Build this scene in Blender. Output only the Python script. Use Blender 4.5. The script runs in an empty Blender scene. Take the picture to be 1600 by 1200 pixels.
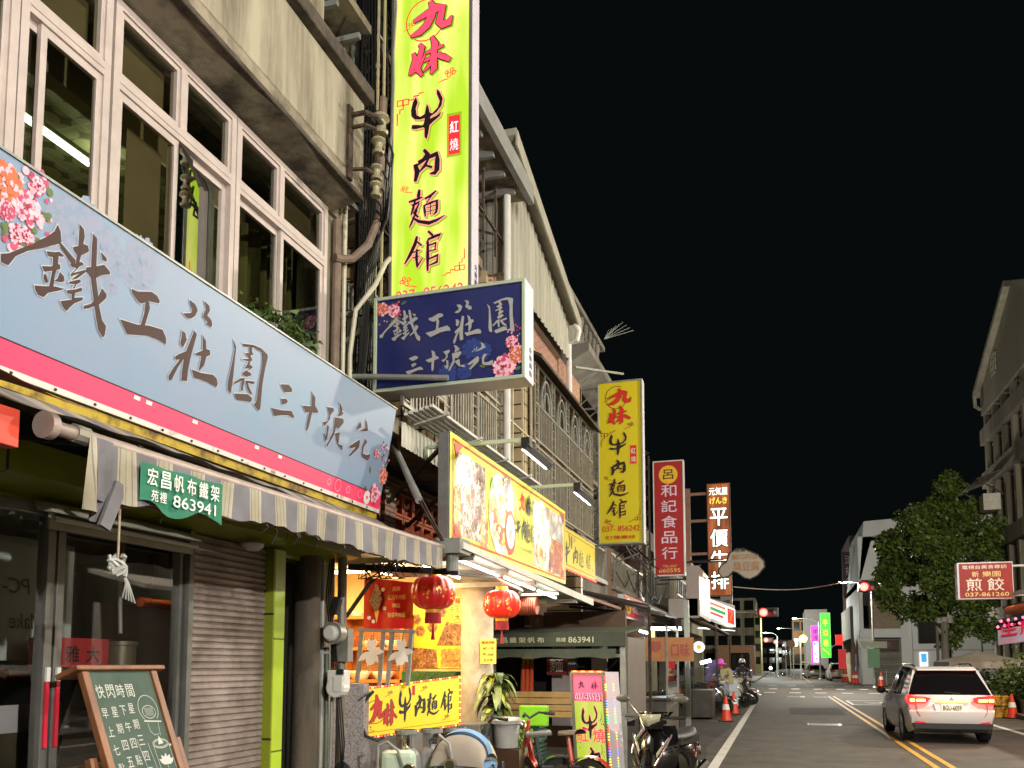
import bpy, math, random
from mathutils import Vector, Matrix
V = Vector
RAD = math.radians
random.seed(7)
scene = bpy.context.scene
COL = scene.collection

# ------------------------------------------------------------------ camera, sky, lamps, exposure
HC, YAW, PIT, FPX, PX0, PY0 = 1.6, RAD(17.3), RAD(5), 1350.0, 800.0, 919.0
cd = bpy.data.cameras.new('camera'); cam = bpy.data.objects.new('camera', cd); COL.objects.link(cam)
cam.location = (0, 0, HC); cam.rotation_euler = (RAD(90) + PIT, 0, YAW)
cd.sensor_width = 36; cd.lens = FPX / 1600 * 36; cd.shift_y = (PY0 - 600) / 1600
cd.clip_start = 0.05; cd.clip_end = 2000
scene.camera = cam
w = bpy.data.worlds.new('World'); scene.world = w; w.use_nodes = True
wn = w.node_tree.nodes; wl = w.node_tree.links
bg = wn['Background']; sk = wn.new('ShaderNodeTexSky'); sk.sky_type = 'NISHITA'; sk.sun_disc = False
sk.sun_elevation = RAD(-6); sk.sun_rotation = RAD(200)
mixn = wn.new('ShaderNodeMix'); mixn.data_type = 'RGBA'; mixn.inputs[0].default_value = 0.88
wl.new(sk.outputs[0], mixn.inputs[6]); mixn.inputs[7].default_value = (0.035, 0.05, 0.05, 1)
wl.new(mixn.outputs[2], bg.inputs[0]); bg.inputs[1].default_value = 0.075
scene.view_settings.view_transform = 'Standard'; scene.view_settings.look = 'None'
scene.view_settings.exposure = 0.0; scene.view_settings.gamma = 1
scene.render.engine = 'CYCLES'
scene.cycles.use_denoising = True
scene.cycles.max_bounces = 6; scene.cycles.transparent_max_bounces = 10
scene.cycles.sample_clamp_indirect = 4; scene.cycles.caustics_reflective = False; scene.cycles.caustics_refractive = False
# watts of the lamps (each lamp's light is made in its own builder below)
LAMP_NEAR, LAMP_MID, LAMP_FAR, SHOP_W, FLOOD_W = 2550, 3500, 4200, 130, 110

# ------------------------------------------------------------------ helpers: layout
cy_, sy_ = math.cos(YAW), math.sin(YAW); cp_, sp_ = math.cos(PIT), math.sin(PIT)
def at(x, y, X=None, Y=None, Z=None):
    """point of the place seen at photo pixel (x, y), on the plane X=, Y= or Z= where the thing stands"""
    a = (x - PX0) / FPX; b = -(y - PY0) / FPX
    r = V((-sy_*cp_ + a*cy_ + b*sy_*sp_, cy_*cp_ + a*sy_ - b*cy_*sp_, sp_ + b*cp_))
    t = X/r.x if X is not None else Y/r.y if Y is not None else (Z-HC)/r.z
    return V((0, 0, HC)) + r*t

# ------------------------------------------------------------------ helpers: materials
def S(r, g, b):
    f = lambda c: (c/255/12.92) if c <= 10 else ((c/255+0.055)/1.055)**2.4
    return (f(r), f(g), f(b))
def mat(name, col, rough=.6, metal=0, col2=None, var=0, vs=4, bump=0, bs=30, emit=0, ecol=None, streak=False, coat=0, lo=.35, hi=.7, spec=.5, detail=6):
    m = bpy.data.materials.new(name); m.use_nodes = True
    nt = m.node_tree; n = nt.nodes; l = nt.links; p = n['Principled BSDF']
    p.inputs['Roughness'].default_value = rough; p.inputs['Metallic'].default_value = metal
    p.inputs['Coat Weight'].default_value = coat; p.inputs['Specular IOR Level'].default_value = spec
    p.inputs['Base Color'].default_value = (*col, 1)
    if emit:
        p.inputs['Emission Color'].default_value = (*(ecol or col), 1); p.inputs['Emission Strength'].default_value = emit
    if col2 is None and var: col2 = tuple(c*(1-var) for c in col)
    if col2 is not None or bump:
        tc = n.new('ShaderNodeTexCoord'); mp = n.new('ShaderNodeMapping'); l.new(tc.outputs['Object'], mp.inputs[0])
        if streak: mp.inputs['Scale'].default_value = (1, 1, .12)
    if col2 is not None:
        nz = n.new('ShaderNodeTexNoise'); nz.inputs['Scale'].default_value = vs; nz.inputs['Detail'].default_value = detail; nz.inputs['Roughness'].default_value = .65
        l.new(mp.outputs[0], nz.inputs['Vector'])
        cr = n.new('ShaderNodeValToRGB'); cr.color_ramp.elements[0].position = lo; cr.color_ramp.elements[1].position = hi
        cr.color_ramp.elements[0].color = (*col2, 1); cr.color_ramp.elements[1].color = (*col, 1)
        l.new(nz.outputs[0], cr.inputs[0]); l.new(cr.outputs[0], p.inputs['Base Color'])
        if emit and ecol is None: l.new(cr.outputs[0], p.inputs['Emission Color'])
    if bump:
        nb = n.new('ShaderNodeTexNoise'); nb.inputs['Scale'].default_value = bs; nb.inputs['Detail'].default_value = 5
        l.new(tc.outputs['Object'], nb.inputs['Vector'])
        b = n.new('ShaderNodeBump'); b.inputs['Strength'].default_value = bump; b.inputs['Distance'].default_value = .02
        l.new(nb.outputs[0], b.inputs['Height']); l.new(b.outputs[0], p.inputs['Normal'])
    return m
def brickmat(name, c1, c2, mortar, bw, bh, msize=.06, rough=.5, plane='YZ', offset=.5, var=.25):
    """tiles laid on a wall; plane tells which two axes the wall spans"""
    m = mat(name, c1, rough); n = m.node_tree.nodes; l = m.node_tree.links; p = n['Principled BSDF']
    tc = n.new('ShaderNodeTexCoord'); sx = n.new('ShaderNodeSeparateXYZ'); cb = n.new('ShaderNodeCombineXYZ')
    l.new(tc.outputs['Object'], sx.inputs[0]); i = {'X': 0, 'Y': 1, 'Z': 2}
    l.new(sx.outputs[i[plane[0]]], cb.inputs[0]); l.new(sx.outputs[i[plane[1]]], cb.inputs[1])
    bt = n.new('ShaderNodeTexBrick'); bt.inputs['Scale'].default_value = 1; bt.inputs['Brick Width'].default_value = bw; bt.inputs['Row Height'].default_value = bh
    bt.inputs['Mortar Size'].default_value = msize*bh; bt.offset = offset
    bt.inputs['Color1'].default_value = (*c1, 1); bt.inputs['Color2'].default_value = (*c2, 1); bt.inputs['Mortar'].default_value = (*mortar, 1)
    l.new(cb.outputs[0], bt.inputs['Vector'])
    nz = n.new('ShaderNodeTexNoise'); nz.inputs['Scale'].default_value = 1.7; nz.inputs['Detail'].default_value = 6; l.new(tc.outputs['Object'], nz.inputs['Vector'])
    mx = n.new('ShaderNodeMix'); mx.data_type = 'RGBA'; mx.blend_type = 'MULTIPLY'; mx.inputs[0].default_value = 1
    cr = n.new('ShaderNodeValToRGB'); cr.color_ramp.elements[0].position = .3; cr.color_ramp.elements[1].position = .65
    cr.color_ramp.elements[0].color = (1-var,)*3 + (1,); l.new(nz.outputs[0], cr.inputs[0])
    l.new(bt.outputs[0], mx.inputs[6]); l.new(cr.outputs[0], mx.inputs[7]); l.new(mx.outputs[2], p.inputs['Base Color'])
    b = n.new('ShaderNodeBump'); b.inputs['Strength'].default_value = .4; b.inputs['Distance'].default_value = .01; b.invert = True
    l.new(bt.outputs[1], b.inputs['Height']); l.new(b.outputs[0], p.inputs['Normal'])
    return m
def glassmat(name, tint=(.5, .52, .45), refl=1.0, rough=.02):
    m = bpy.data.materials.new(name); m.use_nodes = True; nt = m.node_tree; n = nt.nodes; l = nt.links
    n.remove(n['Principled BSDF']); o = n['Material Output']
    t = n.new('ShaderNodeBsdfTransparent'); t.inputs[0].default_value = (*tint, 1)
    g = n.new('ShaderNodeBsdfGlossy'); g.inputs['Roughness'].default_value = rough
    fr = n.new('ShaderNodeFresnel'); fr.inputs[0].default_value = 1.6
    mu = n.new('ShaderNodeMath'); mu.operation = 'MULTIPLY'; mu.inputs[1].default_value = refl; mu.use_clamp = True
    l.new(fr.outputs[0], mu.inputs[0]); mx = n.new('ShaderNodeMixShader')
    l.new(mu.outputs[0], mx.inputs[0]); l.new(t.outputs[0], mx.inputs[1]); l.new(g.outputs[0], mx.inputs[2]); l.new(mx.outputs[0], o.inputs[0])
    return m
def glow(name, col, s):
    return mat(name, (min(1, col[0]*.8), min(1, col[1]*.8), min(1, col[2]*.8)), .5, emit=s, ecol=col)

# ------------------------------------------------------------------ helpers: meshes
WO = {}
class MB:
    def __init__(s): s.v = []; s.f = []; s.m = []
    def add(s, vs, fs, m=0):
        k = len(s.v); s.v += [V(p) for p in vs]
        for f in fs: s.f.append([i+k for i in f]); s.m.append(m)
        return s
    def box(s, a, b, m=0):
        x0, y0, z0 = [min(a[i], b[i]) for i in range(3)]; x1, y1, z1 = [max(a[i], b[i]) for i in range(3)]
        return s.add([(x0,y0,z0),(x1,y0,z0),(x1,y1,z0),(x0,y1,z0),(x0,y0,z1),(x1,y0,z1),(x1,y1,z1),(x0,y1,z1)],
                     [(0,3,2,1),(4,5,6,7),(0,1,5,4),(1,2,6,5),(2,3,7,6),(3,0,4,7)], m)
    def obox(s, c, size, rot=None, m=0):
        rot = rot or Matrix.Identity(3); c = V(c); k = len(s.v)
        hx, hy, hz = [q/2 for q in size]; s.box((-hx,-hy,-hz), (hx,hy,hz), m)
        for i in range(k, len(s.v)): s.v[i] = c + rot @ s.v[i]
        return s
    def poly(s, pts, m=0): return s.add(pts, [tuple(range(len(pts)))], m)
    def prism(s, pts, vec, m=0):
        n = len(pts); vec = V(vec); pts = [V(p) for p in pts]
        return s.add(pts + [p+vec for p in pts], [tuple(range(n))[::-1], tuple(range(n, 2*n))] + [(i, (i+1) % n, (i+1) % n+n, i+n) for i in range(n)], m)
    def tube(s, pts, r, n=8, m=0, cap=True):
        pts = [V(p) for p in pts]; L = len(pts); rs = r if isinstance(r, (list, tuple)) else [r]*L
        k = len(s.v); up = None
        for i, p in enumerate(pts):
            d = (pts[min(i+1, L-1)] - pts[max(i-1, 0)])
            d = d.normalized() if d.length > 1e-9 else V((0, 0, 1))
            if up is None: up = V((0, 0, 1)) if abs(d.z) < .9 else V((1, 0, 0))
            a = d.cross(up).normalized(); up = a.cross(d).normalized()
            for j in range(n):
                t = 2*math.pi*j/n + math.pi/n; s.v.append(p + (a*math.cos(t) + up*math.sin(t))*rs[i])
        for i in range(L-1):
            for j in range(n):
                j2 = (j+1) % n; s.f.append([k+i*n+j, k+i*n+j2, k+(i+1)*n+j2, k+(i+1)*n+j]); s.m.append(m)
        if cap:
            s.f.append([k+j for j in range(n)][::-1]); s.m.append(m); s.f.append([k+(L-1)*n+j for j in range(n)]); s.m.append(m)
        return s
    def bar(s, a, b, wd=.04, m=0): return s.tube([a, b], wd*.7071, 4, m)
    def lathe(s, prof, c=(0, 0, 0), n=16, m=0, ax='z', sq=1.0):
        k = len(s.v); c = V(c)
        for r, z in prof:
            for j in range(n):
                t = 2*math.pi*j/n; q = (r*math.cos(t), r*math.sin(t)*sq, z)
                if ax == 'x': q = (q[2], q[0], q[1])
                if ax == 'y': q = (q[0], q[2], q[1])
                s.v.append(c + V(q))
        for i in range(len(prof)-1):
            for j in range(n):
                j2 = (j+1) % n; s.f.append([k+i*n+j, k+i*n+j2, k+(i+1)*n+j2, k+(i+1)*n+j]); s.m.append(m)
        return s
    def sph(s, c, r, n=12, m=0):
        r = r if isinstance(r, (tuple, list)) else (r, r, r); k = len(s.v); h = n//2
        for i in range(h+1):
            ph = math.pi*i/h
            for j in range(n):
                t = 2*math.pi*j/n; s.v.append(V(c) + V((r[0]*math.sin(ph)*math.cos(t), r[1]*math.sin(ph)*math.sin(t), r[2]*math.cos(ph))))
        for i in range(h):
            for j in range(n): s.f.append([k+i*n+j, k+(i+1)*n+j, k+(i+1)*n+(j+1) % n, k+i*n+(j+1) % n]); s.m.append(m)
        return s
    def grid(s, fn, nu, nv, m=0, mf=None):
        k = len(s.v)
        for i in range(nu+1):
            for j in range(nv+1): s.v.append(V(fn(i/nu, j/nv)))
        for i in range(nu):
            for j in range(nv):
                a = k+i*(nv+1)+j; s.f.append([a, a+nv+1, a+nv+2, a+1]); s.m.append(mf((i+.5)/nu, (j+.5)/nv) if mf else m)
        return s
    def move(s, mtx, k=0):
        for i in range(k, len(s.v)): s.v[i] = mtx @ s.v[i]
        return s
    def build(s, name, mats, parent=None, smooth=False, origin=None, bevel=0, sharp=35, sub=0, solid=0):
        me = bpy.data.meshes.new(name)
        o = V(WO[parent.name]) if parent is not None else V(origin if origin is not None else (0, 0, 0))
        me.from_pydata([tuple(p - o) for p in s.v], [], s.f)
        for m in (mats if isinstance(mats, (list, tuple)) else [mats]): me.materials.append(m)
        for p, m in zip(me.polygons, s.m): p.material_index = m
        me.update()
        if smooth:
            for p in me.polygons: p.use_smooth = True
            me.set_sharp_from_angle(angle=RAD(sharp))
        ob = bpy.data.objects.new(name, me); COL.objects.link(ob)
        if parent is not None: ob.parent = parent
        else: ob.location = o
        WO[ob.name] = o
        if solid: sm = ob.modifiers.new('s', 'SOLIDIFY'); sm.thickness = solid; sm.offset = 0
        if bevel:
            bm = ob.modifiers.new('b', 'BEVEL'); bm.width = bevel; bm.segments = 2; bm.limit_method = 'ANGLE'; bm.angle_limit = RAD(40)
        if sub: sb = ob.modifiers.new('u', 'SUBSURF'); sb.levels = sub; sb.render_levels = sub
        return ob
def tag(o, label=None, cat=None, group=None, kind=None):
    if label: o['label'] = label
    if cat: o['category'] = cat
    if group: o['group'] = group
    if kind: o['kind'] = kind
    return o
def thing(name, label, cat, loc=(0, 0, 0), group=None):
    o = bpy.data.objects.new(name, None); COL.objects.link(o); o.location = loc; o.empty_display_size = .2
    WO[o.name] = V(loc); return tag(o, label, cat, group)
def struct(mb, name, m, **k): return tag(mb.build(name, m, **k), kind='structure')
def dup(root, loc, rz=0, label=None, group=None, scale=1):
    r = root.copy(); COL.objects.link(r); r.location = loc; r.rotation_euler = (0, 0, rz); r.scale = (scale,)*3
    if label: r['label'] = label
    if group: r['group'] = group
    for ch in list(root.children):
        c = ch.copy(); COL.objects.link(c); c.parent = r
        for g in list(ch.children):
            d = g.copy(); COL.objects.link(d); d.parent = c
    return r
def light(kind, name, loc, watts, col=(1, 1, 1), size=.1, parent=None, aim=None, spot=None, blend=.5):
    d = bpy.data.lights.new(name, kind); d.energy = watts; d.color = col
    if kind == 'AREA': d.size = size
    else: d.shadow_soft_size = size
    if spot: d.spot_size = RAD(spot); d.spot_blend = blend
    o = bpy.data.objects.new(name, d); COL.objects.link(o)
    if parent is not None: o.parent = parent; o.location = V(loc) - WO[parent.name]
    else: o.location = loc
    if aim is not None: o.rotation_euler = (V(aim) - V(loc)).to_track_quat('-Z', 'Y').to_euler()
    return o

# ------------------------------------------------------------------ helpers: writing and flat artwork on a panel
TXT = {}
def text_geo(body, bold=0.0):
    k = (body, bold)
    if k not in TXT:
        c = bpy.data.curves.new('t', 'FONT'); c.body = body; c.size = 1; c.offset = bold; c.resolution_u = 3
        ob = bpy.data.objects.new('t', c); me = bpy.data.meshes.new_from_object(ob)
        vs = [(p.co.x, p.co.y) for p in me.vertices]; fs = [tuple(p.vertices) for p in me.polygons]
        bpy.data.objects.remove(ob); bpy.data.curves.remove(c); bpy.data.meshes.remove(me)
        x0 = min(p[0] for p in vs); x1 = max(p[0] for p in vs); y0 = min(p[1] for p in vs); y1 = max(p[1] for p in vs)
        TXT[k] = ([((p[0]-x0)/max(x1-x0, 1e-6), (p[1]-y0)/max(y1-y0, 1e-6)) for p in vs], fs)
    return TXT[k]
def parse(s): return [[tuple(float(q) for q in p.split(',')) for p in st.split()] for st in s.strip().split('/')]
class Panel:
    """a flat face: o is its lower left corner, u runs right, v runs up (metres), the face looks along u x v"""
    def __init__(s, o, u, v): s.o = V(o); s.u = V(u).normalized(); s.v = V(v).normalized(); s.n = s.u.cross(s.v).normalized(); s.k = 0
    def p(s, x, y, h=0): return s.o + s.u*x + s.v*y + s.n*h
    def lift(s, h): s.k = (s.k+1) % 12; return h + s.k*.00015
    def text(s, mb, body, x, y, wd, ht, m=0, h=.004, bold=.01, shear=0):
        vs, fs = text_geo(body); r = bold*.55*ht if bold > .006 else 0
        for i, (dx, dy) in enumerate(((0, 0), (r, 0), (-r, 0), (0, r), (0, -r)) if r else ((0, 0),)): mb.add([s.p(x+dx + a*wd + shear*b*ht, y+dy + b*ht, h+i*.0004) for a, b in vs], fs, m)
    def column(s, mb, body, x, ytop, wd, ht, step, m=0, h=.004, bold=.01):
        for i, ch in enumerate(body):
            if ch != ' ': s.text(mb, ch, x, ytop - ht - i*step, wd, ht, m, h, bold)
    def shape(s, mb, pts, m=0, h=.004): mb.poly([s.p(a, b, s.lift(h)) for a, b in pts], m)
    def rect(s, mb, x0, y0, x1, y1, m=0, h=.002): mb.poly([s.p(x0, y0, h), s.p(x1, y0, h), s.p(x1, y1, h), s.p(x0, y1, h)], m)
    def frame(s, mb, x0, y0, x1, y1, t, m=0, h=.003):
        s.rect(mb, x0, y0, x1, y0+t, m, h); s.rect(mb, x0, y1-t, x1, y1, m, h); s.rect(mb, x0, y0+t, x0+t, y1-t, m, h); s.rect(mb, x1-t, y0+t, x1, y1-t, m, h)
    def disc(s, mb, x, y, r, m=0, h=.003, ry=None, n=20, a0=0):
        ry = ry or r; hh = s.lift(h); mb.poly([s.p(x + r*math.cos(a0+2*math.pi*i/n), y + ry*math.sin(a0+2*math.pi*i/n), hh) for i in range(n)], m)
    def stroke(s, mb, pts, m=0, h=.004, grow=0):
        """one brush stroke: points (x, y, width)"""
        hh = s.lift(h); L = len(pts); le = []; ri = []
        for i, (x, y, wd) in enumerate(pts):
            a = pts[max(i-1, 0)]; b = pts[min(i+1, L-1)]; dx, dy = b[0]-a[0], b[1]-a[1]; q = math.hypot(dx, dy) or 1; dx /= q; dy /= q
            r = wd/2 + grow
            if i == 0: x -= dx*r*.5; y -= dy*r*.5
            if i == L-1: x += dx*r*.6; y += dy*r*.6; r *= .6
            if i == 0: r *= .75
            le.append(s.p(x - dy*r, y + dx*r, hh)); ri.append(s.p(x + dy*r, y - dx*r, hh))
        mb.add(le + ri, [(i+L, i+1+L, i+1, i) for i in range(L-1)], m)
    def line(s, mb, pts, t, m=0, h=.004): s.stroke(mb, [(a, b, t) for a, b in pts], m, h)
    def arc(s, mb, x, y, r, a0, a1, t, m=0, h=.004, n=14, ry=None, spiral=0):
        s.line(mb, [(x + (r-spiral*i/n)*math.cos(RAD(a0+(a1-a0)*i/n)), y + (ry or r)/r*(r-spiral*i/n)*math.sin(RAD(a0+(a1-a0)*i/n))) for i in range(n+1)], t, m, h)
    def glyph(s, mb, ch, x, y, wd, ht, m=0, h=.004, grow=0, thick=1):
        """traced brush character fitted into the box x, y, wd, ht"""
        strokes, polys, (a0, b0, a1, b1) = GLYPH[ch]; kx = wd/(a1-a0); ky = ht/(b1-b0); kk = (abs(kx)+abs(ky))/2
        for st in strokes: s.stroke(mb, [(x + (p[0]-a0)*kx, y + ht - (p[1]-b0)*ky, p[2]*kk*thick) for p in st], m, h, grow)
        for pg in polys:
            q = [(x + (p[0]-a0)*kx, y + ht - (p[1]-b0)*ky) for p in pg]
            if grow:
                for i in range(len(q)): s.stroke(mb, [(*q[i], grow*2), (*q[(i+1) % len(q)], grow*2)], m, h)
            s.shape(mb, q, m, h)
    def cloud(s, mb, x, y, r, m=0, h=.004, flip=1):
        for dx, dy, q in ((0, 0, 1), (.9, .3, .8), (.5, .9, .75), (-.5, .6, .7)): s.arc(mb, x+dx*r*flip, y+dy*r, r*q*.55, 0, 400*flip, r*.16, m, h, 12, spiral=r*.3*q)
        s.line(mb, [(x-.2*r*flip, y-.6*r), (x-1.2*r*flip, y-.7*r), (x-2*r*flip, y-1*r)], r*.2, m, h)
    def fret(s, mb, x, y, r, m=0, h=.004, fx=1, fy=1):
        for pts in ([(0, 0), (0, 3), (.7, 3), (.7, 4), (1.6, 4), (1.6, 5), (.7, 5)], [(0, 5), (0, 6.4), (1.4, 6.4), (1.4, 5), (0, 5)], [(1.6, 6.4), (3, 6.4), (3, 5), (1.6, 5), (1.6, 6.4)], [(3, 6), (4.4, 6), (4.4, 6.8), (5.8, 6.8), (5.8, 7.3), (7, 7.3)]):
            s.line(mb, [(x+a*r*fx, y+b*r*fy) for a, b in pts], r*.38, m, h)
    def flower(s, mb, x, y, r, mo, mi, mc, h=.004, a=0, inc=.0002):
        """a peony: three rings of notched petals round a heart"""
        for ring, (q, np_, mm) in enumerate(((1, 9, mo), (.82, 8, mi), (.62, 8, mo), (.46, 6, mi), (.3, 5, mo))):
            for i in range(np_):
                t = a + ring*.4 + 2*math.pi*i/np_; rr = r*q*random.uniform(.85, 1.1); wd = 2.6/np_
                pts = []
                for dt, dr in ((0, .15), (-.8*wd, .5), (-1.15*wd, .8), (-.75*wd, 1.0), (-.25*wd, .93), (.1*wd, 1.04), (.7*wd, .97), (1.1*wd, .78), (.8*wd, .5)):
                    pts.append((x + rr*dr*math.cos(t+dt), y + rr*dr*math.sin(t+dt)))
                mb.poly([s.p(*p_, h + inc*(ring*10+i)) for p_ in pts], mm if i % 3 else mi)
        s.disc(mb, x, y, r*.12, mc, h+inc*60)
    def leaf(s, mb, x, y, L, a, m, h=.003):
        c, q = math.cos(a), math.sin(a); hh = s.lift(h)
        mb.poly([s.p(x + L*(u*c - b*q), y + L*(u*q + b*c), hh) for u, b in ((0, 0), (.3, .2), (.65, .2), (1, 0), (.65, -.2), (.3, -.2))], m)
# ------------------------------------------------------------------ brush characters, traced as strokes (x, y, width) with y down
GLYPH = {}
def defglyph(ch, strokes='', polys=()):
    st = parse(strokes) if strokes else []
    xs = [(p[0]-p[2]*.4, p[0]+p[2]*.4) for s_ in st for p in s_] + [(p[0], p[0]) for q in polys for p in q]
    ys = [(p[1]-p[2]*.4, p[1]+p[2]*.4) for s_ in st for p in s_] + [(p[1], p[1]) for q in polys for p in q]
    GLYPH[ch] = (st, polys, (min(a for a, b in xs), min(a for a, b in ys), max(b for a, b in xs), max(b for a, b in ys)))
defglyph('九', '190,82,10 197,98,17 193,125,17 180,150,18 160,166,15 140,172,8/148,128,10 180,115,15 208,104,19 222,107,17 218,128,15 214,148,17 222,158,18 240,156,16 246,140,6')
defglyph('妹', '305,235,26 325,262,36 312,320,36 298,370,36 275,425,30 295,465,34 318,508,32/255,305,26 268,350,34 245,430,30 225,482,26/225,482,20 300,445,22 345,340,22/360,322,22 420,305,26 488,290,28/345,392,20 400,372,24 470,352,26/405,190,26 430,255,46 420,330,44 420,400,44 422,480,42 400,512,22/412,390,26 372,450,24 340,482,14/446,366,24 495,388,40 538,420,46')
defglyph('牛', '', [[(262,690),(278,740),(262,790),(270,850),(300,872),(335,855),(345,800),(352,772),(365,800),(375,850),(395,862),(440,820),(455,770),(430,700),(430,660),(450,680),(478,750),(470,810),(430,860),(385,885),(378,905),(430,890),(468,862),(455,900),(400,940),(375,960),(365,1030),(352,1078),(335,1050),(335,980),(325,968),(260,972),(230,960),(235,930),(265,935),(320,950),(330,935),(335,890),(300,895),(255,885),(228,850),(225,800),(240,730)]])
defglyph('肉', '1020,988,26 1032,1040,30 1022,1100,26/1070,885,20 1088,918,28 1065,958,22 1028,992,14/1040,965,18 1090,945,22 1138,930,28 1142,975,26 1140,1050,28 1128,1072,22 1105,1070,12/1092,958,16 1072,1005,18 1045,1040,12/1076,1000,14 1108,1022,22')
defglyph('麵', '300,225,20 296,262,24 294,292,20/222,302,16 270,295,18 320,283,16/245,332,14 275,325,15 302,312,14/270,292,14 252,362,18 238,402,14/300,328,14 262,396,20 290,428,20/282,378,16 240,470,14 225,500,10/250,430,14 300,466,20 380,490,24 440,478,18 502,452,8/350,297,16 392,282,19 430,255,18/402,280,12 362,330,12/340,350,14 346,392,16 350,432,14/350,347,14 400,335,16 442,328,20 442,385,18 436,415,16 418,430,12/362,372,7 430,360,8/360,402,7 426,395,8/391,345,9 391,425,9')
defglyph('館', '285,580,20 272,635,24 235,715,22 195,782,14/290,620,12 318,650,20/286,682,16 284,750,20 290,818,22/250,702,12 308,690,12/255,745,10 305,738,10/290,820,18 332,758,10/375,550,18 402,582,24/362,642,14 376,612,16 420,598,20 465,588,24 448,622,12/370,640,20 370,750,22 370,862,20/380,662,14 430,650,18 425,700,14/380,710,12 430,704,12/380,772,14 446,752,20 440,806,18 385,824,14')
def big(crop, *polys):
    x0, y0, k = crop
    return [[(x0 + a/k, y0 + b/k) for a, b in p] for p in polys]
cA, cB, cC, cD = (0, 330, 4.706), (240, 470, 7.06), (340, 520, 7.5), (490, 600, 6.0)
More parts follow.
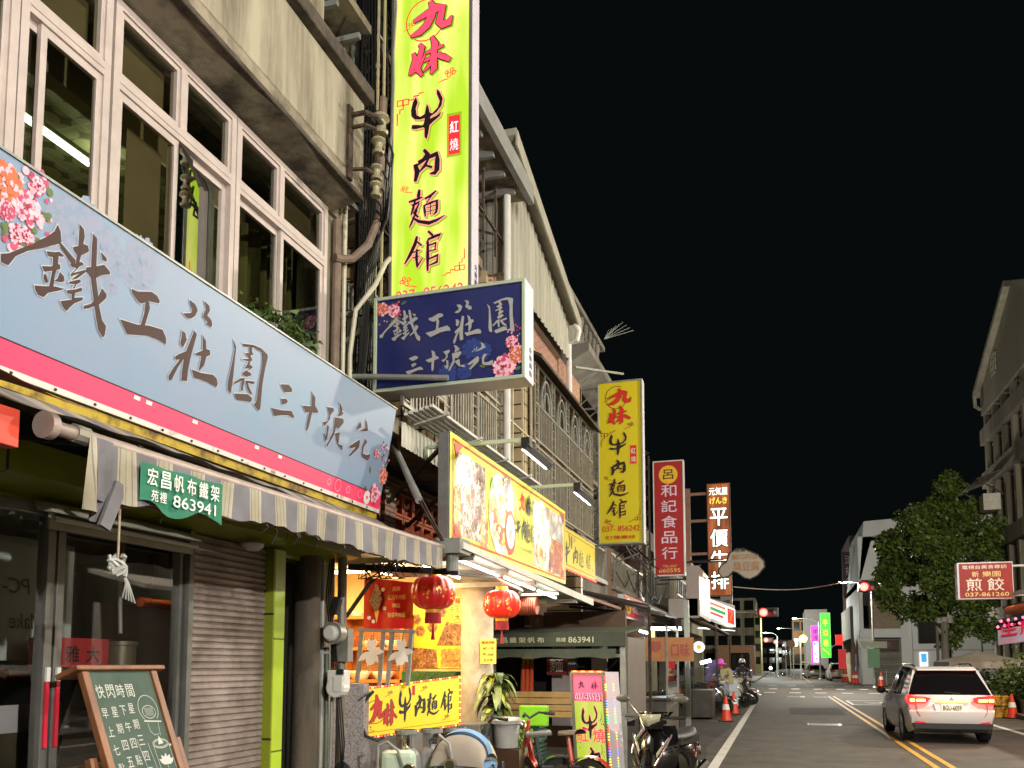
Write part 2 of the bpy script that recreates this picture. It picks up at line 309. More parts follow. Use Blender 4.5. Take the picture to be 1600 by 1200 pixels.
BIGP = {   # characters of the long banner, as outlines in photo pixels; they are laid on the banner's own plane below
'鐵': big(cA, [(0,312),(60,308),(240,235),(350,180),(395,145),(418,98),(440,150),(446,225),(430,236),(300,272),(200,290),(110,330),(75,375),(55,398),(0,372)],
 [(430,225),(445,235),(550,360),(545,395),(520,385),(440,265)], [(335,293),(400,300),(430,296),(465,325),(455,337),(420,330),(390,338),(352,332)],
 [(385,335),(425,330),(420,400),(395,480),(385,560),(355,558),(378,440)], [(302,403),(370,405),(405,388),(435,390),(438,425),(400,435),(320,445)],
 [(318,458),(335,470),(348,520),(332,530),(315,495)], [(435,445),(465,478),(468,515),(440,522),(390,512),(415,495)],
 [(248,545),(320,550),(400,552),(468,570),(430,583),(350,598),(315,632),(275,615),(255,580)],
 [(580,95),(610,130),(618,190),(605,240),(640,252),(648,295),(590,325),(575,390),(550,390),(560,320),(535,285),(533,262),(570,255)],
 [(510,385),(560,385),(590,370),(612,390),(560,415),(525,410)], [(560,415),(580,410),(530,455),(620,430),(630,445),(560,495),(515,505),(580,455),(512,480),(515,460)],
 [(500,520),(580,500),(592,520),(560,535),(540,570),(530,565),(548,535),(502,532)],
 [(485,580),(545,575),(595,560),(598,585),(545,600),(540,635),(608,632),(600,655),(545,675),(510,705),(485,735),(460,710),(438,660),(520,650),(520,610),(490,605)],
 [(678,163),(708,200),(705,380),(700,480),(715,600),(720,680),(745,800),(775,845),(765,910),(750,930),(715,870),(700,780),(685,660),(668,520),(665,490),(625,440),(630,412),(665,410),(668,300)],
 [(700,405),(760,392),(800,440),(805,463),(740,470),(700,490)], [(735,298),(780,345),(780,372),(750,360)], [(745,565),(778,610),(775,640),(725,685),(640,715),(605,718),(610,695),(660,680),(715,630)]),
'工': big(cA, [(962,570),(1010,590),(1110,592),(1150,620),(1170,660),(1165,678),(1085,660),(1035,680),(1010,665),(965,600)], [(1065,660),(1090,665),(1098,720),(1060,840),(1028,838),(1055,750)],
 [(877,793),(1000,832),(1090,840),(1190,870),(1215,930),(1215,978),(1165,945),(1080,915),(930,905)]),
'莊': big(cA, [(1388,650),(1430,680),(1450,730),(1430,770),(1400,790),(1370,785),(1340,750),(1400,748),(1408,715),(1395,690)], [(1497,658),(1535,695),(1540,730),(1520,765),(1550,800),(1557,835),(1548,855),(1510,830),(1520,815),(1490,780),(1490,755),(1512,715)])
 + big(cB, [(308,328),(345,355),(352,420),(370,410),(340,470),(318,510),(295,490),(285,455),(300,400)], [(440,325),(470,365),(410,580),(375,740),(360,885),(300,880),(300,820),(325,640),(235,650),(228,615),(270,585),(350,555)],
 [(285,640),(320,640),(255,740),(185,880),(158,865),(160,820),(215,730)], [(535,380),(570,440),(575,530),(615,545),(615,600),(575,615),(550,710),(495,775),(490,765),(520,610),(460,600),(455,578),(535,545)],
 [(412,755),(520,795),(650,815),(690,860),(700,920),(685,950),(600,900),(520,870),(440,850)]),
'園': big(cB, [(875,425),(905,510),(890,650),(870,850),(845,1025),(808,980),(810,900),(850,720),(885,540)], [(975,470),(1090,485),(1180,520),(1250,590),(1255,620),(1225,740),(1195,920),(1170,1190),(1150,1215),(1095,1145),(1125,1110),(1160,860),(1190,700),(1190,570),(1100,515),(990,505)],
 [(1050,510),(1080,515),(1080,560),(1095,595),(1060,605),(1085,655),(1030,690),(1075,715),(1085,740),(1020,770),(1060,790),(1075,820),(1020,840),(980,820),(980,790),(1050,745),(1000,745),(1010,720),(1045,668),(970,650),(980,640),(1050,640),(1000,575),(1050,575)],
 [(880,895),(960,850),(1000,850),(975,995),(955,990),(965,880),(885,920)], [(1005,880),(1030,880),(1100,890),(1108,910),(1090,920),(1035,905),(1050,960),(1080,1020),(1070,1040),(1030,985)], [(885,1020),(1030,1028),(1080,1070),(1065,1115),(905,1090)]),
'三': big(cC, [(730,602),(830,605),(868,660),(860,695),(775,695)], [(738,772),(795,770),(818,800),(800,828),(748,840)], [(625,880),(740,905),(860,912),(888,970),(885,1003),(820,965),(735,965),(655,975)]),
'十': big(cC, [(1105,695),(1138,760),(1135,850),(1170,910),(1165,940),(1100,930),(1060,1110),(1040,1150),(1030,1130),(1040,1050),(1065,930),(1025,930),(985,850),(1090,860)]),
'號': big(cD, [(125,215),(180,222),(185,250),(150,290),(150,330),(95,395),(80,355),(125,345),(140,290)], [(125,380),(140,400),(120,520),(100,540),(90,460),(110,490)], [(238,175),(265,225),(262,262),(280,265),(260,295),(220,305),(240,250)],
 [(195,310),(275,325),(275,365),(230,420),(210,400),(215,370),(185,480),(120,590),(115,570),(180,440)], [(195,460),(240,450),(235,510),(225,560),(265,575),(262,620),(215,560)]),
'苑': big(cD, [(430,350),(445,380),(440,410),(390,430),(400,410)], [(485,330),(500,375),(505,440),(480,445),(420,440),(480,410)], [(330,580),(425,520),(430,555),(420,600),(335,680),(330,660),(390,590),(340,605)],
 [(480,512),(498,545),(465,590),(455,650),(490,665),(520,655),(520,690),(500,720),(455,690),(440,655),(450,580)]),
}
# the long banner hangs in front of the first house, its top leaning out over the street; its plane:
BAN_Y0, BAN_Y1 = 1.9, 7.22
ban_b, ban_t = V((-3.55, BAN_Y0, 3.03)), V((-3.38, BAN_Y0, 3.965))
BAN = Panel(ban_b, (0, 1, 0), ban_t - ban_b); BAN_H = (ban_t - ban_b).length; BAN_L = BAN_Y1 - BAN_Y0
def on_banner(x, y):
    o = V((0, 0, HC)); r = at(x, y, Y=10) - o; t = (BAN.o - o).dot(BAN.n)/r.dot(BAN.n); q = o + r*t - BAN.o
    return (q.dot(BAN.u), q.dot(BAN.v))
BIGL = {ch: [[on_banner(*p) for p in pg] for pg in ps] for ch, ps in BIGP.items()}   # the same outlines in metres on the banner
for ch, ps in BIGL.items(): defglyph(ch, '', [[(a, -b) for a, b in pg] for pg in ps])

# ------------------------------------------------------------------ shared materials
M = {}
M['concrete'] = mat('weathered_concrete', S(160,152,130), .9, col2=S(78,70,54), vs=3.4, bump=.7, bs=18, streak=True, lo=.32, hi=.62, detail=12)
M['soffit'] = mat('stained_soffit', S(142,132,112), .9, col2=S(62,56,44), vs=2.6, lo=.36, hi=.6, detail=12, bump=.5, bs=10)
M['mould'] = mat('mouldy_edge', S(92,82,68), .95, col2=S(48,42,34), vs=5, bump=.6, bs=20)
M['alu'] = mat('pinkish_aluminium', S(198,184,176), .42, .15, var=.18, vs=6)
M['alu_dark'] = mat('grey_aluminium', S(130,130,124), .4, .5, var=.25, vs=8)
M['steel'] = mat('galvanised_steel', S(165,168,160), .45, .5, var=.3, vs=9)
M['rust'] = mat('rusty_angle_iron', S(92,74,58), .8, .2, col2=S(40,32,26), vs=12, bump=.3)
M['black_iron'] = mat('black_iron', S(38,36,33), .6, .3, var=.4, vs=10)
M['cream_iron'] = mat('cream_painted_iron', S(196,184,148), .55, .1, var=.3, vs=10)
M['white_paint'] = mat('white_paint', S(208,206,198), .5, var=.15, vs=5)
M['grey_paint'] = mat('grey_paint', S(140,140,134), .6, var=.25, vs=5)
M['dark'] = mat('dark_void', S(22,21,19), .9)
M['pvc'] = mat('grey_plastic_pipe', S(165,165,158), .4, var=.2, vs=6)
M['cable'] = mat('black_cable', S(24,24,24), .5)
M['cable_grey'] = mat('grey_cable', S(120,116,108), .6)
M['glass'] = glassmat('window_glass', (.62,.62,.5), 1.15)
M['glass_green'] = glassmat('green_window_glass', (.18,.3,.16), 1.25)
M['glass_shop'] = glassmat('shop_glass', (.88,.9,.86), 2.4)
M['wood'] = mat('brown_wood', S(150,94,52), .45, col2=S(98,56,28), vs=7, streak=True)
M['dark_wood'] = mat('dark_wood', S(70,44,28), .5, var=.4, vs=7)
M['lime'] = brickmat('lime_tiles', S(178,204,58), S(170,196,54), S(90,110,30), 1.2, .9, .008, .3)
M['lime_dark'] = brickmat('olive_shaded_tiles', S(134,146,36), S(124,136,32), S(40,46,10), 1.3, 1.0, .01, .3)
M['blacktxt'] = mat('black_print', S(28,22,22), .5)
M['white'] = mat('white_print', S(225,222,215), .5)
M['redtxt'] = mat('red_print', S(200,36,24), .5)
M['brownred'] = mat('dark_red_print', S(140,40,16), .5)
M['tyre'] = mat('tyre_rubber', S(26,26,26), .85, bump=.3, bs=60)
M['blackp'] = mat('glossy_black_paint', S(14,14,15), .12, coat=.6)
M['blackm'] = mat('matt_black_plastic', S(30,30,31), .55, var=.2)
M['chrome'] = mat('chrome', S(205,205,200), .15, 1)
M['cone'] = mat('orange_red_plastic', S(222,62,30), .45, var=.2, vs=9)
M['leaf'] = mat('leaf_green', S(98,124,48), .5, col2=S(60,82,30), vs=1.3)
M['leaf2'] = mat('leaf_dark_green', S(72,94,40), .55, col2=S(42,58,22), vs=1.3)
M['bark'] = mat('bark', S(84,68,50), .9, var=.5, vs=6, bump=.6)
M['pinktile'] = brickmat('pink_tiles', S(206,166,148), S(196,154,136), S(120,84,72), .24, .06, .18, .35)
M['tanTile'] = brickmat('tan_tiles', S(176,158,128), S(166,146,116), S(60,52,40), .5, .22, .06, .4, plane='YZ', offset=0)
M['tanTileX'] = brickmat('tan_tiles_side', S(186,166,132), S(176,156,122), S(60,52,40), .5, .22, .06, .4, plane='XZ', offset=0)
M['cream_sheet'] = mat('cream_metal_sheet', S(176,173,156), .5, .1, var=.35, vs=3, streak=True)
M['sheet_grey_shadow'] = mat('grey_shaded_sheet', S(150,146,132), .5, .2, var=.3, vs=3, streak=True)  # cream sheet greyed by shade for the tin box's side; plain grey elsewhere
M['yellow_face'] = mat('yellow_acrylic', S(206,190,18), .5, var=.06, vs=3)
M['red_face'] = mat('red_acrylic', S(164,20,20), .55, var=.08, vs=3)
M['lav'] = mat('pale_lavender_metal', S(206,200,208), .45, var=.1, vs=4)
M['peony'] = mat('peony_pink', S(206,72,110), .5, var=.35, vs=25)
M['peony2'] = mat('peony_pale', S(240,205,214), .5, col2=S(226,150,170), vs=25)
M['peony3'] = mat('peony_crimson', S(150,26,60), .5)
M['peony_o'] = mat('peony_orange', S(216,110,64), .5, var=.3, vs=25)
M['leafprint'] = mat('printed_leaf', S(92,112,60), .5, var=.3, vs=20)
M['gold'] = mat('gold_print', S(222,170,60), .35, .3)
M['skin'] = mat('skin', S(196,146,116), .6)
def build_text(name, mats, parent, fn):
    mb = MB(); fn(mb); return mb.build(name, mats, parent)

# ================================================================== SETTING
g = MB(); g.box((-60, -30, -.5), (90, 420, -.03), 0)
M['asphalt'] = mat('asphalt', S(80,71,60), .72, col2=S(44,40,36), vs=1.6, bump=.6, bs=70, lo=.28, hi=.62, detail=14)
M['pave'] = mat('arcade_paving', S(92,88,80), .7, col2=S(58,56,52), vs=2.2, bump=.3, bs=40)
struct(g, 'ground', mat('bare_ground', S(70,68,62), .9, var=.3, vs=1))
g = MB(); g.grid(lambda u, v: (-3.3+9.8*u, -12+62*v, 0), 1, 1); g.grid(lambda u, v: (-60+150*u, 50+26*v, 0), 1, 1); g.grid(lambda u, v: (-2.2+10*u+0*v, 76+230*v, 0), 1, 1)
struct(g, 'road', M['asphalt'])
g = MB()
for x0, y0, x1, y1 in ((-3.2, 8, -1.35, 24.5), (.2, 29, 1.9, 33.5), (-2.9, 27, -1.4, 40)):
    n_ = 9; p_ = [(x0+(x1-x0)*i/n_, y0+random.uniform(-.12, .12)) for i in range(n_+1)] + [(x1+random.uniform(-.1, .1), y0+(y1-y0)*i/n_) for i in range(1, n_)] + [(x1-(x1-x0)*i/n_, y1+random.uniform(-.12, .12)) for i in range(n_+1)]
    g.poly([(a, b, .003) for a, b in p_])
struct(g, 'road_patches', mat('dark_patched_asphalt', S(64,58,50), .8, col2=S(36,34,30), vs=1.6, bump=.5, bs=60, detail=12))
g = MB(); g.box((-12, -12, -.2), (-3.3, 50, .012))
struct(g, 'pavement', M['pave'])
g = MB(); g.box((6.5, -12, -.2), (30, 50, .14)); g.box((7.9, 76, -.2), (60, 300, .12)); g.box((-60, 76, -.2), (-2.3, 300, .12))
struct(g, 'pavement', mat('kerbed_paving', S(110,104,96), .8, var=.35, vs=2, bump=.3), bevel=.02)
M['line_w'] = mat('worn_white_line', S(205,200,192), .6, col2=S(140,136,130), vs=7, lo=.28, hi=.5)
M['line_y'] = mat('worn_yellow_line', S(206,156,46), .6, col2=S(140,108,48), vs=6, lo=.25, hi=.5)
h_ = .006
g = MB()
def gq(pts, m): g.poly([(a, b, h_) for a, b in pts], m)
def gl(a, b, wd, m):
    d = (V((*b, 0)) - V((*a, 0))).normalized(); q = V((-d.y, d.x, 0))*wd/2
    gq([(a[0]-q.x, a[1]-q.y), (a[0]+q.x, a[1]+q.y), (b[0]+q.x, b[1]+q.y), (b[0]-q.x, b[1]-q.y)][::-1], m)
gl((-1.0, -8), (-1.12, 38), .16, 0)
gl((5.15, -8), (5.25, 46), .15, 0)
for dx in (-.12, .12): gl((2.43+dx, -8), (2.25+dx, 45.5), .1, 1)
gl((2.3, 78), (2.2, 200), .1, 1)
for k in range(8): gl((-1.0+k*1.35, 50.6), (-.4+k*1.35, 50.6), .9, 0); gl((-1.0+k*1.3, 66), (-.4+k*1.3, 66), .8, 0)
for k in range(8): gl((-2.2+k*1.35, 58), (-1.7+k*1.35, 58), 1.0, 0)
gl((2.6, 40.5), (5.2, 40.5), .25, 0); gl((2.6, 36.5), (5.2, 36.5), .25, 0); gl((2.62, 36.5), (2.62, 40.5), .1, 0)
for q in ((3.2, 38.9, 4.6, 38.9), (3.2, 37.6, 4.6, 37.6), (3.9, 37.2, 3.9, 39.4), (3.4, 38.2, 4.4, 38.2)): gl(q[:2], q[2:], .18, 0)
for q in ((.2, 44, .9, 44), (.2, 44.9, .9, 44.9), (.9, 43.6, .9, 45.4), (1.4, 44, 2.0, 44), (1.4, 45, 2.0, 45)): gl(q[:2], q[2:], .22, 0)
struct(g, 'road_markings', [M['line_w'], M['line_y']])
g = MB()
c0 = at(1288, 1132, Z=0)
g.box((c0.x-.42, c0.y-.35, 0), (c0.x+.42, c0.y+.35, .006), 0)
for i in range(11): g.box((c0.x-.36+i*.066, c0.y-.26, .008), (c0.x-.325+i*.066, c0.y+.26, .011), 1)
tag(g.build('drain_grate', [M['steel'], M['dark']], origin=(c0.x, c0.y, 0)), 'iron drain grate set in the asphalt left of the double yellow line', 'drain')
# cross drain in the far road's kerb strip
# ================================================================== FIRST HOUSE: concrete, aluminium windows, shutter shop
def wy(px, X=-4.0, y=300): return at(px, y, X=X).y
h1 = thing('concrete_house', 'stained concrete house with pink aluminium windows over a closed roller shutter, nearest on the left', 'house', (-4, 4, 0))
m = MB()   # wall shell: pieces round the openings
m.box((-4.2, -6, 2.98), (-4.0, 7.3, 3.92)); m.box((-4.2, -6, 5.9), (-4.0, 7.3, 6.0)); m.box((-4.2, -6, 3.92), (-4.02, 2.2, 5.9))
m.box((-4.35, 7.02, 0), (-4.04, 7.3, 5.9)); m.box((-10, 7.12, 0), (-4.35, 7.3, 7.2)); m.box((-10, -6, 0), (-9.8, 7.12, 12)); m.box((-4.3, -6, 7.06), (-4.1, 7.0, 12)); m.box((-10, -6.2, 0), (-4.0, -6, 12)); m.box((-9.8, -6, 3.0), (-4.2, 7.12, 3.15))
m.build('wall', M['concrete'], h1)
m = MB(); m.box((-9.8, -6, 6.0), (-3.67, 7.05, 6.1), 1); m.box((-3.85, -6, 6.1), (-3.67, 7.05, 6.92), 0); m.box((-4.3, -6, 6.92), (-3.58, 7.08, 7.06), 2)
m.box((-3.74, -6, 5.955), (-3.66, 7.06, 6.0), 2)
k_ = MB(); k_.grid(lambda u, v: (-4.02+.35*u, -6+13.05*v, 5.905+.06*u+.012*math.sin(v*40)*u), 2, 30, 0)
m.build('parapet', [M['concrete'], M['soffit'], M['mould']], h1, bevel=.012)
k_.build('soffit', M['soffit'], h1)
inner = mat('dim_room_wall', S(160,148,116), .9, var=.3, vs=1.5)
ceilm = mat('patterned_ceiling', S(168,164,124), .8)
def ceil_pattern(m):
    n = m.node_tree.nodes; l = m.node_tree.links; p = n['Principled BSDF']; tc = n.new('ShaderNodeTexCoord')
    vo = n.new('ShaderNodeTexVoronoi'); vo.inputs['Scale'].default_value = 5; vo.inputs['Randomness'].default_value = .25; l.new(tc.outputs['Object'], vo.inputs['Vector'])
    cr = n.new('ShaderNodeValToRGB'); cr.color_ramp.elements[0].position = .5; cr.color_ramp.elements[1].position = .56
    cr.color_ramp.elements[0].color = (*S(176,172,132), 1); cr.color_ramp.elements[1].color = (*S(120,112,80), 1); l.new(vo.outputs['Distance'], cr.inputs[0])
    bt = n.new('ShaderNodeTexBrick'); bt.offset = 0; bt.inputs['Brick Width'].default_value = .6; bt.inputs['Row Height'].default_value = .6; bt.inputs['Scale'].default_value = 1; bt.inputs['Mortar Size'].default_value = .012
    l.new(tc.outputs['Object'], bt.inputs['Vector']); mx = n.new('ShaderNodeMix'); mx.data_type = 'RGBA'
    l.new(bt.outputs['Fac'], mx.inputs[0]); l.new(cr.outputs[0], mx.inputs[6]); mx.inputs[7].default_value = (*S(200,196,160), 1); l.new(mx.outputs[2], p.inputs['Base Color'])
ceil_pattern(ceilm)
m = MB(); m.box((-7.6, 1, 3.16), (-7.5, 7.1, 5.95)); m.box((-7.5, 1, 3.16), (-4.3, 1.1, 5.95)); m.box((-7.5, 6.95, 3.16), (-4.4, 7.05, 5.95))
m.build('room', inner, h1)
m = MB(); m.box((-7.5, 1.1, 5.86), (-4.75, 6.95, 5.9)); m.build('ceiling', ceilm, h1)
m = MB(); m.box((-4.72, 1.1, 5.55), (-4.6, 6.95, 5.9)); m.build('curtain_box', inner, h1)
winz = (3.93, 5.335, 5.885)
M['glass_mirror'] = glassmat('dark_green_window_glass', (.12,.2,.1), 4.2)
s1 = wy(278); e2 = wy(364)
def window(y0, y1, splits, gm, sash):
    f = MB(); X = -4.0; t = .055
    def bar(ya, za, yb, zb, x0=-4.06, x1=-3.975): f.box((x0, ya, za), (x1, yb, zb))
    bar(y0, winz[0], y0+t, winz[2]); bar(y1-t, winz[0], y1, winz[2]); bar(y0+t, winz[2]-t, y1-t, winz[2]); bar(y0+t, winz[1]-.045, y1-t, winz[1]+.045)
    f.box((-3.972, y0+t, winz[1]-.006), (-3.97, y1-t, winz[1]+.002))
    for s in splits: bar(s-.03, winz[1]+.045, s+.03, winz[2]-t)
    ed = [y0+t] + list(splits) + [y1-t]
    for a, b in zip(ed[:-1], ed[1:]):   # fixed upper frames
        a2, b2 = a+.03*(a != ed[0]), b-.03*(b != ed[-1])
        for q in ((a2, winz[1]+.045, a2+.03, winz[2]-t), (b2-.03, winz[1]+.045, b2, winz[2]-t), (a2+.03, winz[1]+.045, b2-.03, winz[1]+.08), (a2+.03, winz[2]-t-.035, b2-.03, winz[2]-t)): bar(*q, x0=-4.045, x1=-3.99)
    for (a, b, back) in sash:           # sliding sashes
        x0, x1 = (-4.055, -4.025) if back else (-4.02, -3.99)
        for q in ((a, winz[0], a+.045, winz[1]-.045), (b-.045, winz[0], b, winz[1]-.045), (a+.045, winz[1]-.1, b-.045, winz[1]-.046)): bar(*q, x0=x0, x1=x1)
    o = f.build('window', M['alu'], h1, bevel=.004)
    for a, b in zip(ed[:-1], ed[1:]):
        tl = 0; q = MB(); q.poly([(-4.02+tl*.7, a+.02, winz[1]+.05), (-4.02-tl*.3, b-.02, winz[1]+.05), (-4.02-tl*.3, b-.02, winz[2]-.05), (-4.02+tl*.7, a+.02, winz[2]-.05)]); q.build('pane', M['glass_mirror'] if tl else M[gm[0]], o)
    for (a, b, back) in sash:
        x = -4.04 if back else -4.005
        tl = .19*(b-a) if back and abs(b-e2+.06) < .02 else 0; q = MB(); q.poly([(x+tl*.5, a+.03, winz[0]), (x-tl*.5, b-.03, winz[0]), (x-tl*.5, b-.03, winz[1]-.06), (x+tl*.5, a+.03, winz[1]-.06)]); q.build('pane', M['glass_mirror'] if tl else M[gm[0]], o)
e0, e1, e2, e3 = wy(14), wy(163), wy(364), wy(508, y=400)
s1, s2 = wy(278), wy(437)
window(2.3, e0-.01, [], ('glass', 'glass_green', 0), [(2.36, e0-.06, 0)])
window(e0, e1-.012, [], ('glass', 'glass', 0), [(e0+.055, wy(66), 1), (wy(50), e1-.067, 0)])
window(e1+.012, e2-.006, [s1], ('glass', 'glass_green', 0), [(e1+.067, s1-.02, 0), (s1-.06, e2-.06, 1)])
window(e2+.006, e3, [s2], ('glass', 'glass_green', 1), [(e2+.06, s2+.05, 1), (s2+.02, e3-.055, 0)])
m = MB()
for a, b, z0, z1 in ((e0+.1, e1-.07, winz[1]+.07, 5.84), (e1+.09, s1-.04, winz[1]+.07, 5.84), (s2+.04, e3-.07, winz[1]+.07, 5.84), (e1+.3, s1-.04, 3.95, 5.2)): m.poly([(-4.12, a, z0), (-4.12, b, z0), (-4.12, b, z1), (-4.12, a, z1)])
m.build('reflection_sheet', mat('brown_reflection_tone', S(118,106,82), .9, var=.25, vs=2), h1)  # brown sheets set behind the glass to imitate the panes' grey-brown reflection
# curtains behind the right-hand sashes
cur = mat('olive_curtain', S(112,112,66), .9, var=.3, vs=5)
m = MB(); m.grid(lambda u, v: (-4.35+.05*math.sin(u*46)+.02*math.sin(u*17), e2+.35+(e3-e2-.4)*u, 3.3+2.1*v), 90, 1)
m.build('curtain', cur, h1, smooth=True)
# strip lamp under the ceiling
a, b = at(22, 138, X=-5.3), at(140, 219, X=-5.3)
m = MB(); m.tube([(-5.3, a.y, 5.66), (-5.3, b.y, 5.66)], .018, 8, 0); m.box((-5.33, a.y-.03, 5.69), (-5.27, b.y+.03, 5.73), 1)
M['tube_lamp'] = glow('lit_tube', (.85, 1, .9), 9)
t_ = m.build('strip_lamp', [M['tube_lamp'], M['white_paint']], h1)
light('AREA', 'strip_lamp_light', (-5.3, (a.y+b.y)/2, 5.63), 26, (.85, 1, .7), .9, h1)
light('POINT', 'strip_lamp_glow', (-5.3, b.y+.1, 5.7), 3, (.85, 1, .7), .05, h1)
# pillar pipes
m = MB(); m.tube([(-3.98, 7.12, 3), (-3.98, 7.12, 5.85)], .045, 10); m.tube([(-3.96, 7.05, 5.45), (-3.93, 7.12, 5.46), (-3.86, 7.22, 5.5), (-3.74, 7.3, 5.66), (-3.66, 7.36, 5.95), (-3.64, 7.38, 7.2)], .04, 8)
m.build('drain_pipe', mat('brown_pipe', S(128,108,92), .7, var=.35, vs=8), h1, smooth=True)
m = MB(); m.tube([(-3.96, 7.24, 2.9), (-3.96, 7.24, 6.3)], .022, 8); m.tube([(-3.93, 7.36, 2.9), (-3.95, 7.36, 4.6), (-3.9, 7.37, 5.05), (-3.72, 7.42, 5.3), (-3.7, 7.6, 5.6), (-3.7, 7.7, 5.7)], .024, 8)
m.build('cable_pipe', mat('cream_conduit', S(196,190,164), .5, var=.25, vs=6), h1, smooth=True)
# cable insulators on the parapet end
ins = thing('insulator_rack', 'rusty bracket with three old porcelain spool insulators at the end of the concrete parapet', 'insulators', (-3.62, 6.95, 6))
m = MB(); x = -3.6
m.tube([(-3.66, 6.75, 6.62), (-3.5, 6.75, 6.62), (-3.44, 6.84, 6.62), (-3.44, 6.95, 6.62)], .025, 6); m.tube([(-3.66, 6.75, 6.5), (-3.5, 6.75, 6.5), (-3.44, 6.84, 6.5)], .02, 6)
m.box((-3.67, 6.7, 6.0), (-3.64, 6.78, 6.7)); m.tube([(-3.66, 6.78, 6.12), (-3.52, 6.82, 6.12), (-3.5, 6.9, 6.12)], .02, 6); m.bar((-3.48, 6.94, 5.95), (-3.48, 6.94, 6.75), .025)
m.build('bracket', M['rust'], ins)
sp = [(0, -.07), (.05, -.07), (.06, -.05), (.04, -.03), (.035, 0), (.04, .03), (.07, .05), (.06, .075), (0, .075)]
for q, s in ((V((-3.46, 6.97, 6.62)), 1.25), (V((-3.47, 6.95, 6.4)), 1), (V((-3.48, 6.94, 6.14)), .9), (V((-3.48, 6.93, 5.97)), .9)):
    m = MB(); m.lathe([(r*s, z*s) for r, z in sp], q, 12); m.build('insulator', mat('grimy_porcelain', S(170,160,128), .35, var=.45, vs=14), ins, smooth=True)
m = MB()
for k in range(5):
    x0 = -3.44-.03*k; m.tube([(x0, 6.98, 6.62-.16*k), (x0+.05, 7.1, 6.4-.12*k), (x0-.1, 7.3+.03*k, 5.9), (-3.8, 7.4+.04*k, 5.5), (-3.9, 7.45+.03*k, 4.4), (-3.86, 7.45+.03*k, 3.0)], .012, 5)
m.tube([(-3.3, 6.9, 8.3), (-3.34, 7.02, 7.8), (-3.45, 7.2, 7.5), (-3.5, 7.32, 7.3), (-3.52, 7.34, 6.8), (-3.6, 7.36, 6.2), (-3.7, 7.4, 5.7)], .013, 5, 1)
m.build('cable', [M['cable'], M['cable_grey']], ins)
# plants on the sill above the banner
def leafy(name, label, cat, c, r, n, ls, mats, origin=None, group=None, zflat=1.0, clump=6, stem=None, parent=None):
    mb = MB(); c = V(c); cl = [(V((random.gauss(0, .5)*r[0], random.gauss(0, .5)*r[1], random.gauss(0, .5)*r[2]))) for _ in range(clump)]
    for i in range(n):
        q = random.choice(cl) + V((random.gauss(0, .28)*r[0], random.gauss(0, .28)*r[1], random.gauss(0, .28)*r[2]))
        d = V((random.uniform(-1, 1), random.uniform(-1, 1), random.uniform(-.8, .5))).normalized(); u = d.cross(V((random.uniform(-1, 1), random.uniform(-1, 1), .3))).normalized()
        L = ls*random.uniform(.6, 1.4); p = c + q
        mb.poly([p - u*L*.28, p + d*L*.5 - u*L*.1 + V((0, 0, L*.08)), p + d*L, p + d*L*.5 + u*L*.28], random.randrange(len(mats)))
    return mb

pl = thing('sill_planter', 'scrubby plants in a trough on the window sill above the pale blue banner', 'plant', (-3.86, 6.0, 3.95))
m = MB(); m.box((-3.95, 5.45, 4.1), (-3.8, 6.45, 4.24)); m.build('trough', M['grey_paint'], pl)
leafy('', '', '', (-3.85, 5.95, 4.34), (.08, .5, .13), 520, .07, [0, 1], clump=9).build('foliage', [M['leaf'], M['leaf2']], pl)

# ---- ground floor: green beam, shop glass, shutter
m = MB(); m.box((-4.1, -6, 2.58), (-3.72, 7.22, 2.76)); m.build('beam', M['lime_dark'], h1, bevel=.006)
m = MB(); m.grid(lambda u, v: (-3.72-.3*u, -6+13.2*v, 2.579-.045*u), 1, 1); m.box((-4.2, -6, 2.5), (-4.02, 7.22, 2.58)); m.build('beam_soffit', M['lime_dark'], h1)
m = MB(); m.box((-4.1, -6, 2.76), (-3.95, 7.2, 2.98)); m.build('fascia', mat('dark_blue_fascia', S(38,48,54), .8, var=.3, vs=2), h1)
m = MB(); m.box((-4.02, 6.08, 0), (-3.9, 6.23, 2.53)); m.build('post', M['lime'], h1, bevel=.005)
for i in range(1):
    m = MB(); m.box((-4.02, 6.065, 0), (-3.905, 6.08, 2.53)); m.build('post_shaded_side', M['lime_dark'], h1)  # darker tiles put the shade of this post face into its colour
sh0, sh1 = 5.12, 6.2
m = MB()
nsl = 52
prof = []
for i in range(nsl):
    z = i*.0487; prof += [(-4.0, z), (-3.982, z+.012), (-3.982, z+.036), (-4.0, z+.0475)]
m.grid(lambda u, v: (prof[min(int(round(v*(len(prof)-1))), len(prof)-1)][0], sh0 + (sh1-sh0)*u, prof[min(int(round(v*(len(prof)-1))), len(prof)-1)][1]), 1, len(prof)-1)
shm = mat('weathered_shutter', S(172,158,150), .5, .25, col2=S(120,106,98), vs=3, streak=False, bump=.1, bs=8)
m.build('roller_shutter', shm, h1)
m = MB(); m.box((-4.06, sh1, 0), (-3.95, sh1+.05, 2.53)); m.box((-4.06, sh0-.05, 0), (-3.94, sh0, 2.53)); m.box((-4.06, sh0-.09, 0), (-4.0, sh0-.055, 2.53)); m.build('shutter_rail', M['alu_dark'], h1)
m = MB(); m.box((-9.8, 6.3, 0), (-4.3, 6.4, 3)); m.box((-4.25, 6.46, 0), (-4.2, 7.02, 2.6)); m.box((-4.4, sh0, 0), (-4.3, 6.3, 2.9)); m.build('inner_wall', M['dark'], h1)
ga, gb = wy(76, y=1000), wy(279, y=1000)
m = MB()
for yy in (ga-.06, ga+.012): m.box((-4.05, yy, 0), (-3.97, yy+.055, 2.5))
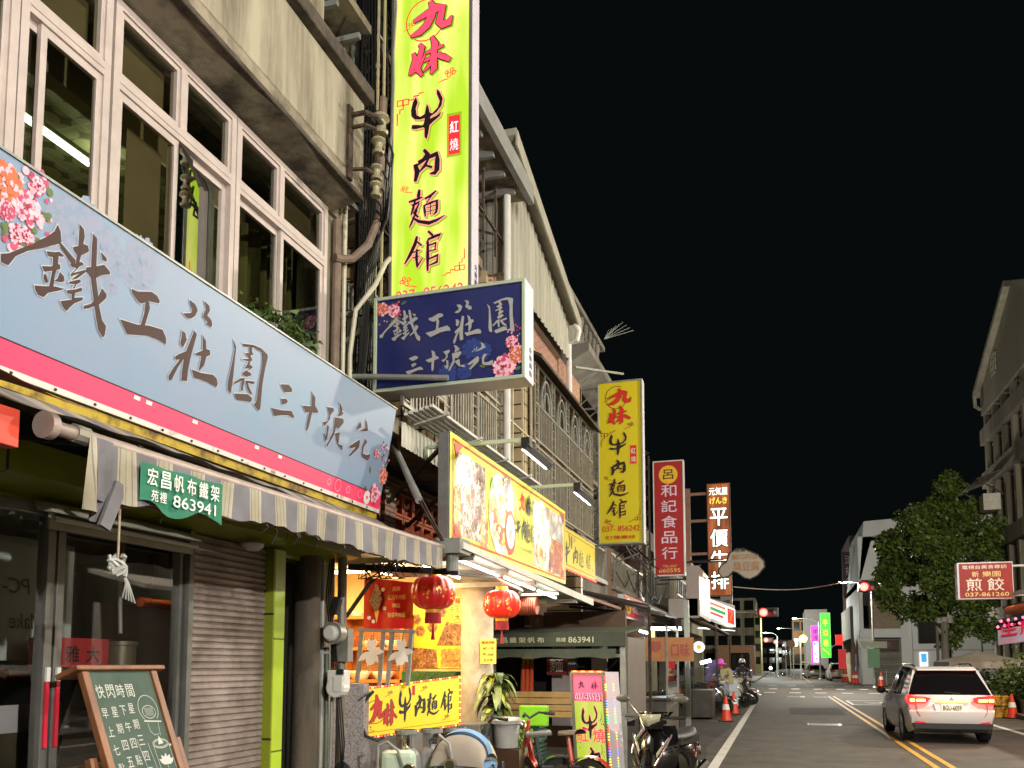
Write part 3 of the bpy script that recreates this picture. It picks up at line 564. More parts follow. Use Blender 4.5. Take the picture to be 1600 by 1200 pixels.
m.box((-4.05, gb-.03, 0), (-3.98, gb, 2.5)); m.box((-4.05, 1.2, 2.44), (-3.98, gb, 2.5)); m.box((-4.05, 1.2, 0), (-3.98, gb, .1))
m.build('shop_front_frame', M['alu_dark'], h1, bevel=.004)
for a, b in ((1.2, ga-.06), (ga+.067, gb-.03)):
    m = MB(); m.poly([(-4.01, a, .1), (-4.01, b, .1), (-4.01, b, 2.44), (-4.01, a, 2.44)]); m.build('shop_window', M['glass_shop'], h1)
hb = MB()
for yy in (ga-.035, ga+.04):
    hb.box((-3.969, yy-.012, 1.13), (-3.955, yy+.012, 1.5), 0); hb.box((-3.969, yy-.013, 1.5), (-3.953, yy+.013, 1.58), 1)
hb.build('door_handle', [mat('red_sticker', S(206,40,60), .5), M['white']], h1)
m = MB(); m.box((-8, .5, 0), (-7.9, 6.3, 2.6)); m.box((-7.9, .5, 2.5), (-4.2, 6.3, 2.56)); m.box((-7.9, .4, 0), (-4.2, .5, 2.5)); m.build('shop_room', mat('dim_shop_wall', S(150,148,136), .9, var=.4, vs=1.2), h1)
# things seen through the shop glass
wp = thing('poster_board', 'white printed poster board leaning behind the shop glass, at the left edge', 'poster', (-4.15, 3.5, 0))
pn = Panel((-4.12, 3.0, 0.2), (0, 1, 0), (-.05, 0, 1)); m = MB(); m.prism([pn.p(0, 0), pn.p(.72, 0), pn.p(.72, 1.27), pn.p(0, 1.27)], pn.n*.02); m.build('board', M['lav'], wp)
m = MB(); pn.rect(m, .3, .2, .66, .7, 0, .022); m.build('picture', mat('dark_picture', S(60,52,44), .6, col2=S(120,104,80), vs=3), wp)
wp2 = thing('poster_board', 'tall white sheet printed with faint writing and a dark photograph, behind the wooden easel', 'poster', (-4.3, 4.1, 0))
pn = Panel((-4.3, 3.72, 0.2), (0, 1, 0), (0, 0, 1)); m = MB(); m.prism([pn.p(0, 0), pn.p(.62, 0), pn.p(.62, 1.16), pn.p(0, 1.16)], pn.n*.015); m.build('board', M['lav'], wp2)
m = MB(); pn.rect(m, .08, .55, .5, 1.0, 0, .018); m.build('picture', mat('brown_picture', S(90,80,56), .6, col2=S(34,32,26), vs=3), wp2)
build_text('lettering', M['blacktxt'], wp2, lambda mb: pn.text(mb, '貝麗 良品', .12, .42, .36, .06, 0, .018))
cb = thing('white_curtain_board', 'pale hanging sheet with mirrored handwriting, seen through the shop glass', 'hanging sheet', (-4.6, 4.5, 0))
pn = Panel((-4.6, 3.72, 1.62), (0, 1, 0), (0, 0, 1)); m = MB(); m.grid(lambda u, v: pn.p(1.0*u, .78*v, .012*math.sin(u*24)), 40, 2); m.build('sheet', mat('pale_sheet', S(196,202,198), .7, var=.15, vs=3), cb, smooth=True)
def mirror(mb): 
    for body, x, y, wd, ht in (('雅', .1, .42, .09, .1), ('PC-', .42, .42, .2, .1), ('Make', .48, .2, .24, .1), ('amazing', .06, .2, .34, .1)):
        vs, fs = text_geo(body, .0); mb.add([pn.p(x + (1-a)*wd - .12*b*ht, y + b*ht, .02) for a, b in vs], fs)
build_text('lettering', mat('grey_print', S(80,70,68), .6), cb, mirror)
bx = thing('red_carton', 'red carton with black brush lettering standing inside the glass above the easel', 'carton', (-4.2, 4.3, 1.55))
m = MB(); m.box((-4.4, 4.18, 1.58), (-4.2, 4.62, 1.76)); m.build('box', mat('red_card', S(190,52,60), .6), bx)
pn = Panel((-4.2, 4.18, 1.58), (0, 1, 0), (0, 0, 1)); build_text('lettering', M['blacktxt'], bx, lambda mb: (pn.text(mb, '雅', .08, .03, .11, .1, 0, .003, .03), pn.text(mb, '大', .25, .03, .11, .1, 0, .003, .03)))
m = MB(); m.lathe([(0, 0), (.1, 0), (.1, .14), (.11, .145), (.11, .17), (0, .17)], (-4.25, 4.78, 1.58), 18)
tag(m.build('storage_tin', mat('grey_tin', S(120,112,98), .4, .5), smooth=True, origin=(-4.25, 4.78, 1.58)), 'round tin with a pale lid beside the red carton behind the glass', 'tin')
sf = MB(); sf.box((-4.45, 3.8, 1.53), (-4.13, 4.95, 1.57)); tag(sf.build('shelf_board', M['dark_wood'], origin=(-4.3, 4.4, 1.55)), 'dark shelf behind the shop glass carrying a red carton and a tin', 'shelf')
m = MB(); m.tube([(-4.2, 3.55, 2.5), (-4.2, 3.56, 2.3), (-4.22, 3.5, 2.1), (-4.2, 3.48, 1.9), (-4.21, 3.53, 1.75)], .018, 8); m.tube([(-4.2, 4.72, 2.5), (-4.2, 4.7, 2.2), (-4.23, 4.74, 2.0), (-4.2, 4.72, 1.8)], .014, 8)
tag(m.build('ceiling_hose', M['pvc'], smooth=True, origin=(-4.2, 3.5, 2.5)), 'pale flexible hoses hanging from the ceiling inside the glass shop front', 'hose')
# strip light under the beam
fx = thing('batten_light', 'cream unlit fluorescent batten fixed under the green beam over the shop glass', 'light fitting', (-3.9, 4.4, 2.5))
a, b = 3.78, 5.08
m = MB(); m.prism([(-4.0, a, 2.52), (-3.9, a, 2.5), (-3.84, a, 2.44), (-3.97, a, 2.46)], (0, b-a, 0)); m.box((-3.92, a+.03, 2.36), (-3.9, a+.06, 2.46)); m.box((-3.92, b-.06, 2.36), (-3.9, b-.03, 2.46)); m.box((-3.95, a+.06, 2.36), (-3.9, b-.06, 2.42)); m.build('housing', M['cream_sheet'], fx, bevel=.004)
m = MB(); m.tube([(-3.87, a+.03, 2.41), (-3.87, b-.03, 2.41)], .016, 8); m.build('tube', M['white_paint'], fx, smooth=True)
m = MB(); m.lathe([(0, .05), (.09, .05), (.085, .03), (.05, 0), (0, 0)], (-3.88, 5.72, 2.47), 16)
tag(m.build('ceiling_spot', M['lav'], smooth=True, origin=(-3.88, 5.72, 2.5)), 'small round white downlight under the green soffit over the shutter', 'downlight')

# ---- the long pale blue banner
bn = thing('shop_banner', 'long pale blue shop banner with brown brush characters and a pink lower band', 'shop sign', (-3.5, 4.5, 3.0))
m = MB(); c = [BAN.p(0, 0, -.06), BAN.p(BAN_L, 0, -.06), BAN.p(BAN_L, BAN_H, -.06), BAN.p(0, BAN_H, -.06)]; m.prism(c, BAN.n*.056); m.build('frame', M['steel'], bn)
m = MB(); BAN.rect(m, 0, .128, BAN_L, BAN_H, 0, .0); BAN.rect(m, 0, 0, BAN_L, .128, 1, .0)
bl = mat('banner_blue', S(116,145,170), .45, col2=S(128,142,166), vs=1.2, bump=.08, bs=2)
pk = mat('banner_pink', S(240,62,104), .42, var=.06, vs=2)
m.build('face', [bl, pk], bn)
m = MB(); BAN.rect(m, 0, .126, BAN_L, .132, 2, .003)
for x_, r_ in ((BAN_L-.4, .035), (BAN_L-.62, .03), (BAN_L-.8, .05), (BAN_L-.95, .025), (BAN_L-.12, .03)):
    BAN.arc(m, x_, .07, r_, 0, 360, .006, 1, .002)
for i in range(8): BAN.disc(m, BAN_L-.27+.04*math.cos(i*.785), .065+.04*math.sin(i*.785), .024, 3, .003)
for x_ in (2.1, 2.2, 2.62, 3.3, 3.6): BAN.rect(m, x_, .095, x_+.05, .118, 3, .002)
m.build('band_print', [M['grey_paint'], mat('pink_outline', S(250,170,190), .5), M['blacktxt'], M['white']], bn)
m = MB()
for ch, ps in BIGL.items():
    for pg in ps: BAN.shape(m, pg, 0, .0052)
m2 = MB()
for ch, ps in BIGL.items():
    for pg in ps:
        for i in range(len(pg)): BAN.stroke(m2, [(*pg[i], .014), (*pg[(i+1) % len(pg)], .014)], 0, .0028)
m2.build('lettering_outline', mat('pale_print', S(180,186,194), .5), bn)
m.build('lettering', mat('brown_brush_print', S(60,36,33), .6), bn)
m = MB()
PEO = [M['peony'], M['peony2'], M['peony3'], M['peony_o'], M['leafprint']]
def fl(px, py, r, mo, mi, mc, a=0): q = MB(); BAN.flower(q, *on_banner(px, py), r, mo, mi, mc, .005, a); q.build('flower', PEO, bn)
fl(585, 772, .1, 0, 1, 2); fl(598, 744, .085, 1, 3, 0, .5); fl(588, 709, .05, 2, 1, 2); fl(592, 771, .03, 1, 1, 3)
fl(8, 285, .11, 1, 3, 3); fl(40, 322, .085, 0, 1, 2, .3); fl(58, 290, .05, 0, 1, 2); fl(25, 365, .05, 2, 1, 1, .4); fl(40, 368, .045, 2, 1, 1); fl(10, 330, .05, 1, 0, 0)
for i in range(26):
    x, y = on_banner(random.uniform(592, 608), random.uniform(690, 735)); BAN.disc(m, x, y, .012, random.choice((0, 1, 1, 4)), .004)
for i in range(60):
    x, y = on_banner(random.uniform(0, 80), random.uniform(262, 390)); BAN.disc(m, x, y, random.uniform(.01, .022), random.choice((0, 1, 1, 4)), .004)
for px, py, a in ((572, 768, 2.4), (600, 726, .5), (607, 770, -.5), (8, 345, -1.4), (12, 350, -1.9), (50, 372, 0), (64, 330, -.4), (578, 740, 2)): BAN.leaf(m, *on_banner(px, py), .07, a, 4, .004)
m.build('buds', PEO, bn)
FAD = [mat('faded_lilac', S(124,142,166), .5, var=.05, vs=20), mat('faded_lilac_pale', S(136,144,168), .5, var=.05, vs=20)]
for px, py, r in ((120, 365, .2), (160, 385, .14), (222, 408, .15), (185, 412, .08), (205, 432, .07), (140, 430, .09), (175, 445, .06), (225, 445, .06), (90, 330, .09)): m = MB(); BAN.flower(m, *on_banner(px, py), r, 0, 1, 0, .0003, 0, .00004); m.build('faded_flower', FAD, bn)
m = MB(); q = lambda v0, v1, n0, n1, mm: m.prism([BAN.p(0, v0, n0), BAN.p(BAN_L, v0, n0), BAN.p(BAN_L, v1, n0), BAN.p(0, v1, n0)], BAN.n*(n1-n0), mm)
q(-.035, -.003, -.06, .012, 0); q(-.095, -.045, -.1, -.01, 1); q(BAN_H+.002, BAN_H+.014, -.06, .01, 2)
for i in range(20): m.obox(BAN.p(.2+i*.27, -.02, .014), (.012, .012, .012), None, 3)
m.build('rail', [mat('chalky_rail', S(214,206,196), .5, col2=S(120,84,60), vs=9, lo=.3, hi=.42), mat('mustard_rail', S(178,152,44), .6, col2=S(96,72,30), vs=8, lo=.35, hi=.55), M['steel'], M['black_iron']], bn)
# ---- awning
aw = thing('awning', 'faded grey and cream striped canvas awning with a ragged valance over the shop front', 'awning', (-3.3, 5, 2.7))
def stripemat(name):
    m = mat(name, S(120,118,124), .85); n = m.node_tree.nodes; l = m.node_tree.links; p = n['Principled BSDF']
    tc = n.new('ShaderNodeTexCoord'); sx = n.new('ShaderNodeSeparateXYZ'); l.new(tc.outputs['Object'], sx.inputs[0])
    d = n.new('ShaderNodeMath'); d.operation = 'MULTIPLY_ADD'; d.inputs[1].default_value = 1/.262; d.inputs[2].default_value = 50.25; l.new(sx.outputs[1], d.inputs[0])
    f = n.new('ShaderNodeMath'); f.operation = 'FRACT'; l.new(d.outputs[0], f.inputs[0])
    cr = n.new('ShaderNodeValToRGB'); cr.color_ramp.interpolation = 'CONSTANT'; e = cr.color_ramp.elements
    e[0].position = 0; e[0].color = (*S(120,118,124), 1); e[1].position = .54; e[1].color = (*S(172,164,144), 1)
    for po, cl in ((.58, S(128,124,114)), (.61, S(166,158,136)), (.72, S(140,140,124)), (.75, S(168,160,138)), (.86, S(128,124,114)), (.89, S(172,164,144)), (.955, S(182,176,158)), (.985, S(110,106,108))):
        q = e.new(po); q.color = (*cl, 1)
    l.new(f.outputs[0], cr.inputs[0])
    nz = n.new('ShaderNodeTexNoise'); nz.inputs['Scale'].default_value = 4; nz.inputs['Detail'].default_value = 7; l.new(tc.outputs['Object'], nz.inputs['Vector'])
    c2 = n.new('ShaderNodeValToRGB'); c2.color_ramp.elements[0].position = .3; c2.color_ramp.elements[0].color = (.62,.6,.56,1); c2.color_ramp.elements[1].position = .62; l.new(nz.outputs[0], c2.inputs[0])
    mx = n.new('ShaderNodeMix'); mx.data_type = 'RGBA'; mx.blend_type = 'MULTIPLY'; mx.inputs[0].default_value = 1; l.new(cr.outputs[0], mx.inputs[6]); l.new(c2.outputs[0], mx.inputs[7]); l.new(mx.outputs[2], p.inputs['Base Color'])
    return m
M['stripe'] = stripemat('striped_canvas')
AY0, AY1, AX = 2.95, 7.32, -2.95
m = MB(); m.grid(lambda u, v: (-3.62+.66*u, AY0+(AY1-AY0)*v, 2.95-.27*u-.03*math.sin(math.pi*u)+.006*math.sin(v*70)*u+.012*math.sin(v*9)), 8, 120)
m.build('canvas', M['stripe'], aw, smooth=True)
def vz(v, u):
    rag = .007*math.sin(v*53)+.006*math.sin(v*131+math.sin(v*40))+.012*math.sin(v*11)
    d = .22 + .08*max(0, 1-v*4) + rag; return 2.675 - .035*(1-v) - d*u
m = MB(); m.grid(lambda u, v: (AX+.007*math.sin(v*95+1+2*math.sin(v*13))*u+.014*math.sin(v*23)*u+.01*(u > 0), AY0+.17+(AY1-AY0-.17)*v, vz(v, u)), 8, 220)
m.build('valance', M['stripe'], aw, smooth=True)
m = MB(); m.tube([(AX-.02, AY0+.17+(AY1-AY0-.17)*i/60, vz(i/60, 1)) for i in range(61)], .007, 5); 
m.build('hem', mat('pinkish_hem', S(140,104,98), .8, var=.4, vs=12), aw)
m = MB(); m.tube([(AX-.02, 2.86, 2.615), (AX-.02, AY1+.05, 2.67)], .032, 12, 0); m.tube([(AX-.02, 2.84, 2.614), (AX-.02, 2.88, 2.615)], .06, 16, 0)
m.tube([(AX-.02, 3.0, 2.62), (AX-.02, 3.08, 2.62)], .042, 10, 1)
m.build('front_pole', [mat('old_pole', S(178,160,150), .5, .2, var=.3, vs=8), M['sheet_grey_shadow']], aw, smooth=True)
m = MB(); 
for yy in (3.4, 5.2, 7.0): m.bar((-3.95, yy, 2.8), (AX, yy, 2.64), .03)
m.build('arm', M['black_iron'], aw)
m = MB(); m.grid(lambda u, v: (AX+.02+.05*math.sin(v*7)*u, 3.06+.14*v-.03*u, 2.62-.34*u-.05*v*u), 6, 10); m.prism([(AX+.06, 3.1, 2.22), (AX+.06, 3.16, 2.2), (AX+.05, 3.27, 2.42), (AX+.05, 3.2, 2.44)], (-.02, 0, 0))
m.build('torn_end', M['stripe'], aw, smooth=True)
pt = Panel((AX+.04, 3.36, 2.355), (0, 1, .02), (0, 0, 1)); m = MB()
m.grid(lambda u, v: pt.p(.62*u, .21*v + .03*math.sin(u*9+1)*(1-v), .012*math.sin(u*14)), 24, 4); m.build('patch', mat('green_patch', S(34,118,88), .7, var=.2, vs=6), aw, smooth=True)
def ptx(mb):
    for i, ch in enumerate('宏昌帆布鐵架'): pt.text(mb, ch, .03+i*.097, .105, .072, .085, 0, .016, .02)
    for i, ch in enumerate('苑裡'): pt.text(mb, ch, .06+i*.06, .03, .05, .055, 0, .016, .012)
    pt.text(mb, '863941', .22, .025, .34, .06, 0, .016, .012)
build_text('patch_lettering', M['white'], aw, ptx)
m = MB()
for i in range(14):
    v = random.random(); y = AY0+.2+(AY1-AY0-.2)*v; z = vz(v, 1); m.tube([(AX, y, z), (AX+.01, y+.01, z-.03), (AX-.01, y-.005+random.uniform(-.02, .02), z-random.uniform(.05, .12))], .004, 4)
m.build('loose_thread', M['cable'], aw)
# rope with a knotted end
rp = thing('rope', 'pale rope with a thick knot hanging from the torn awning end', 'rope', (-2.98, 3.3, 2.4))
rc = at(184, 880, X=-2.98)
m = MB(); m.tube([(-2.98, rc.y, 2.42), (-2.98, rc.y, rc.z+.02)], .006, 6); m.build('cord', mat('rope_fibre', S(176,156,132), .9, var=.3, vs=30), rp)
m = MB()
for k in range(4): m.tube([rc + V((.025*math.cos(t*.7+k), .03*math.sin(t*.9+k*1.4), .035-.011*t+.01*math.sin(t*2+k))) for t in range(9)], .01, 6)
for k in range(5): m.tube([rc+V((0, .02, -.02)), rc+V((.01, .045+.005*k, -.09)), rc+V((.008*k-.01, .05+.012*k, -.16-.006*k))], .004, 5)
m.tube([rc+V((0, -.01, -.03)), rc+V((0, -.035, -.05)), rc+V((0, -.04, -.02)), rc+V((0, -.015, .01))], .008, 6)
m.build('knot', M['pvc'], rp, smooth=True)
# neighbour's sign at the left edge
rs = thing('red_sign_box', 'plain orange red sign panel under a brown canvas flap, cut by the left edge', 'sign', (-3, 2.6, 2.4))
q0 = at(29, 700, X=-3.0); q1 = at(29, 640, X=-3.0)
m = MB(); m.box((-3.06, 1.7, q0.z), (-3.0, q0.y, q1.z)); m.build('panel', mat('orange_red_panel', S(214,74,56), .5, var=.06, vs=2), rs, bevel=.004)
m = MB(); m.grid(lambda u, v: (-3.45+.6*u, 1.7+1.32*v, 2.92-.2*u-.02*math.sin(v*9)*u), 6, 16); m.build('canvas_flap', mat('brown_canvas', S(120,84,66), .8, var=.3, vs=5), rs, smooth=True)
# easel chalkboard
ea = thing('chalkboard_easel', 'wooden easel chalkboard with chalk opening hours and a drawn coffee cup, before the shop glass', 'chalkboard', (-3.6, 4.1, 0))
EB = Panel((-3.32, 3.93, .55), (0, 1, 0), (-.42, 0, 1.05)); EW, EH = .5, 1.08
m = MB(); m.prism([EB.p(-.05, -.3, -.02), EB.p(0, -.3, -.02), EB.p(0, EH, -.02), EB.p(-.05, EH, -.02)], EB.n*.04); m.prism([EB.p(EW, -.3, -.02), EB.p(EW+.05, -.3, -.02), EB.p(EW+.05, EH, -.02), EB.p(EW, EH, -.02)], EB.n*.04)
m.prism([EB.p(-.12, -.3, -.12), EB.p(-.07, -.3, -.12), EB.p(-.07, EH*.55, -.06), EB.p(-.12, EH*.55, -.06)], EB.n*.04); m.prism([EB.p(EW+.06, -.3, -.02), EB.p(EW+.1, -.3, -.02), EB.p(EW+.1, EH*.6, -.02), EB.p(EW+.06, EH*.6, -.02)], EB.n*.03)
m.build('frame', M['wood'], ea, bevel=.004)
m = MB(); m.prism([EB.p(-.1, EH, -.12), EB.p(EW+.11, EH, -.12), EB.p(EW+.11, EH, .04), EB.p(-.1, EH, .04)], EB.v*.03); m.build('top_shelf', M['wood'], ea, bevel=.006)
m = MB(); m.prism([EB.p(0, -.2, -.01), EB.p(EW, -.2, -.01), EB.p(EW, EH, -.01), EB.p(0, EH, -.01)], EB.n*.015); m.build('board', mat('dusty_chalkboard', S(84,102,90), .85, col2=S(66,84,74), vs=3), ea)
def chalk(mb):
    for i, ch in enumerate('快閃時間'): EB.text(mb, ch, .025+i*.078, EH-.16, .06, .08, 0, .007, .004)
    for j, (s_, x, y, st) in enumerate((('早上七點至八點', .025, EH-.22, .108), ('星期四五六日', .1, EH-.215, .1), ('下午四點至六', .168, EH-.21, .1), ('星期三四五六', .235, EH-.2, .098))):
        for i, ch in enumerate(s_): EB.text(mb, ch, x+.004*i, y-.06-i*st, .045, .06, 0, .007, .003)
    L = lambda pts: EB.line(mb, pts, .0035, 0, .007)
    cx, cy = .395, EH-.24
    EB.arc(mb, cx, cy, .08, -50, 235, .0035, 0, .007, 24, ry=.085); EB.arc(mb, cx, cy-.02, .055, 0, 360, .0035, 0, .007, 20, ry=.04)
    for k in range(7): L([(cx-.03+k*.01, cy+.005), (cx-.028+k*.01, cy-.045)])
    EB.line(mb, [(cx-.06, cy-.075), (cx+.075, cy-.085)], .012, 0, .007)
    L([(cx-.04, cy-.09), (cx-.035, cy-.14), (cx-.01, cy-.165), (cx+.03, cy-.16)]); L([(cx+.05, cy-.09), (cx+.04, cy-.17)])
    cy2 = cy-.22
    EB.arc(mb, cx+.02, cy2, .065, 0, 360, .004, 0, .007, 24, ry=.028); EB.arc(mb, cx+.02, cy2, .055, 0, 360, .003, 0, .007, 24, ry=.02)
    EB.shape(mb, [(cx, cy2-.005), (cx+.02, cy2+.05), (cx+.045, cy2)], 0, .007)
    L([(cx-.045, cy2), (cx-.03, cy2-.22)]); L([(cx+.085, cy2), (cx+.1, cy2-.22)]); L([(cx-.03, cy2-.22), (cx+.1, cy2-.22)])
    EB.arc(mb, cx+.1, cy2-.09, .05, 100, -80, .014, 0, .007, 12, ry=.075)
    for a_ in (.5, 1.0, 1.5, 2.1, 2.6): EB.leaf(mb, cx+.03, cy2-.13, .07, a_, 0, .007)
    L([(cx+.03, cy2-.08), (cx+.03, cy2-.19)]); L([(cx-.07, cy2-.24), (cx+.13, cy2-.235), (cx+.14, cy2-.36), (cx-.07, cy2-.37), (cx-.07, cy2-.24)])
    for k in range(3): EB.arc(mb, cx+k*.045, cy2-.3, .018, 0, 360, .0035, 0, .007, 14, ry=.03)
    L([(.23, EH-.42), (.29, EH-.85)]); L([(.31, EH-.45), (.33, EH-.62)])
build_text('chalk_writing', mat('chalk', S(206,206,196), .95), ea, chalk)
# ================================================================== STREET LAMPS (the near one stands out of the picture to the right, the low one is added)
def street_lamp(name, label, base, h, arm, watts, col=(1, .93, .8), group=None, dirx=-1, sz=.16):
    base = V(base); t = thing(name, label, 'street lamp', base, group)
    m = MB(); m.tube([base, base+V((0, 0, h*.5)), base+V((0, 0, h-.4))], [.08, .065, .05], 10); m.lathe([(0, 0), (.16, 0), (.16, .04), (.1, .1), (.1, .5), (.085, .55)], base, 12)
    m.build('pole', M['steel'], t, smooth=True)
    e = base+V((dirx*arm, 0, h)); m = MB(); m.tube([base+V((0, 0, h-.6)), base+V((dirx*arm*.15, 0, h-.25)), base+V((dirx*arm*.5, 0, h-.05)), e], .03, 8); m.build('arm', M['steel'], t, smooth=True)
    m = MB(); m.grid(lambda u, v: (e.x+dirx*(-.1+.6*u), e.y+.13*math.cos(math.pi*v)*math.sin(math.pi*(.15+.75*u)), e.z+.09*math.sin(math.pi*v)*math.sin(math.pi*(.15+.8*u))), 8, 8); m.build('lamp_head', M['grey_paint'], t, smooth=True)
    m = MB(); m.sph((e.x+dirx*.22, e.y, e.z-.01), (.2, .1, .06), 12); m.build('lens', glow('lamp_lens', (1, .95, .85), 25), t, smooth=True)
    light('POINT', 'street_lamp_light', (e.x+dirx*.22, e.y, e.z-.16), watts, col, sz*.7, t)
    return t
street_lamp('street_lamp', 'tall steel street lamp standing on the kerb across the road from the concrete house', (7.0, 3.0, .14), 8.8, 2.6, LAMP_NEAR, (1, .94, .84))
street_lamp('street_lamp', 'added low steel street lamp out of view on the far pavement behind the photographer', (8.6, -3.0, .14), 5.2, 1.0, LAMP_MID*1.8, (1, .95, .88))  # added low down so that light reaches the shutter under the awning

# ================================================================== TALL LIT SIGN and its lattice
def lit_face(name, c1, c2, s, sc=1.6):
    m = mat(name, c1, .3); n = m.node_tree.nodes; l = m.node_tree.links; p = n['Principled BSDF']
    tc = n.new('ShaderNodeTexCoord'); mp = n.new('ShaderNodeMapping'); mp.inputs['Scale'].default_value = (2.6, 1, .42); l.new(tc.outputs['Object'], mp.inputs[0])
    nz = n.new('ShaderNodeTexNoise'); nz.inputs['Scale'].default_value = sc; nz.inputs['Detail'].default_value = 2; l.new(mp.outputs[0], nz.inputs['Vector'])
    cr = n.new('ShaderNodeValToRGB'); cr.color_ramp.elements[0].position = .38; cr.color_ramp.elements[1].position = .66; cr.color_ramp.elements[0].color = (*c1, 1); cr.color_ramp.elements[1].color = (*c2, 1)
    l.new(nz.outputs[0], cr.inputs[0]); l.new(cr.outputs[0], p.inputs['Emission Color']); p.inputs['Emission Strength'].default_value = s; p.inputs['Base Color'].default_value = (.08, .08, .02, 1)
    return m
M['lit_yellow'] = lit_face('backlit_yellow_green', S(180,224,36), S(255,250,135), 1.12)
M['pink_lit'] = glow('backlit_pink', S(248,70,100), .9)
M['red_lit'] = glow('backlit_red', S(235,40,50), .9)
M['white_lit'] = glow('backlit_white', (.9, .88, .9), .9)
M['edge_lit'] = glow('backlit_pink_edge', S(255,150,150), .8)
M['shade_lit'] = glow('olive_drop_shadow', S(140,176,28), .6)
def box_sign(name, label, x0, x1, z0, z1, y, dep, casing, group=None, cat='shop sign'):
    t = thing(name, label, cat, ((x0+x1)/2, y, z0), group)
    m = MB(); m.box((x0, y, z0), (x1, y+dep, z1), 0)
    for q in ((x0, z0, x0+.035, z1), (x1-.035, z0, x1, z1), (x0+.035, z0, x1-.035, z0+.035), (x0+.035, z1-.035, x1-.035, z1)): m.box((q[0], y-.025, q[1]), (q[2], y-.002, q[3]), 1)
    m.build('casing', casing, t, bevel=.006)
    p = Panel((x0+.035, y-.006, z0+.035), (1, 0, 0), (0, 0, 1)); p.w = x1-x0-.07; p.h = z1-z0-.07
    return t, p
def noodle_face(t, p, base, lit, tel2=True):
    """the yellow face of the noodle house sign; characters and corner marks keep their place from sign to sign"""
    W, H = p.w, p.h
    m = MB(); p.rect(m, 0, 0, W, H, 0, 0); m.build('face', base, t)
    red, blk, edge, shade, mark, white = (M['pink_lit'], M['blacktxt'], M['edge_lit'], M['shade_lit'], M['red_lit'], M['white_lit']) if lit else (M['redtxt'], M['blacktxt'], M['brownred'], M['brownred'], M['brownred'], M['white'])
    lay = (('九', .22, .86, .56, .1, 1), ('妹', .2, .735, .56, .115, 1), ('牛', .24, .54, .42, .145, 0), ('肉', .28, .42, .34, .092, 0), ('麵', .22, .285, .48, .11, 0), ('館', .17, .15, .49, .118, 0))
    o = MB(); f = MB()
    for ch, x, y, wd, ht, r in lay:
        b = (x*W, y*H, wd*W, ht*H)
        if lit: p.glyph(o, ch, b[0]+.014, b[1]-.014, b[2], b[3], 1, .0035, .014, 1.2)
        p.glyph(o, ch, *b, 2 if r else 0, .006, .012 if lit else .006, 1.2)
        p.glyph(f, ch, *b, 0 if r else 1, .010, 0, 1.2)
    o.build('lettering_outline', [edge, shade, blk], t); f.build('lettering', [red, blk], t)
    m = MB()
    p.arc(m, .42*W, .905*H, .26*W, 60, 330, .014, 0, .003, 24, ry=.26*W*1.05); p.cloud(m, .74*W, .72*H, .07*W, 0); p.cloud(m, .17*W, .4*H, .05*W, 0, flip=-1); p.cloud(m, .2*W, .125*H, .07*W, 0, flip=-1); p.cloud(m, .22*W, .895*H, .05*W, 0)
    p.fret(m, .05*W, .6*H, .05*W, 0); p.fret(m, .95*W, .2*H, .04*W, 0, fx=-1, fy=-1)
    m.build('corner_marks', mark, t)
    m = MB(); p.rect(m, .715*W, .475*H, .905*W, .605*H, 0, .003); p.rect(m, .735*W, .482*H, .885*W, .597*H, 1, .004); p.text(m, '紅', .755*W, .545*H, .11*W, .035*H, 2, .006, .008); p.text(m, '燒', .755*W, .493*H, .11*W, .035*H, 2, .006, .006)
    m.build('seal', [base if not lit else M['shade_lit'], mark if lit else M['redtxt'], white], t)
    m = MB(); p.text(m, '037- 856242', .06*W, .07*H, .88*W, .034*H, 0, .006, .02)
    if tel2: p.text(m, '訂購專線', .14*W, .022*H, .7*W, .022*H, 0, .006, .02)
    m.build('telephone', red if lit else M['redtxt'], t)
tall, pn = box_sign('tall_sign', 'tall lit yellow green noodle shop sign hanging high above the blue sign', -4.04, -3.07, 5.24, 9.19, 8.4, .22, [M['lav'], M['alu_dark']], 'yellow upright noodle signs')
noodle_face(tall, pn, M['lit_yellow'], True, False)
m = MB(); sp2 = Panel((-3.07, 8.42, 5.5), (0, 1, 0), (0, 0, 1)); sp2.column(m, '大東廣告', .06, .42, .09, .07, .085, 0, .003); m.build('maker_lettering', mat('blue_print', S(50,50,110), .5), tall)
# lattice tower carrying the signs
lt = thing('sign_lattice', 'dark angle iron lattice tower against the house wall, carrying the tall lit sign', 'sign frame', (-4.25, 8.5, 3))
m = MB()
for x, y, mm in ((-4.36, 8.25, 0), (-4.2, 8.25, 0), (-4.36, 8.75, 0), (-4.2, 8.75, 0)): m.bar((x, y, 2.9), (x, y, 10.5), .045, mm)
for k in range(15):
    z = 3.0+.5*k; m.bar((-4.36, 8.25, z), (-4.36, 8.75, z), .03); m.bar((-4.2, 8.25, z), (-4.2, 8.75, z), .03); m.bar((-4.36, 8.25, z), (-4.2, 8.25, z), .03); m.bar((-4.36, 8.25, z), (-4.2, 8.25, z+.5), .02); m.bar((-4.2, 8.25, z+.5), (-4.2, 8.75, z), .02)
m.build('upright', M['black_iron'], lt)
m = MB()
for x in (-4.12, -4.045): m.bar((x, 8.22, 3.2), (x, 8.22, 10.5), .022)
for k in range(7): m.bar((-4.12, 8.22, 3.6+k), (-4.045, 8.22, 3.5+k), .02)
m.build('guide_bar', M['cream_iron'], lt)
m = MB()
for k in range(9):
    z = 5.5+.42*k; m.bar((-4.4, 8.6, z), (-3.9, 8.6, z), .03); m.bar((-4.36, 8.75, z-.1), (-3.9, 8.55, z-.1), .03)
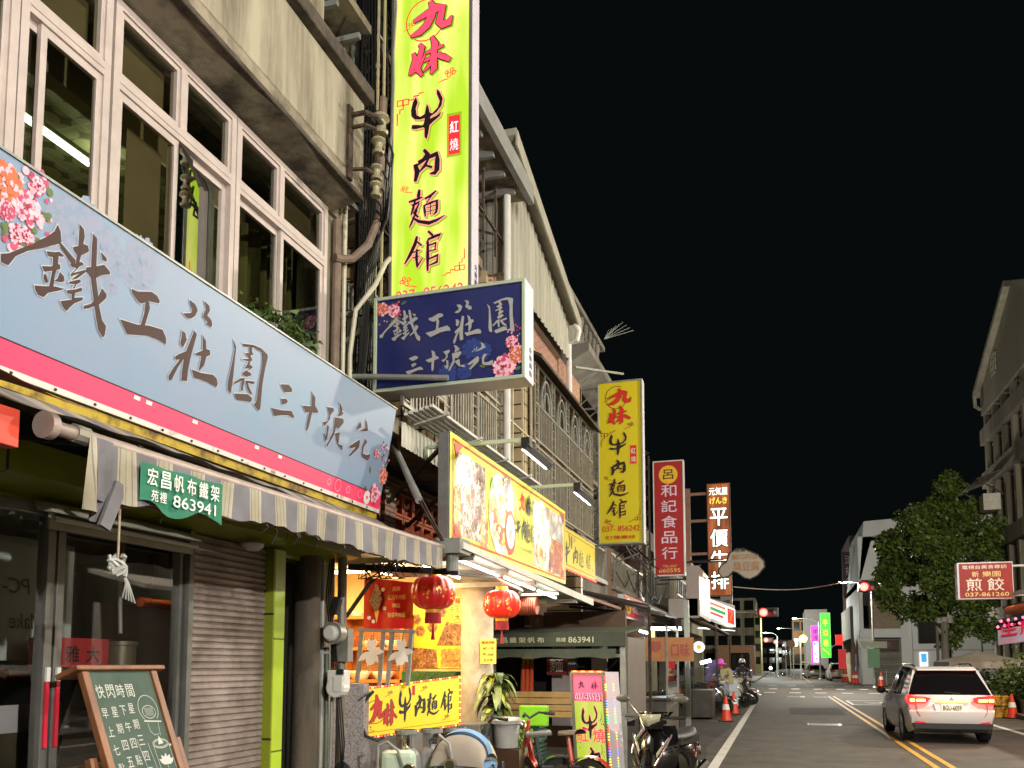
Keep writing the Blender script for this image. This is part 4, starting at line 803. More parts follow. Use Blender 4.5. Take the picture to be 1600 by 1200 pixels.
for k in range(7): m.bar((-5.2, 8.8, 3.6+.8*k), (-4.3, 8.7, 3.6+.8*k), .03)
m.bar((-4.36, 7.4, 6.55), (-4.36, 8.25, 6.6), .05); m.bar((-4.3, 7.4, 7.0), (-4.36, 8.25, 6.9), .05)
for k in range(6): m.bar((-4.5-.12*k, 8.3, 7), (-4.45-.12*k, 8.3, 10.5), .03)
for k in range(6): m.bar((-5.1, 8.3, 7.2+.5*k), (-4.36, 8.3, 7.4+.45*k), .025)
m.build('tie_bar', M['steel'], lt)
m = MB()
for k in range(9): m.tube([(-4.3+.03*k, 8.2, 10), (-4.28+.03*k, 8.15+.02*k, 8), (-4.3+.025*k, 8.18, 6), (-4.32+.03*k, 8.1, 4.2), (-4.3+.03*k, 8.15, 3)], .009, 5)
m.build('cable', [M['cable']], lt)
# ---- blue projecting sign
BX0, BX1, BZ0, BZ1 = -3.76, -2.2, 4.24, 5.2
bs, pn = box_sign('blue_sign', 'dark blue box sign with silver brush characters and printed peonies, jutting over the street', BX0, BX1, BZ0, BZ1, 7.5, .26, [M['lav'], mat('pale_green_trim', S(186,200,176), .4, .3, var=.08)])
W, H = pn.w, pn.h
m = MB(); pn.rect(m, 0, 0, W, H, 0, 0); m.build('face', mat('navy_acrylic', S(34,42,98), .22, col2=S(28,34,84), vs=1.4), bs)
m = MB(); sh_ = MB()
lay = [('鐵', .02, .49, .29, .37), ('工', .35, .52, .17, .25), ('莊', .54, .42, .19, .46), ('園', .77, .47, .18, .38), ('三', .21, .13, .12, .2), ('十', .35, .14, .09, .23), ('號', .46, .12, .16, .28), ('苑', .64, .11, .17, .29)]
for ch, x, y, wd, ht in lay:
    yo = .0
    pn.glyph(sh_, ch, x*W+.006, y*H-.007, wd*W, ht*H, 0, .002, .003); pn.glyph(m, ch, x*W, y*H, wd*W, ht*H, 0, .006, .0025)
sh_.build('lettering_shadow', M['blacktxt'], bs); m.build('lettering', mat('silver_print', S(168,168,170), .35, .2), bs)
m = MB()
def F(x, y, r, a, b, c, q=0): k = MB(); pn.flower(k, x*W, y*H, r, a, b, c, .008, q); k.build('flower', PEO, bs)
F(.035, .9, .07, 1, 3, 3); F(.12, .87, .075, 0, 1, 2, .4); F(.88, .1, .13, 0, 1, 2); F(.965, .22, .09, 1, 3, 3, .3); F(.93, .37, .06, 0, 1, 2)
for i in range(60):
    a_ = random.random(); x, y = ((random.uniform(.01, .17), random.uniform(.7, .98)) if a_ < .5 else (random.uniform(.9, .99), random.uniform(.3, .56))); pn.disc(m, x*W, y*H, random.uniform(.006, .012), random.choice((0, 1, 3)), .003, n=8)
for x, y, a_ in ((.1, .78, -1), (.13, .8, -.5), (.17, .93, .4), (.76, .12, 2.8), (.95, .06, .3)): pn.leaf(m, x*W, y*H, .07, a_, 4, .004)
m.build('buds', PEO, bs)
m = MB(); G_ = lambda x, y, r: pn.flower(m, x*W, y*H, r, 0, 0, 0, .0004); G_(.5, .1, .1); G_(.62, .1, .08); G_(.67, .34, .1); G_(.75, .3, .08); m.build('faded_flowers', mat('faint_blue_print', S(44,62,124), .35), bs)
m = MB(); q2 = Panel((BX1, 7.52, BZ0), (0, 1, 0), (0, 0, 1)); q2.column(m, '永新廣告', .08, .34, .09, .055, .075, 0, .003); m.build('maker_lettering', M['blacktxt'], bs)
m = MB(); m.tube([(-3.95, 7.4, 4.4), (-2.95, 7.44, 4.3)], .028, 10); m.bar((-4.2, 7.6, 5.12), (-3.76, 7.6, 5.12), .05); m.bar((-4.2, 7.6, 4.3), (-3.76, 7.6, 4.3), .05); m.bar((-4.2, 7.6, 4.8), (-3.76, 7.62, 5.1), .03); m.build('bracket', M['steel'], bs)

# ================================================================== SECOND HOUSE: noodle house with grilles, tin rooftop and tiled front
h2 = thing('noodle_house', 'tiled house with barred balconies and a corrugated tin rooftop storey above the bright noodle shop', 'house', (-4, 11.5, 0))
m = MB(); m.box((-10, 16.4, 0), (-3.7, 16.55, 7.1)); m.box((-10, 7.35, 3.0), (-5.3, 16.4, 7.2)); m.box((-5.3, 8.75, 6.9), (-3.72, 10.6, 7.05)); m.box((-5.3, 10.6, 3.0), (-5.2, 16.4, 6.4))
m.build('wall', M['tanTile'], h2)
m = MB(); m.box((-5.3, 10.85, 3.9), (-3.75, 11.0, 7.0)); m.box((-5.3, 12.2, 3.9), (-3.6, 12.35, 6.4)); m.box((-9.9, 7.36, 7.2), (-5.5, 7.5, 10)); m.build('side_wall', M['tanTileX'], h2)
m = MB(); m.box((-5.2, 8.9, 3.9), (-4.9, 8.96, 6.9)); m.prism([(-5.2, 9.4, 6.0), (-4.4, 9.4, 6.0), (-4.4, 9.4, 9), (-5.2, 9.4, 9)], (0, .1, 0)); m.build('tile_pier', M['tanTileX'], h2)
m = MB(); m.box((-5.3, 10.95, 6.38), (-3.7, 16.5, 7.12)); m.build('pink_band', M['pinktile'], h2)
m = MB()
def corr(m, y0, y1, zf0, zf1, x=-3.5, n=None, am=.022):
    n = n or int((y1-y0)/.2); pr = []
    for i in range(n):
        a = y0+(y1-y0)*i/n; d = (y1-y0)/n
        pr += [(a, 0), (a+d*.5, 0), (a+d*.62, am), (a+d*.88, am)]
    pr.append((y1, 0))
    m.grid(lambda u, v: (x+pr[int(round(u*(len(pr)-1)))][1], pr[int(round(u*(len(pr)-1)))][0], zf0 + v*((zf1[0]+(zf1[1]-zf1[0])*(pr[int(round(u*(len(pr)-1)))][0]-y0)/(y1-y0))-zf0)), len(pr)-1, 1)
corr(m, 10.9, 14.6, 7.0, (8.75, 7.65))
m.build('tin_front', M['cream_sheet'], h2)
m = MB(); nn = 12
for i in range(nn):
    a = -3.52-.09*i; m.box((a-.05, 10.88, 6.95), (a, 10.905, 8.7)); m.box((a-.09, 10.9, 6.95), (a-.05, 10.93, 8.7))
m.box((-9, 10.94, 6.95), (-3.53, 10.99, 8.6)); m.box((-3.75, 10.95, 7.0), (-3.6, 14.5, 7.5))
m.build('tin_side', M['sheet_grey_shadow'], h2)
m = MB(); m.prism([(-3.3, 10.8, 8.86), (-3.3, 14.75, 7.68), (-3.3, 14.75, 7.78), (-3.3, 10.8, 8.96)], (-3, 0, 0)); m.prism([(-3.28, 10.8, 8.7), (-3.28, 14.75, 7.52), (-3.28, 14.75, 7.74), (-3.28, 10.8, 8.92)], (-.04, 0, 0))
m.build('tin_roof', M['cream_sheet'], h2, bevel=.01)
m = MB(); m.box((-9, 8.75, 8.05), (-3.2, 11.1, 8.2), 0); m.box((-9, 7.4, 8.6), (-4.2, 8.74, 8.7), 0); m.box((-9, 7.4, 8.6), (-8.9, 11, 8.05), 0)
for k in range(6): m.box((-8.9+.8*k, 7.42, 8.5), (-8.8+.8*k, 8.7, 8.6), 2)
for k in range(3): m.box((-8.9, 7.5+.5*k, 8.44), (-4.25, 7.55+.5*k, 8.5), 2)
m.box((-5.6, 8.7, 7.1), (-5.5, 11, 8.05), 0); m.box((-3.22, 8.75, 7.99), (-3.14, 11.12, 8.24), 1)
for k in range(5): m.box((-8, 8.9+.45*k, 7.96), (-3.3, 8.96+.45*k, 8.05), 2)
for k in range(5): m.box((-8+1.0*k, 8.8, 7.9), (-7.94+1.0*k, 11, 7.96), 2)
m.build('roof_slab', [M['soffit'], M['grey_paint'], M['grey_paint']], h2)
m = MB()
for k in range(4):
    y0 = 9+.5*k; m.bar((-5, y0, 7.2), (-3.5, y0, 7.9), .03); m.bar((-5, y0, 7.9), (-3.5, y0, 7.3), .025); m.bar((-3.5, y0, 7.0), (-3.5, y0, 7.95), .03)
m.bar((-3.5, 8.9, 7.35), (-3.5, 10.9, 7.35), .03)
m.build('roof_truss', M['rust'], h2)
m = MB(); m.tube([(-3.42, 10.75, 3.2), (-3.42, 10.75, 8.05)], .05, 12); m.tube([(-3.36, 14.55, 7.62), (-3.3, 14.6, 7.5), (-3.34, 14.62, 7.35), (-3.5, 14.66, 7.3), (-3.5, 14.68, 6.4)], .05, 10); m.build('downpipe', M['white_paint'], h2, smooth=True)
# barred balcony bays
def grille(y0, y1, z0, z1, name, fancy):
    m = MB(); X = -3.5; n = int(round((y1-y0)/.9)); d = (y1-y0)/n
    for i in range(n+1):
        y = y0+d*i
        for dy in (-.09, .09): m.bar((X, y+dy, z0), (X, y+dy, z1), .03)
        for k in range(int((z1-z0)/.13)): m.bar((X, y-.09, z0+.06+.13*k), (X, y+.09, z0+.06+.13*k), .014)
    for z in (z0, z0+(z1-z0)*.4, z0+(z1-z0)*.45, z1-.62 if fancy else z1-.12, z1): m.bar((X, y0-.1, z), (X, y1+.1, z), .035)
    for i in range(n):
        a, b = y0+d*i+.1, y0+d*(i+1)-.1
        for k in range(8):
            y = a+(b-a)*(k+.5)/8; m.bar((X, y, z0), (X, y, z0+(z1-z0)*.4), .02); m.bar((X, y, z0+(z1-z0)*.45), (X, y, z1-.62 if fancy else z1-.12), .02)
        if fancy:
            for r, t in ((.19, .022), (.12, .018)): m.tube([(X+.02, (a+b)/2+r*1.6*math.cos(q*math.pi/8), z1-.62+r*2.6*math.sin(q*math.pi/8)) for q in range(9)], t, 4, 1)
            m.bar((X, (a+b)/2, z1-.62), (X, (a+b)/2, z1), .02)
    m.build(name, [M['bar'], M['steel']], h2)
    # sheet-metal backing with the room behind
    q = MB()
    for i in range(n):
        a, b = y0+d*i+.12, y0+d*(i+1)-.12
        if i % 3 != 1: q.box((X-.1, a, z0), (X-.09, b, z0+(z1-z0)*(.38 if fancy else .4 if i % 2 else .85)))
    q.build('backing_sheet', M['sheet_grey_shadow'] if fancy else M['cream_sheet'], h2)
M['bar'] = mat('dull_steel_bar', S(166,160,144), .4, .5, var=.35, vs=7)
grille(7.7, 8.6, 4.15, 5.0, 'window_grille', False)
grille(8.8, 10.6, 4.15, 6.1, 'window_grille', False)
grille(12.5, 16.5, 4.05, 6.2, 'window_grille', True)
m = MB(); m.prism([(-3.34, 12.2, 6.2), (-3.75, 12.2, 6.42), (-3.75, 16.8, 6.42), (-3.34, 16.8, 6.2)], (0, 0, .05)); m.build('brow', M['mould'], h2)
m = MB(); 
for y in (11.25, 11.75, 12.2): m.bar((-3.5, y, 3.4), (-3.5, y, 6.4), .03)
for z in (4.0, 4.95, 5.85, 6.38): m.bar((-3.5, 10.8, z), (-3.5, 12.4, z), .025)
m.build('gap_bar', M['cream_iron'], h2)
m = MB(); m.box((-5.0, 8.5, 4.0), (-4.6, 9.3, 5.9), 0); m.box((-5.25, 11.1, 4.0), (-5.18, 12.1, 6.2), 1); m.box((-5.2, 12.8, 4.2), (-5.15, 16, 6.1), 1); m.box((-5.3, 7.5, 4.6), (-5.15, 10.4, 6), 1); m.build('window', [M['alu_dark'], M['glass_green']], h2)
m = MB(); m.box((-5.3, 7.5, 3.85), (-3.55, 16.4, 4.0)); m.box((-5.3, 7.4, 2.9), (-5.2, 16.4, 3.9)); m.build('floor_slab', M['soffit'], h2)
m = MB(); corr(m, 7.6, 11.5, 3.72, (3.97, 3.97), -3.5, 40, .012); m.build('fascia', M['cream_sheet'], h2)
m = MB()
for k in range(6): m.bar((-3.46+.055*k, 7.6, 4.04+.012*k), (-3.46+.055*k, 11.6, 4.04+.012*k), .03)
for k in range(4): m.bar((-3.5, 7.9+k, 4.02), (-3.12, 7.9+k, 4.1), .03)
m.build('rack_bar', M['white_paint'], h2)
# pierced terracotta blocks
bk = MB(); 
def block(m, y, z, s=.28, x=-4.3):
    for q in ((0, 0, s, .03), (0, s-.03, s, s), (0, .03, .03, s-.03), (s-.03, .03, s, s-.03)): m.box((x, y+q[0], z+q[1]), (x+.1, y+q[2], z+q[3]))
    c = (x+.05, y+s/2, z+s/2)
    for a in (0, 2.1, 4.2): m.bar((x+.05, c[1], c[2]-.02), (x+.05, c[1]+.11*math.cos(a+.5), c[2]+.11*math.sin(a+.5)), .045)
    m.bar((x+.05, y+.05, z+.05), (x+.05, y+s-.05, z+.1), .03)
for i in range(12):
    for k in range(2):
        if i != 3: block(bk, 7.75+.29*i, 3.02+.29*k)
bk.build('breeze_blocks', mat('terracotta', S(214,118,82), .75, var=.3, vs=6), h2)
m = MB(); m.box((-4.32, 8.62, 2.6), (-4.16, 8.9, 3.7)); m.box((-4.34, 7.5, 3.6), (-4.15, 11.5, 3.72)); m.build('tile_post', M['pinktile'], h2)
m = MB(); m.box((-4.36, 7.4, 2.66), (-4.22, 11.2, 3.02)); m.build('tile_apron', M['tanTile'], h2)
m = MB(); m.box((-8, 7.35, 2.84), (-4.36, 12, 2.9)); m.build('shop_ceiling', mat('shop_ceiling', S(214,196,150), .7), h2)
# struts of the yellow sign
ys = thing('menu_sign', 'bright flood-lit yellow menu sign with food pictures and a bowl, above the noodle shop entrance', 'shop sign', (-2.92, 9.6, 2.75))
YA, YB, Z0, Z1, SX = 7.42, 11.95, 2.73, 3.78, -2.92
m = MB(); m.box((SX-.12, YA, Z0), (SX-.01, YB, Z1), 0); m.build('casing', M['alu_dark'], ys, bevel=.006)
yp = Panel((SX, YA, Z0), (0, 1, 0), (0, 0, 1)); W, H = YB-YA, Z1-Z0
m = MB(); yp.rect(m, 0, 0, W, H, 0, 0); m.build('face', mat('yellow_print', S(232,214,34), .4, col2=S(196,214,60), vs=1.2), ys)
def foodmat(name, c, vs, lo=.3):
    m = mat(name, c[0], .45); n = m.node_tree.nodes; l = m.node_tree.links; p = n['Principled BSDF']; tc = n.new('ShaderNodeTexCoord')
    nz = n.new('ShaderNodeTexNoise'); nz.inputs['Scale'].default_value = vs*.8; nz.inputs['Detail'].default_value = 3; l.new(tc.outputs['Object'], nz.inputs['Vector'])
    ad = n.new('ShaderNodeMix'); ad.data_type = 'RGBA'; ad.inputs[0].default_value = .25; l.new(tc.outputs['Object'], ad.inputs[6]); l.new(nz.outputs['Color'], ad.inputs[7])
    vo = n.new('ShaderNodeTexVoronoi'); vo.inputs['Scale'].default_value = vs; l.new(ad.outputs[2], vo.inputs['Vector'])
    sx = n.new('ShaderNodeSeparateXYZ'); l.new(vo.outputs['Color'], sx.inputs[0])
    cr = n.new('ShaderNodeValToRGB'); cr.color_ramp.elements[0].color = (*c[0], 1); cr.color_ramp.elements[1].color = (*c[-1], 1); cr.color_ramp.elements[0].position = .1; cr.color_ramp.elements[1].position = .9
    for i in range(1, len(c)-1): e = cr.color_ramp.elements.new(.1+.8*i/(len(c)-1)); e.color = (*c[i], 1)
    l.new(sx.outputs[0], cr.inputs[0])
    mx = n.new('ShaderNodeMix'); mx.data_type = 'RGBA'; mx.blend_type = 'MULTIPLY'; mx.inputs[0].default_value = .7
    c2 = n.new('ShaderNodeValToRGB'); c2.color_ramp.elements[0].color = (1, 1, 1, 1); c2.color_ramp.elements[1].color = (.25, .2, .15, 1); c2.color_ramp.elements[0].position = .25; c2.color_ramp.elements[1].position = .75; l.new(vo.outputs['Distance'], c2.inputs[0])
    l.new(cr.outputs[0], mx.inputs[6]); l.new(c2.outputs[0], mx.inputs[7]); l.new(mx.outputs[2], p.inputs['Base Color'])
    return m
F1 = foodmat('sliced_meat_picture', (S(120,70,40), S(220,200,180), S(150,130,120), S(90,60,40), S(235,225,215)), 16)
F2 = foodmat('noodle_picture', (S(236,170,40), S(240,220,150), S(190,90,40), S(120,60,30), S(245,235,200)), 13)
F3 = foodmat('herb_picture', (S(40,110,50), S(90,150,60), S(220,220,190)), 22)
F4 = foodmat('red_stew_picture', (S(196,64,34), S(226,130,60), S(150,40,24), S(236,180,90)), 14)
F5 = foodmat('white_plate_picture', (S(235,235,230), S(200,205,210), S(225,150,80), S(240,238,230)), 9)
FM = [F1, F2, F3, F4, F5]
def fpic(*ops):
    m = MB()
    for o in ops: (yp.rect if o[0] == 'r' else yp.disc)(m, *o[1])
    m.build('food_picture', FM, ys)
fpic(('r', (.12, .1, 1.0, H-.14, 0, .003)), ('r', (.1, .06, .3, H*.5, 1, .004)), ('r', (.86, .06, 1.1, .4, 1, .005)))
fpic(('d', (1.55, .5, .44, 4, .006, .46, 32)), ('d', (1.55, .55, .38, 1, .0085, .38, 32)), ('d', (1.3, .75, .14, 2, .011)), ('d', (1.75, .78, .2, 0, .0135)))
fpic(('r', (2.82, .09, 3.62, H-.12, 4, .003)), ('d', (3.2, .32, .24, 1, .007)), ('d', (3.2, .74, .22, 4, .007)), ('d', (3.2, .74, .13, 2, .010)))
fpic(('r', (3.66, .09, 4.36, H-.12, 4, .003)), ('r', (3.72, .1, 4.36, .55, 3, .005)), ('r', (3.6, .08, 3.85, .4, 1, .007)))
m = MB(); yp.frame(m, .06, .05, W-.06, H-.05, .018, 0, .008)
for x, fx in ((.1, 1), (W-.1, -1)): yp.shape(m, [(x, H-.08), (x+fx*.22, H-.08), (x+fx*.03, H-.2)], 0, .008); yp.shape(m, [(x, .08), (x+fx*.22, .08), (x+fx*.03, .2)], 0, .008)
yp.disc(m, 1.86, .36, .22, 0, .009, ry=.26, n=28); yp.disc(m, 1.86, .36, .15, 1, .0115, ry=.19, n=24)
for k in range(3): yp.line(m, [(1.8+.05*k, .25), (1.82+.05*k, .35+.04*k), (1.8+.06*k, .42)], .03, 0, .014)
m.build('red_border', [mat('vermilion_print', S(206,52,22), .45), M['white']], ys)
m = MB()
for ch, x, y, wd, ht in (('牛', 2.06, .3, .22, .44), ('肉', 2.3, .33, .17, .3), ('麵', 2.48, .33, .18, .28), ('館', 2.67, .33, .15, .28), ('妹', 2.5, .68, .22, .24)): yp.glyph(m, ch, x, y, wd, ht, 0, .016, .004, 1.2)
yp.text(m, 'Jou way beef noodles', 2.12, .2, .62, .07, 0, .012, .006)
m.build('lettering', [M['blacktxt']], ys)
m = MB(); yp.glyph(m, '九', 2.2, .68, .24, .24, 0, .016, .004); m.build('red_lettering', M['redtxt'], ys)
def flood(y, ytgt, w_):
    t = thing('flood_light', 'black flood light on a steel arm over the ' + ('left' if y < 9 else 'right') + ' half of the menu sign', 'flood light', (SX, y, Z1), 'flood lights of the yellow sign')
    m = MB(); m.bar((SX-.5, y, Z1+.03), (SX+.56, y, Z1+.03), .035, 0); m.bar((SX-.5, y, Z1+.03), (SX-.5, y, Z1-.1), .035, 0); m.build('arm', mat('pale_green_arm', S(190,205,178), .4, .2), t)
    m = MB(); m.obox((SX+.56, y+.42, Z1-.04), (.06, .95, .07), Matrix.Rotation(.5, 3, 'Y')); m.obox((SX+.56, y+.02, Z1), (.09, .1, .1)); m.build('lamp', M['blackm'], t, bevel=.006)
    m = MB(); m.obox((SX+.53, y+.42, Z1-.075), (.03, .85, .008), Matrix.Rotation(.5, 3, 'Y')); m.build('lens', glow('flood_lens', (1, 1, .95), 12), t)
    for yy in ytgt: light('SPOT', 'flood_light_beam', (SX+.42, yy, Z1-.12), w_, (1, 1, .93), .04, t, aim=(SX, yy+.12, Z1-.42), spot=84, blend=1)
flood(8.05, (7.75, 8.75), FLOOD_W); flood(10.3, (9.35, 10.45), FLOOD_W)
# second, unlit part of the sign row
y2 = thing('yellow_wall_sign', 'shorter yellow noodle shop wall sign with red light string, right behind the flood-lit menu sign', 'shop sign', (-3.2, 13.7, 3.1))
ya, yb = 11.6, 15.35
m = MB(); m.box((-3.3, ya, 3.1), (-3.21, yb, 3.74)); m.build('casing', M['alu_dark'], y2)
p3 = Panel((-3.2, ya, 3.1), (0, 1, 0), (0, 0, 1)); W, H = yb-ya, .64
m = MB(); p3.rect(m, 0, 0, W, H, 0, 0); m.build('face', M['yellow_face'], y2)
m = MB(); p3.frame(m, .05, .05, W-.05, H-.05, .012, 0, .003); p3.cloud(m, 2.1, .5, .04, 0); p3.cloud(m, 3.5, .14, .04, 0); p3.rect(m, 1.86, .35, 1.96, .55, 0, .003); m.build('border', M['brownred'], y2)
m = MB()
for ch, x, y, wd, ht in (('牛', 1.3, .06, .5, .52), ('肉', 2.0, .12, .35, .3), ('麵', 2.42, .12, .4, .3), ('館', 2.95, .12, .4, .32)): p3.glyph(m, ch, x, y, wd, ht, 0, .006)
m.build('lettering', M['blacktxt'], y2)
m = MB()
for i in range(34): m.sph((-3.18, ya+.1+i*.11, 3.07+.01*(i % 2)), .014, 6)
m.build('light_string', glow('red_bulb', (1, .1, .08), 4), y2)
# ================================================================== NOODLE SHOP, ground floor
M['warm_wall'] = mat('warm_shop_wall', S(226,190,120), .6, var=.15, vs=2)
M['orange_wood'] = mat('orange_cabinet_wood', S(196,120,50), .45, var=.3, vs=4, streak=True)
sr = thing('shop_interior', 'warmly lit open noodle shop interior with wooden shelves and an orange back wall', 'shop interior', (-5.5, 9, 0))
m = MB(); m.box((-7.6, 7.4, 0), (-7.5, 10.9, 2.84)); m.box((-7.5, 10.8, 0), (-3.96, 10.9, 2.84)); m.box((-7.5, 7.38, 0), (-4.5, 7.5, 2.84)); m.build('wall', M['warm_wall'], sr)
m = MB()
for z in (.9, 1.35, 1.78, 2.2): m.box((-6.6, 10.45, z), (-4.75, 10.78, z+.04))
for x in (-6.6, -5.7, -4.8): m.box((x, 10.45, .3), (x+.05, 10.78, 2.25))
m.box((-6.6, 10.76, .3), (-4.8, 10.79, 2.25)); m.build('shelf', M['orange_wood'], sr)
m = MB()
for x, z, s in ((-6.2, 1.4, .14), (-5.9, 1.4, .1), (-5.45, 1.39, .16), (-5.1, 1.39, .15), (-5.3, 1.82, .12), (-4.95, 1.82, .13), (-6.0, 1.82, .12), (-5.5, 2.24, .1)): m.lathe([(0, 0), (s*.6, 0), (s, s*.5), (s*1.02, s*.7), (s*.95, s*.72), (s*.5, s*.2)], (x, 10.58, z), 16)
m.build('bowl', mat('cream_bowl', S(238,220,176), .35), sr, smooth=True)
m = MB()
for i in range(16): m.lathe([(0, 0), (.04, 0), (.045, .1), (.02, .13), (.02, .16), (0, .16)], (-6.5+.11*i, 10.62, 1.82 if i % 2 else .94), 8)
m.build('jar', mat('brown_jar', S(120,60,36), .25), sr, smooth=True)
m = MB(); m.box((-6.4, 8.4, 2.76), (-4.7, 8.48, 2.8)); m.box((-6.4, 9.9, 2.76), (-4.7, 9.98, 2.8)); m.build('ceiling_tube', glow('warm_tube', (1, .82, .5), 8), sr)
light('AREA', 'shop_light', (-5.4, 9.2, 2.74), SHOP_W, (1, .74, .38), 1.6, sr)
light('POINT', 'shop_light_front', (-4.4, 9.3, 2.5), SHOP_W*.7, (1, .76, .42), .12, sr)
# poster wall
pw = thing('food_poster', 'yellow wall poster of hexagons with braised food pictures beside the concrete column', 'poster', (-4.3, 10.79, 1.5))
pp = Panel((-4.78, 10.79, 1.54), (1, 0, 0), (0, 0, 1)); W, H = .83, .98
m = MB(); pp.rect(m, 0, 0, W, H, 0, .002); m.build('sheet', mat('poster_yellow', S(238,196,40), .4), pw)
m = MB(); FB = foodmat('braised_food_picture', (S(120,70,30), S(196,130,60), S(90,48,22), S(216,160,90)), 26)
pp.shape(m, [(.36, .3), (.8, .3), (.82, .56), (.5, .62)], 0, .004); pp.shape(m, [(.0, .0), (.38, .0), (.36, .25), (.02, .28)], 0, .004); pp.rect(m, .42, .02, .82, .26, 1, .005)
for x, y, k in ((.12, .5, 0), (.3, .55, 0), (.06, .66, 0), (.24, .7, 2), (.42, .75, 0), (.58, .78, 2), (.74, .8, 2), (.66, .68, 2), (.5, .9, 2), (.66, .9, 2), (.34, .86, 2), (.78, .94, 2)):
    pp.disc(m, x, y, .085, 3, .006, n=6); pp.disc(m, x, y, .072, k, .008, n=6)
m.build('picture', [FB, foodmat('egg_picture', (S(226,160,70), S(240,190,100), S(180,110,50)), 18), mat('hex_yellow', S(226,210,60), .4), mat('hex_edge', S(200,150,20), .4)], pw)
def pwt(mb):
    for ch, x, y, mm in (('滷', .24, .7, 0), ('大', .66, .68, 1), ('豆', .74, .8, 0), ('干', .58, .78, 0), ('味', .5, .9, 1), ('麵', .66, .9, 1)): pp.text(mb, ch, x-.035, y-.04, .07, .075, mm, .011, .03)
build_text('lettering', [mat('green_print', S(60,130,40), .5), M['redtxt']], pw, pwt)
m = MB(); m.box((-4.75, 10.4, 0), (-4.0, 10.78, 1.5)); tag(m.build('moss_panel', mat('artificial_moss', S(62,92,34), .95, col2=S(34,56,18), vs=20, bump=1, bs=60), origin=(-4.4, 10.6, 0)), 'green artificial moss panel under the food poster', 'moss panel')
# round column
co = thing('concrete_column', 'round pale concrete column at the right end of the noodle shop opening', 'column', (-3.74, 10.5, 0))
m = MB(); m.lathe([(.21, 0), (.21, 2.7)], (-3.74, 10.5, 0), 28); m.build('shaft', mat('pale_concrete', S(206,192,166), .8, col2=S(150,136,116), vs=2.5, bump=.25, bs=20), co, smooth=True)
pq = thing('hours_plaque', 'small yellow opening hours plaque on the pale concrete column', 'plaque', (-3.55, 10.3, 1.8))
m = MB(); yq = Panel((-3.62, 10.285, 1.6), (1, .14, 0), (0, 0, 1)); m.prism([yq.p(0, 0), yq.p(.2, 0), yq.p(.2, .31), yq.p(0, .31)], -yq.n*.01); m.build('board', mat('plaque_yellow', S(240,214,90), .4), pq)
def hrs(mb):
    yq.text(mb, '營業時間', .02, .25, .16, .035, 0, .004, .02); yq.line(mb, [(.02, .235), (.18, .235)], .004, 0, .004); yq.text(mb, 'AM 11:00', .03, .175, .14, .035, 1, .004, .012); yq.line(mb, [(.1, .15), (.1, .165)], .005, 1, .004); yq.text(mb, 'PM 20:00', .03, .1, .14, .035, 1, .004, .012); yq.text(mb, '五公休', .04, .03, .12, .04, 0, .004, .02)
build_text('lettering', [M['brownred'], M['blacktxt']], pq, hrs)
# canopy under the yellow sign with tubes
cn = thing('shop_canopy', 'pale metal canopy with lit fluorescent tubes below the yellow menu sign', 'canopy', (-3.4, 10, 2.7))
m = MB(); m.prism([(-2.78, 7.42, 2.66), (-2.78, 13.2, 2.5), (-2.78, 13.2, 2.6), (-2.78, 7.42, 2.72)], (-.03, 0, 0)); m.prism([(-4.3, 7.42, 2.74), (-2.8, 7.42, 2.69), (-2.8, 13.2, 2.56), (-4.3, 13.2, 2.62)], (0, 0, .02)); m.build('sheet', mat('pale_canopy', S(206,208,196), .5, var=.2, vs=3), cn)
m = MB()
for k in range(5): m.box((-4.2, 7.8+1.1*k, 2.6-.03*k), (-2.82, 7.84+1.1*k, 2.66-.03*k))
m.build('rib', M['steel'], cn)
m = MB()
for a, b, x in ((7.9, 9.1, -3.0), (9.3, 10.5, -2.98), (10.7, 11.6, -2.98), (8.2, 9.2, -3.5)): m.tube([(x, a, 2.63-.028*(a-7.4)), (x, b, 2.63-.028*(b-7.4))], .016, 8)
m.build('tube', glow('cool_tube', (1, 1, .92), 10), cn)
for a, x in ((8.5, -3.0), (9.9, -2.98), (11.1, -2.98)): light('AREA', 'canopy_tube_light', (x, a, 2.54), 26, (1, .93, .78), .7, cn)
m = MB(); m.box((-3.05, 7.38, 2.62), (-2.8, 7.66, 2.76)); m.lathe([(.06, 0), (.06, .16), (.05, .18), (0, .18)], (-2.92, 7.5, 2.46), 12); m.build('junction_box', M['grey_paint'], cn)
m = MB(); m.tube([(-4.3, 8.3, 2.62), (-3.4, 8.5, 2.56), (-3.1, 9.3, 2.58), (-3.05, 10.2, 2.5), (-3.3, 10.8, 2.46)], .02, 6); m.build('conduit', M['pvc'], cn, smooth=True)
# stay rods of the sign, crossing before the blocks
st = thing('sign_stay', 'grey turnbuckle stay and crossed steel struts before the terracotta blocks', 'stay rods', (-3.4, 7.6, 3))
m = MB(); a, b = at(612, 688, X=-3.75), at(655, 782, X=-3.05); m.tube([a, b], [.03, .036], 10, 0); c = at(690, 845, X=-2.96); m.bar(b, c, .014, 1); m.bar(b+V((.03, 0, 0)), c+V((.02, 0, 0)), .014, 1)
m.bar(at(606, 785, X=-4.0), at(712, 676, X=-2.98), .035, 1); m.bar(at(636, 822, X=-4.0), at(706, 757, X=-3.0), .03, 1); m.build('rod', [M['grey_paint'], M['rust']], st)
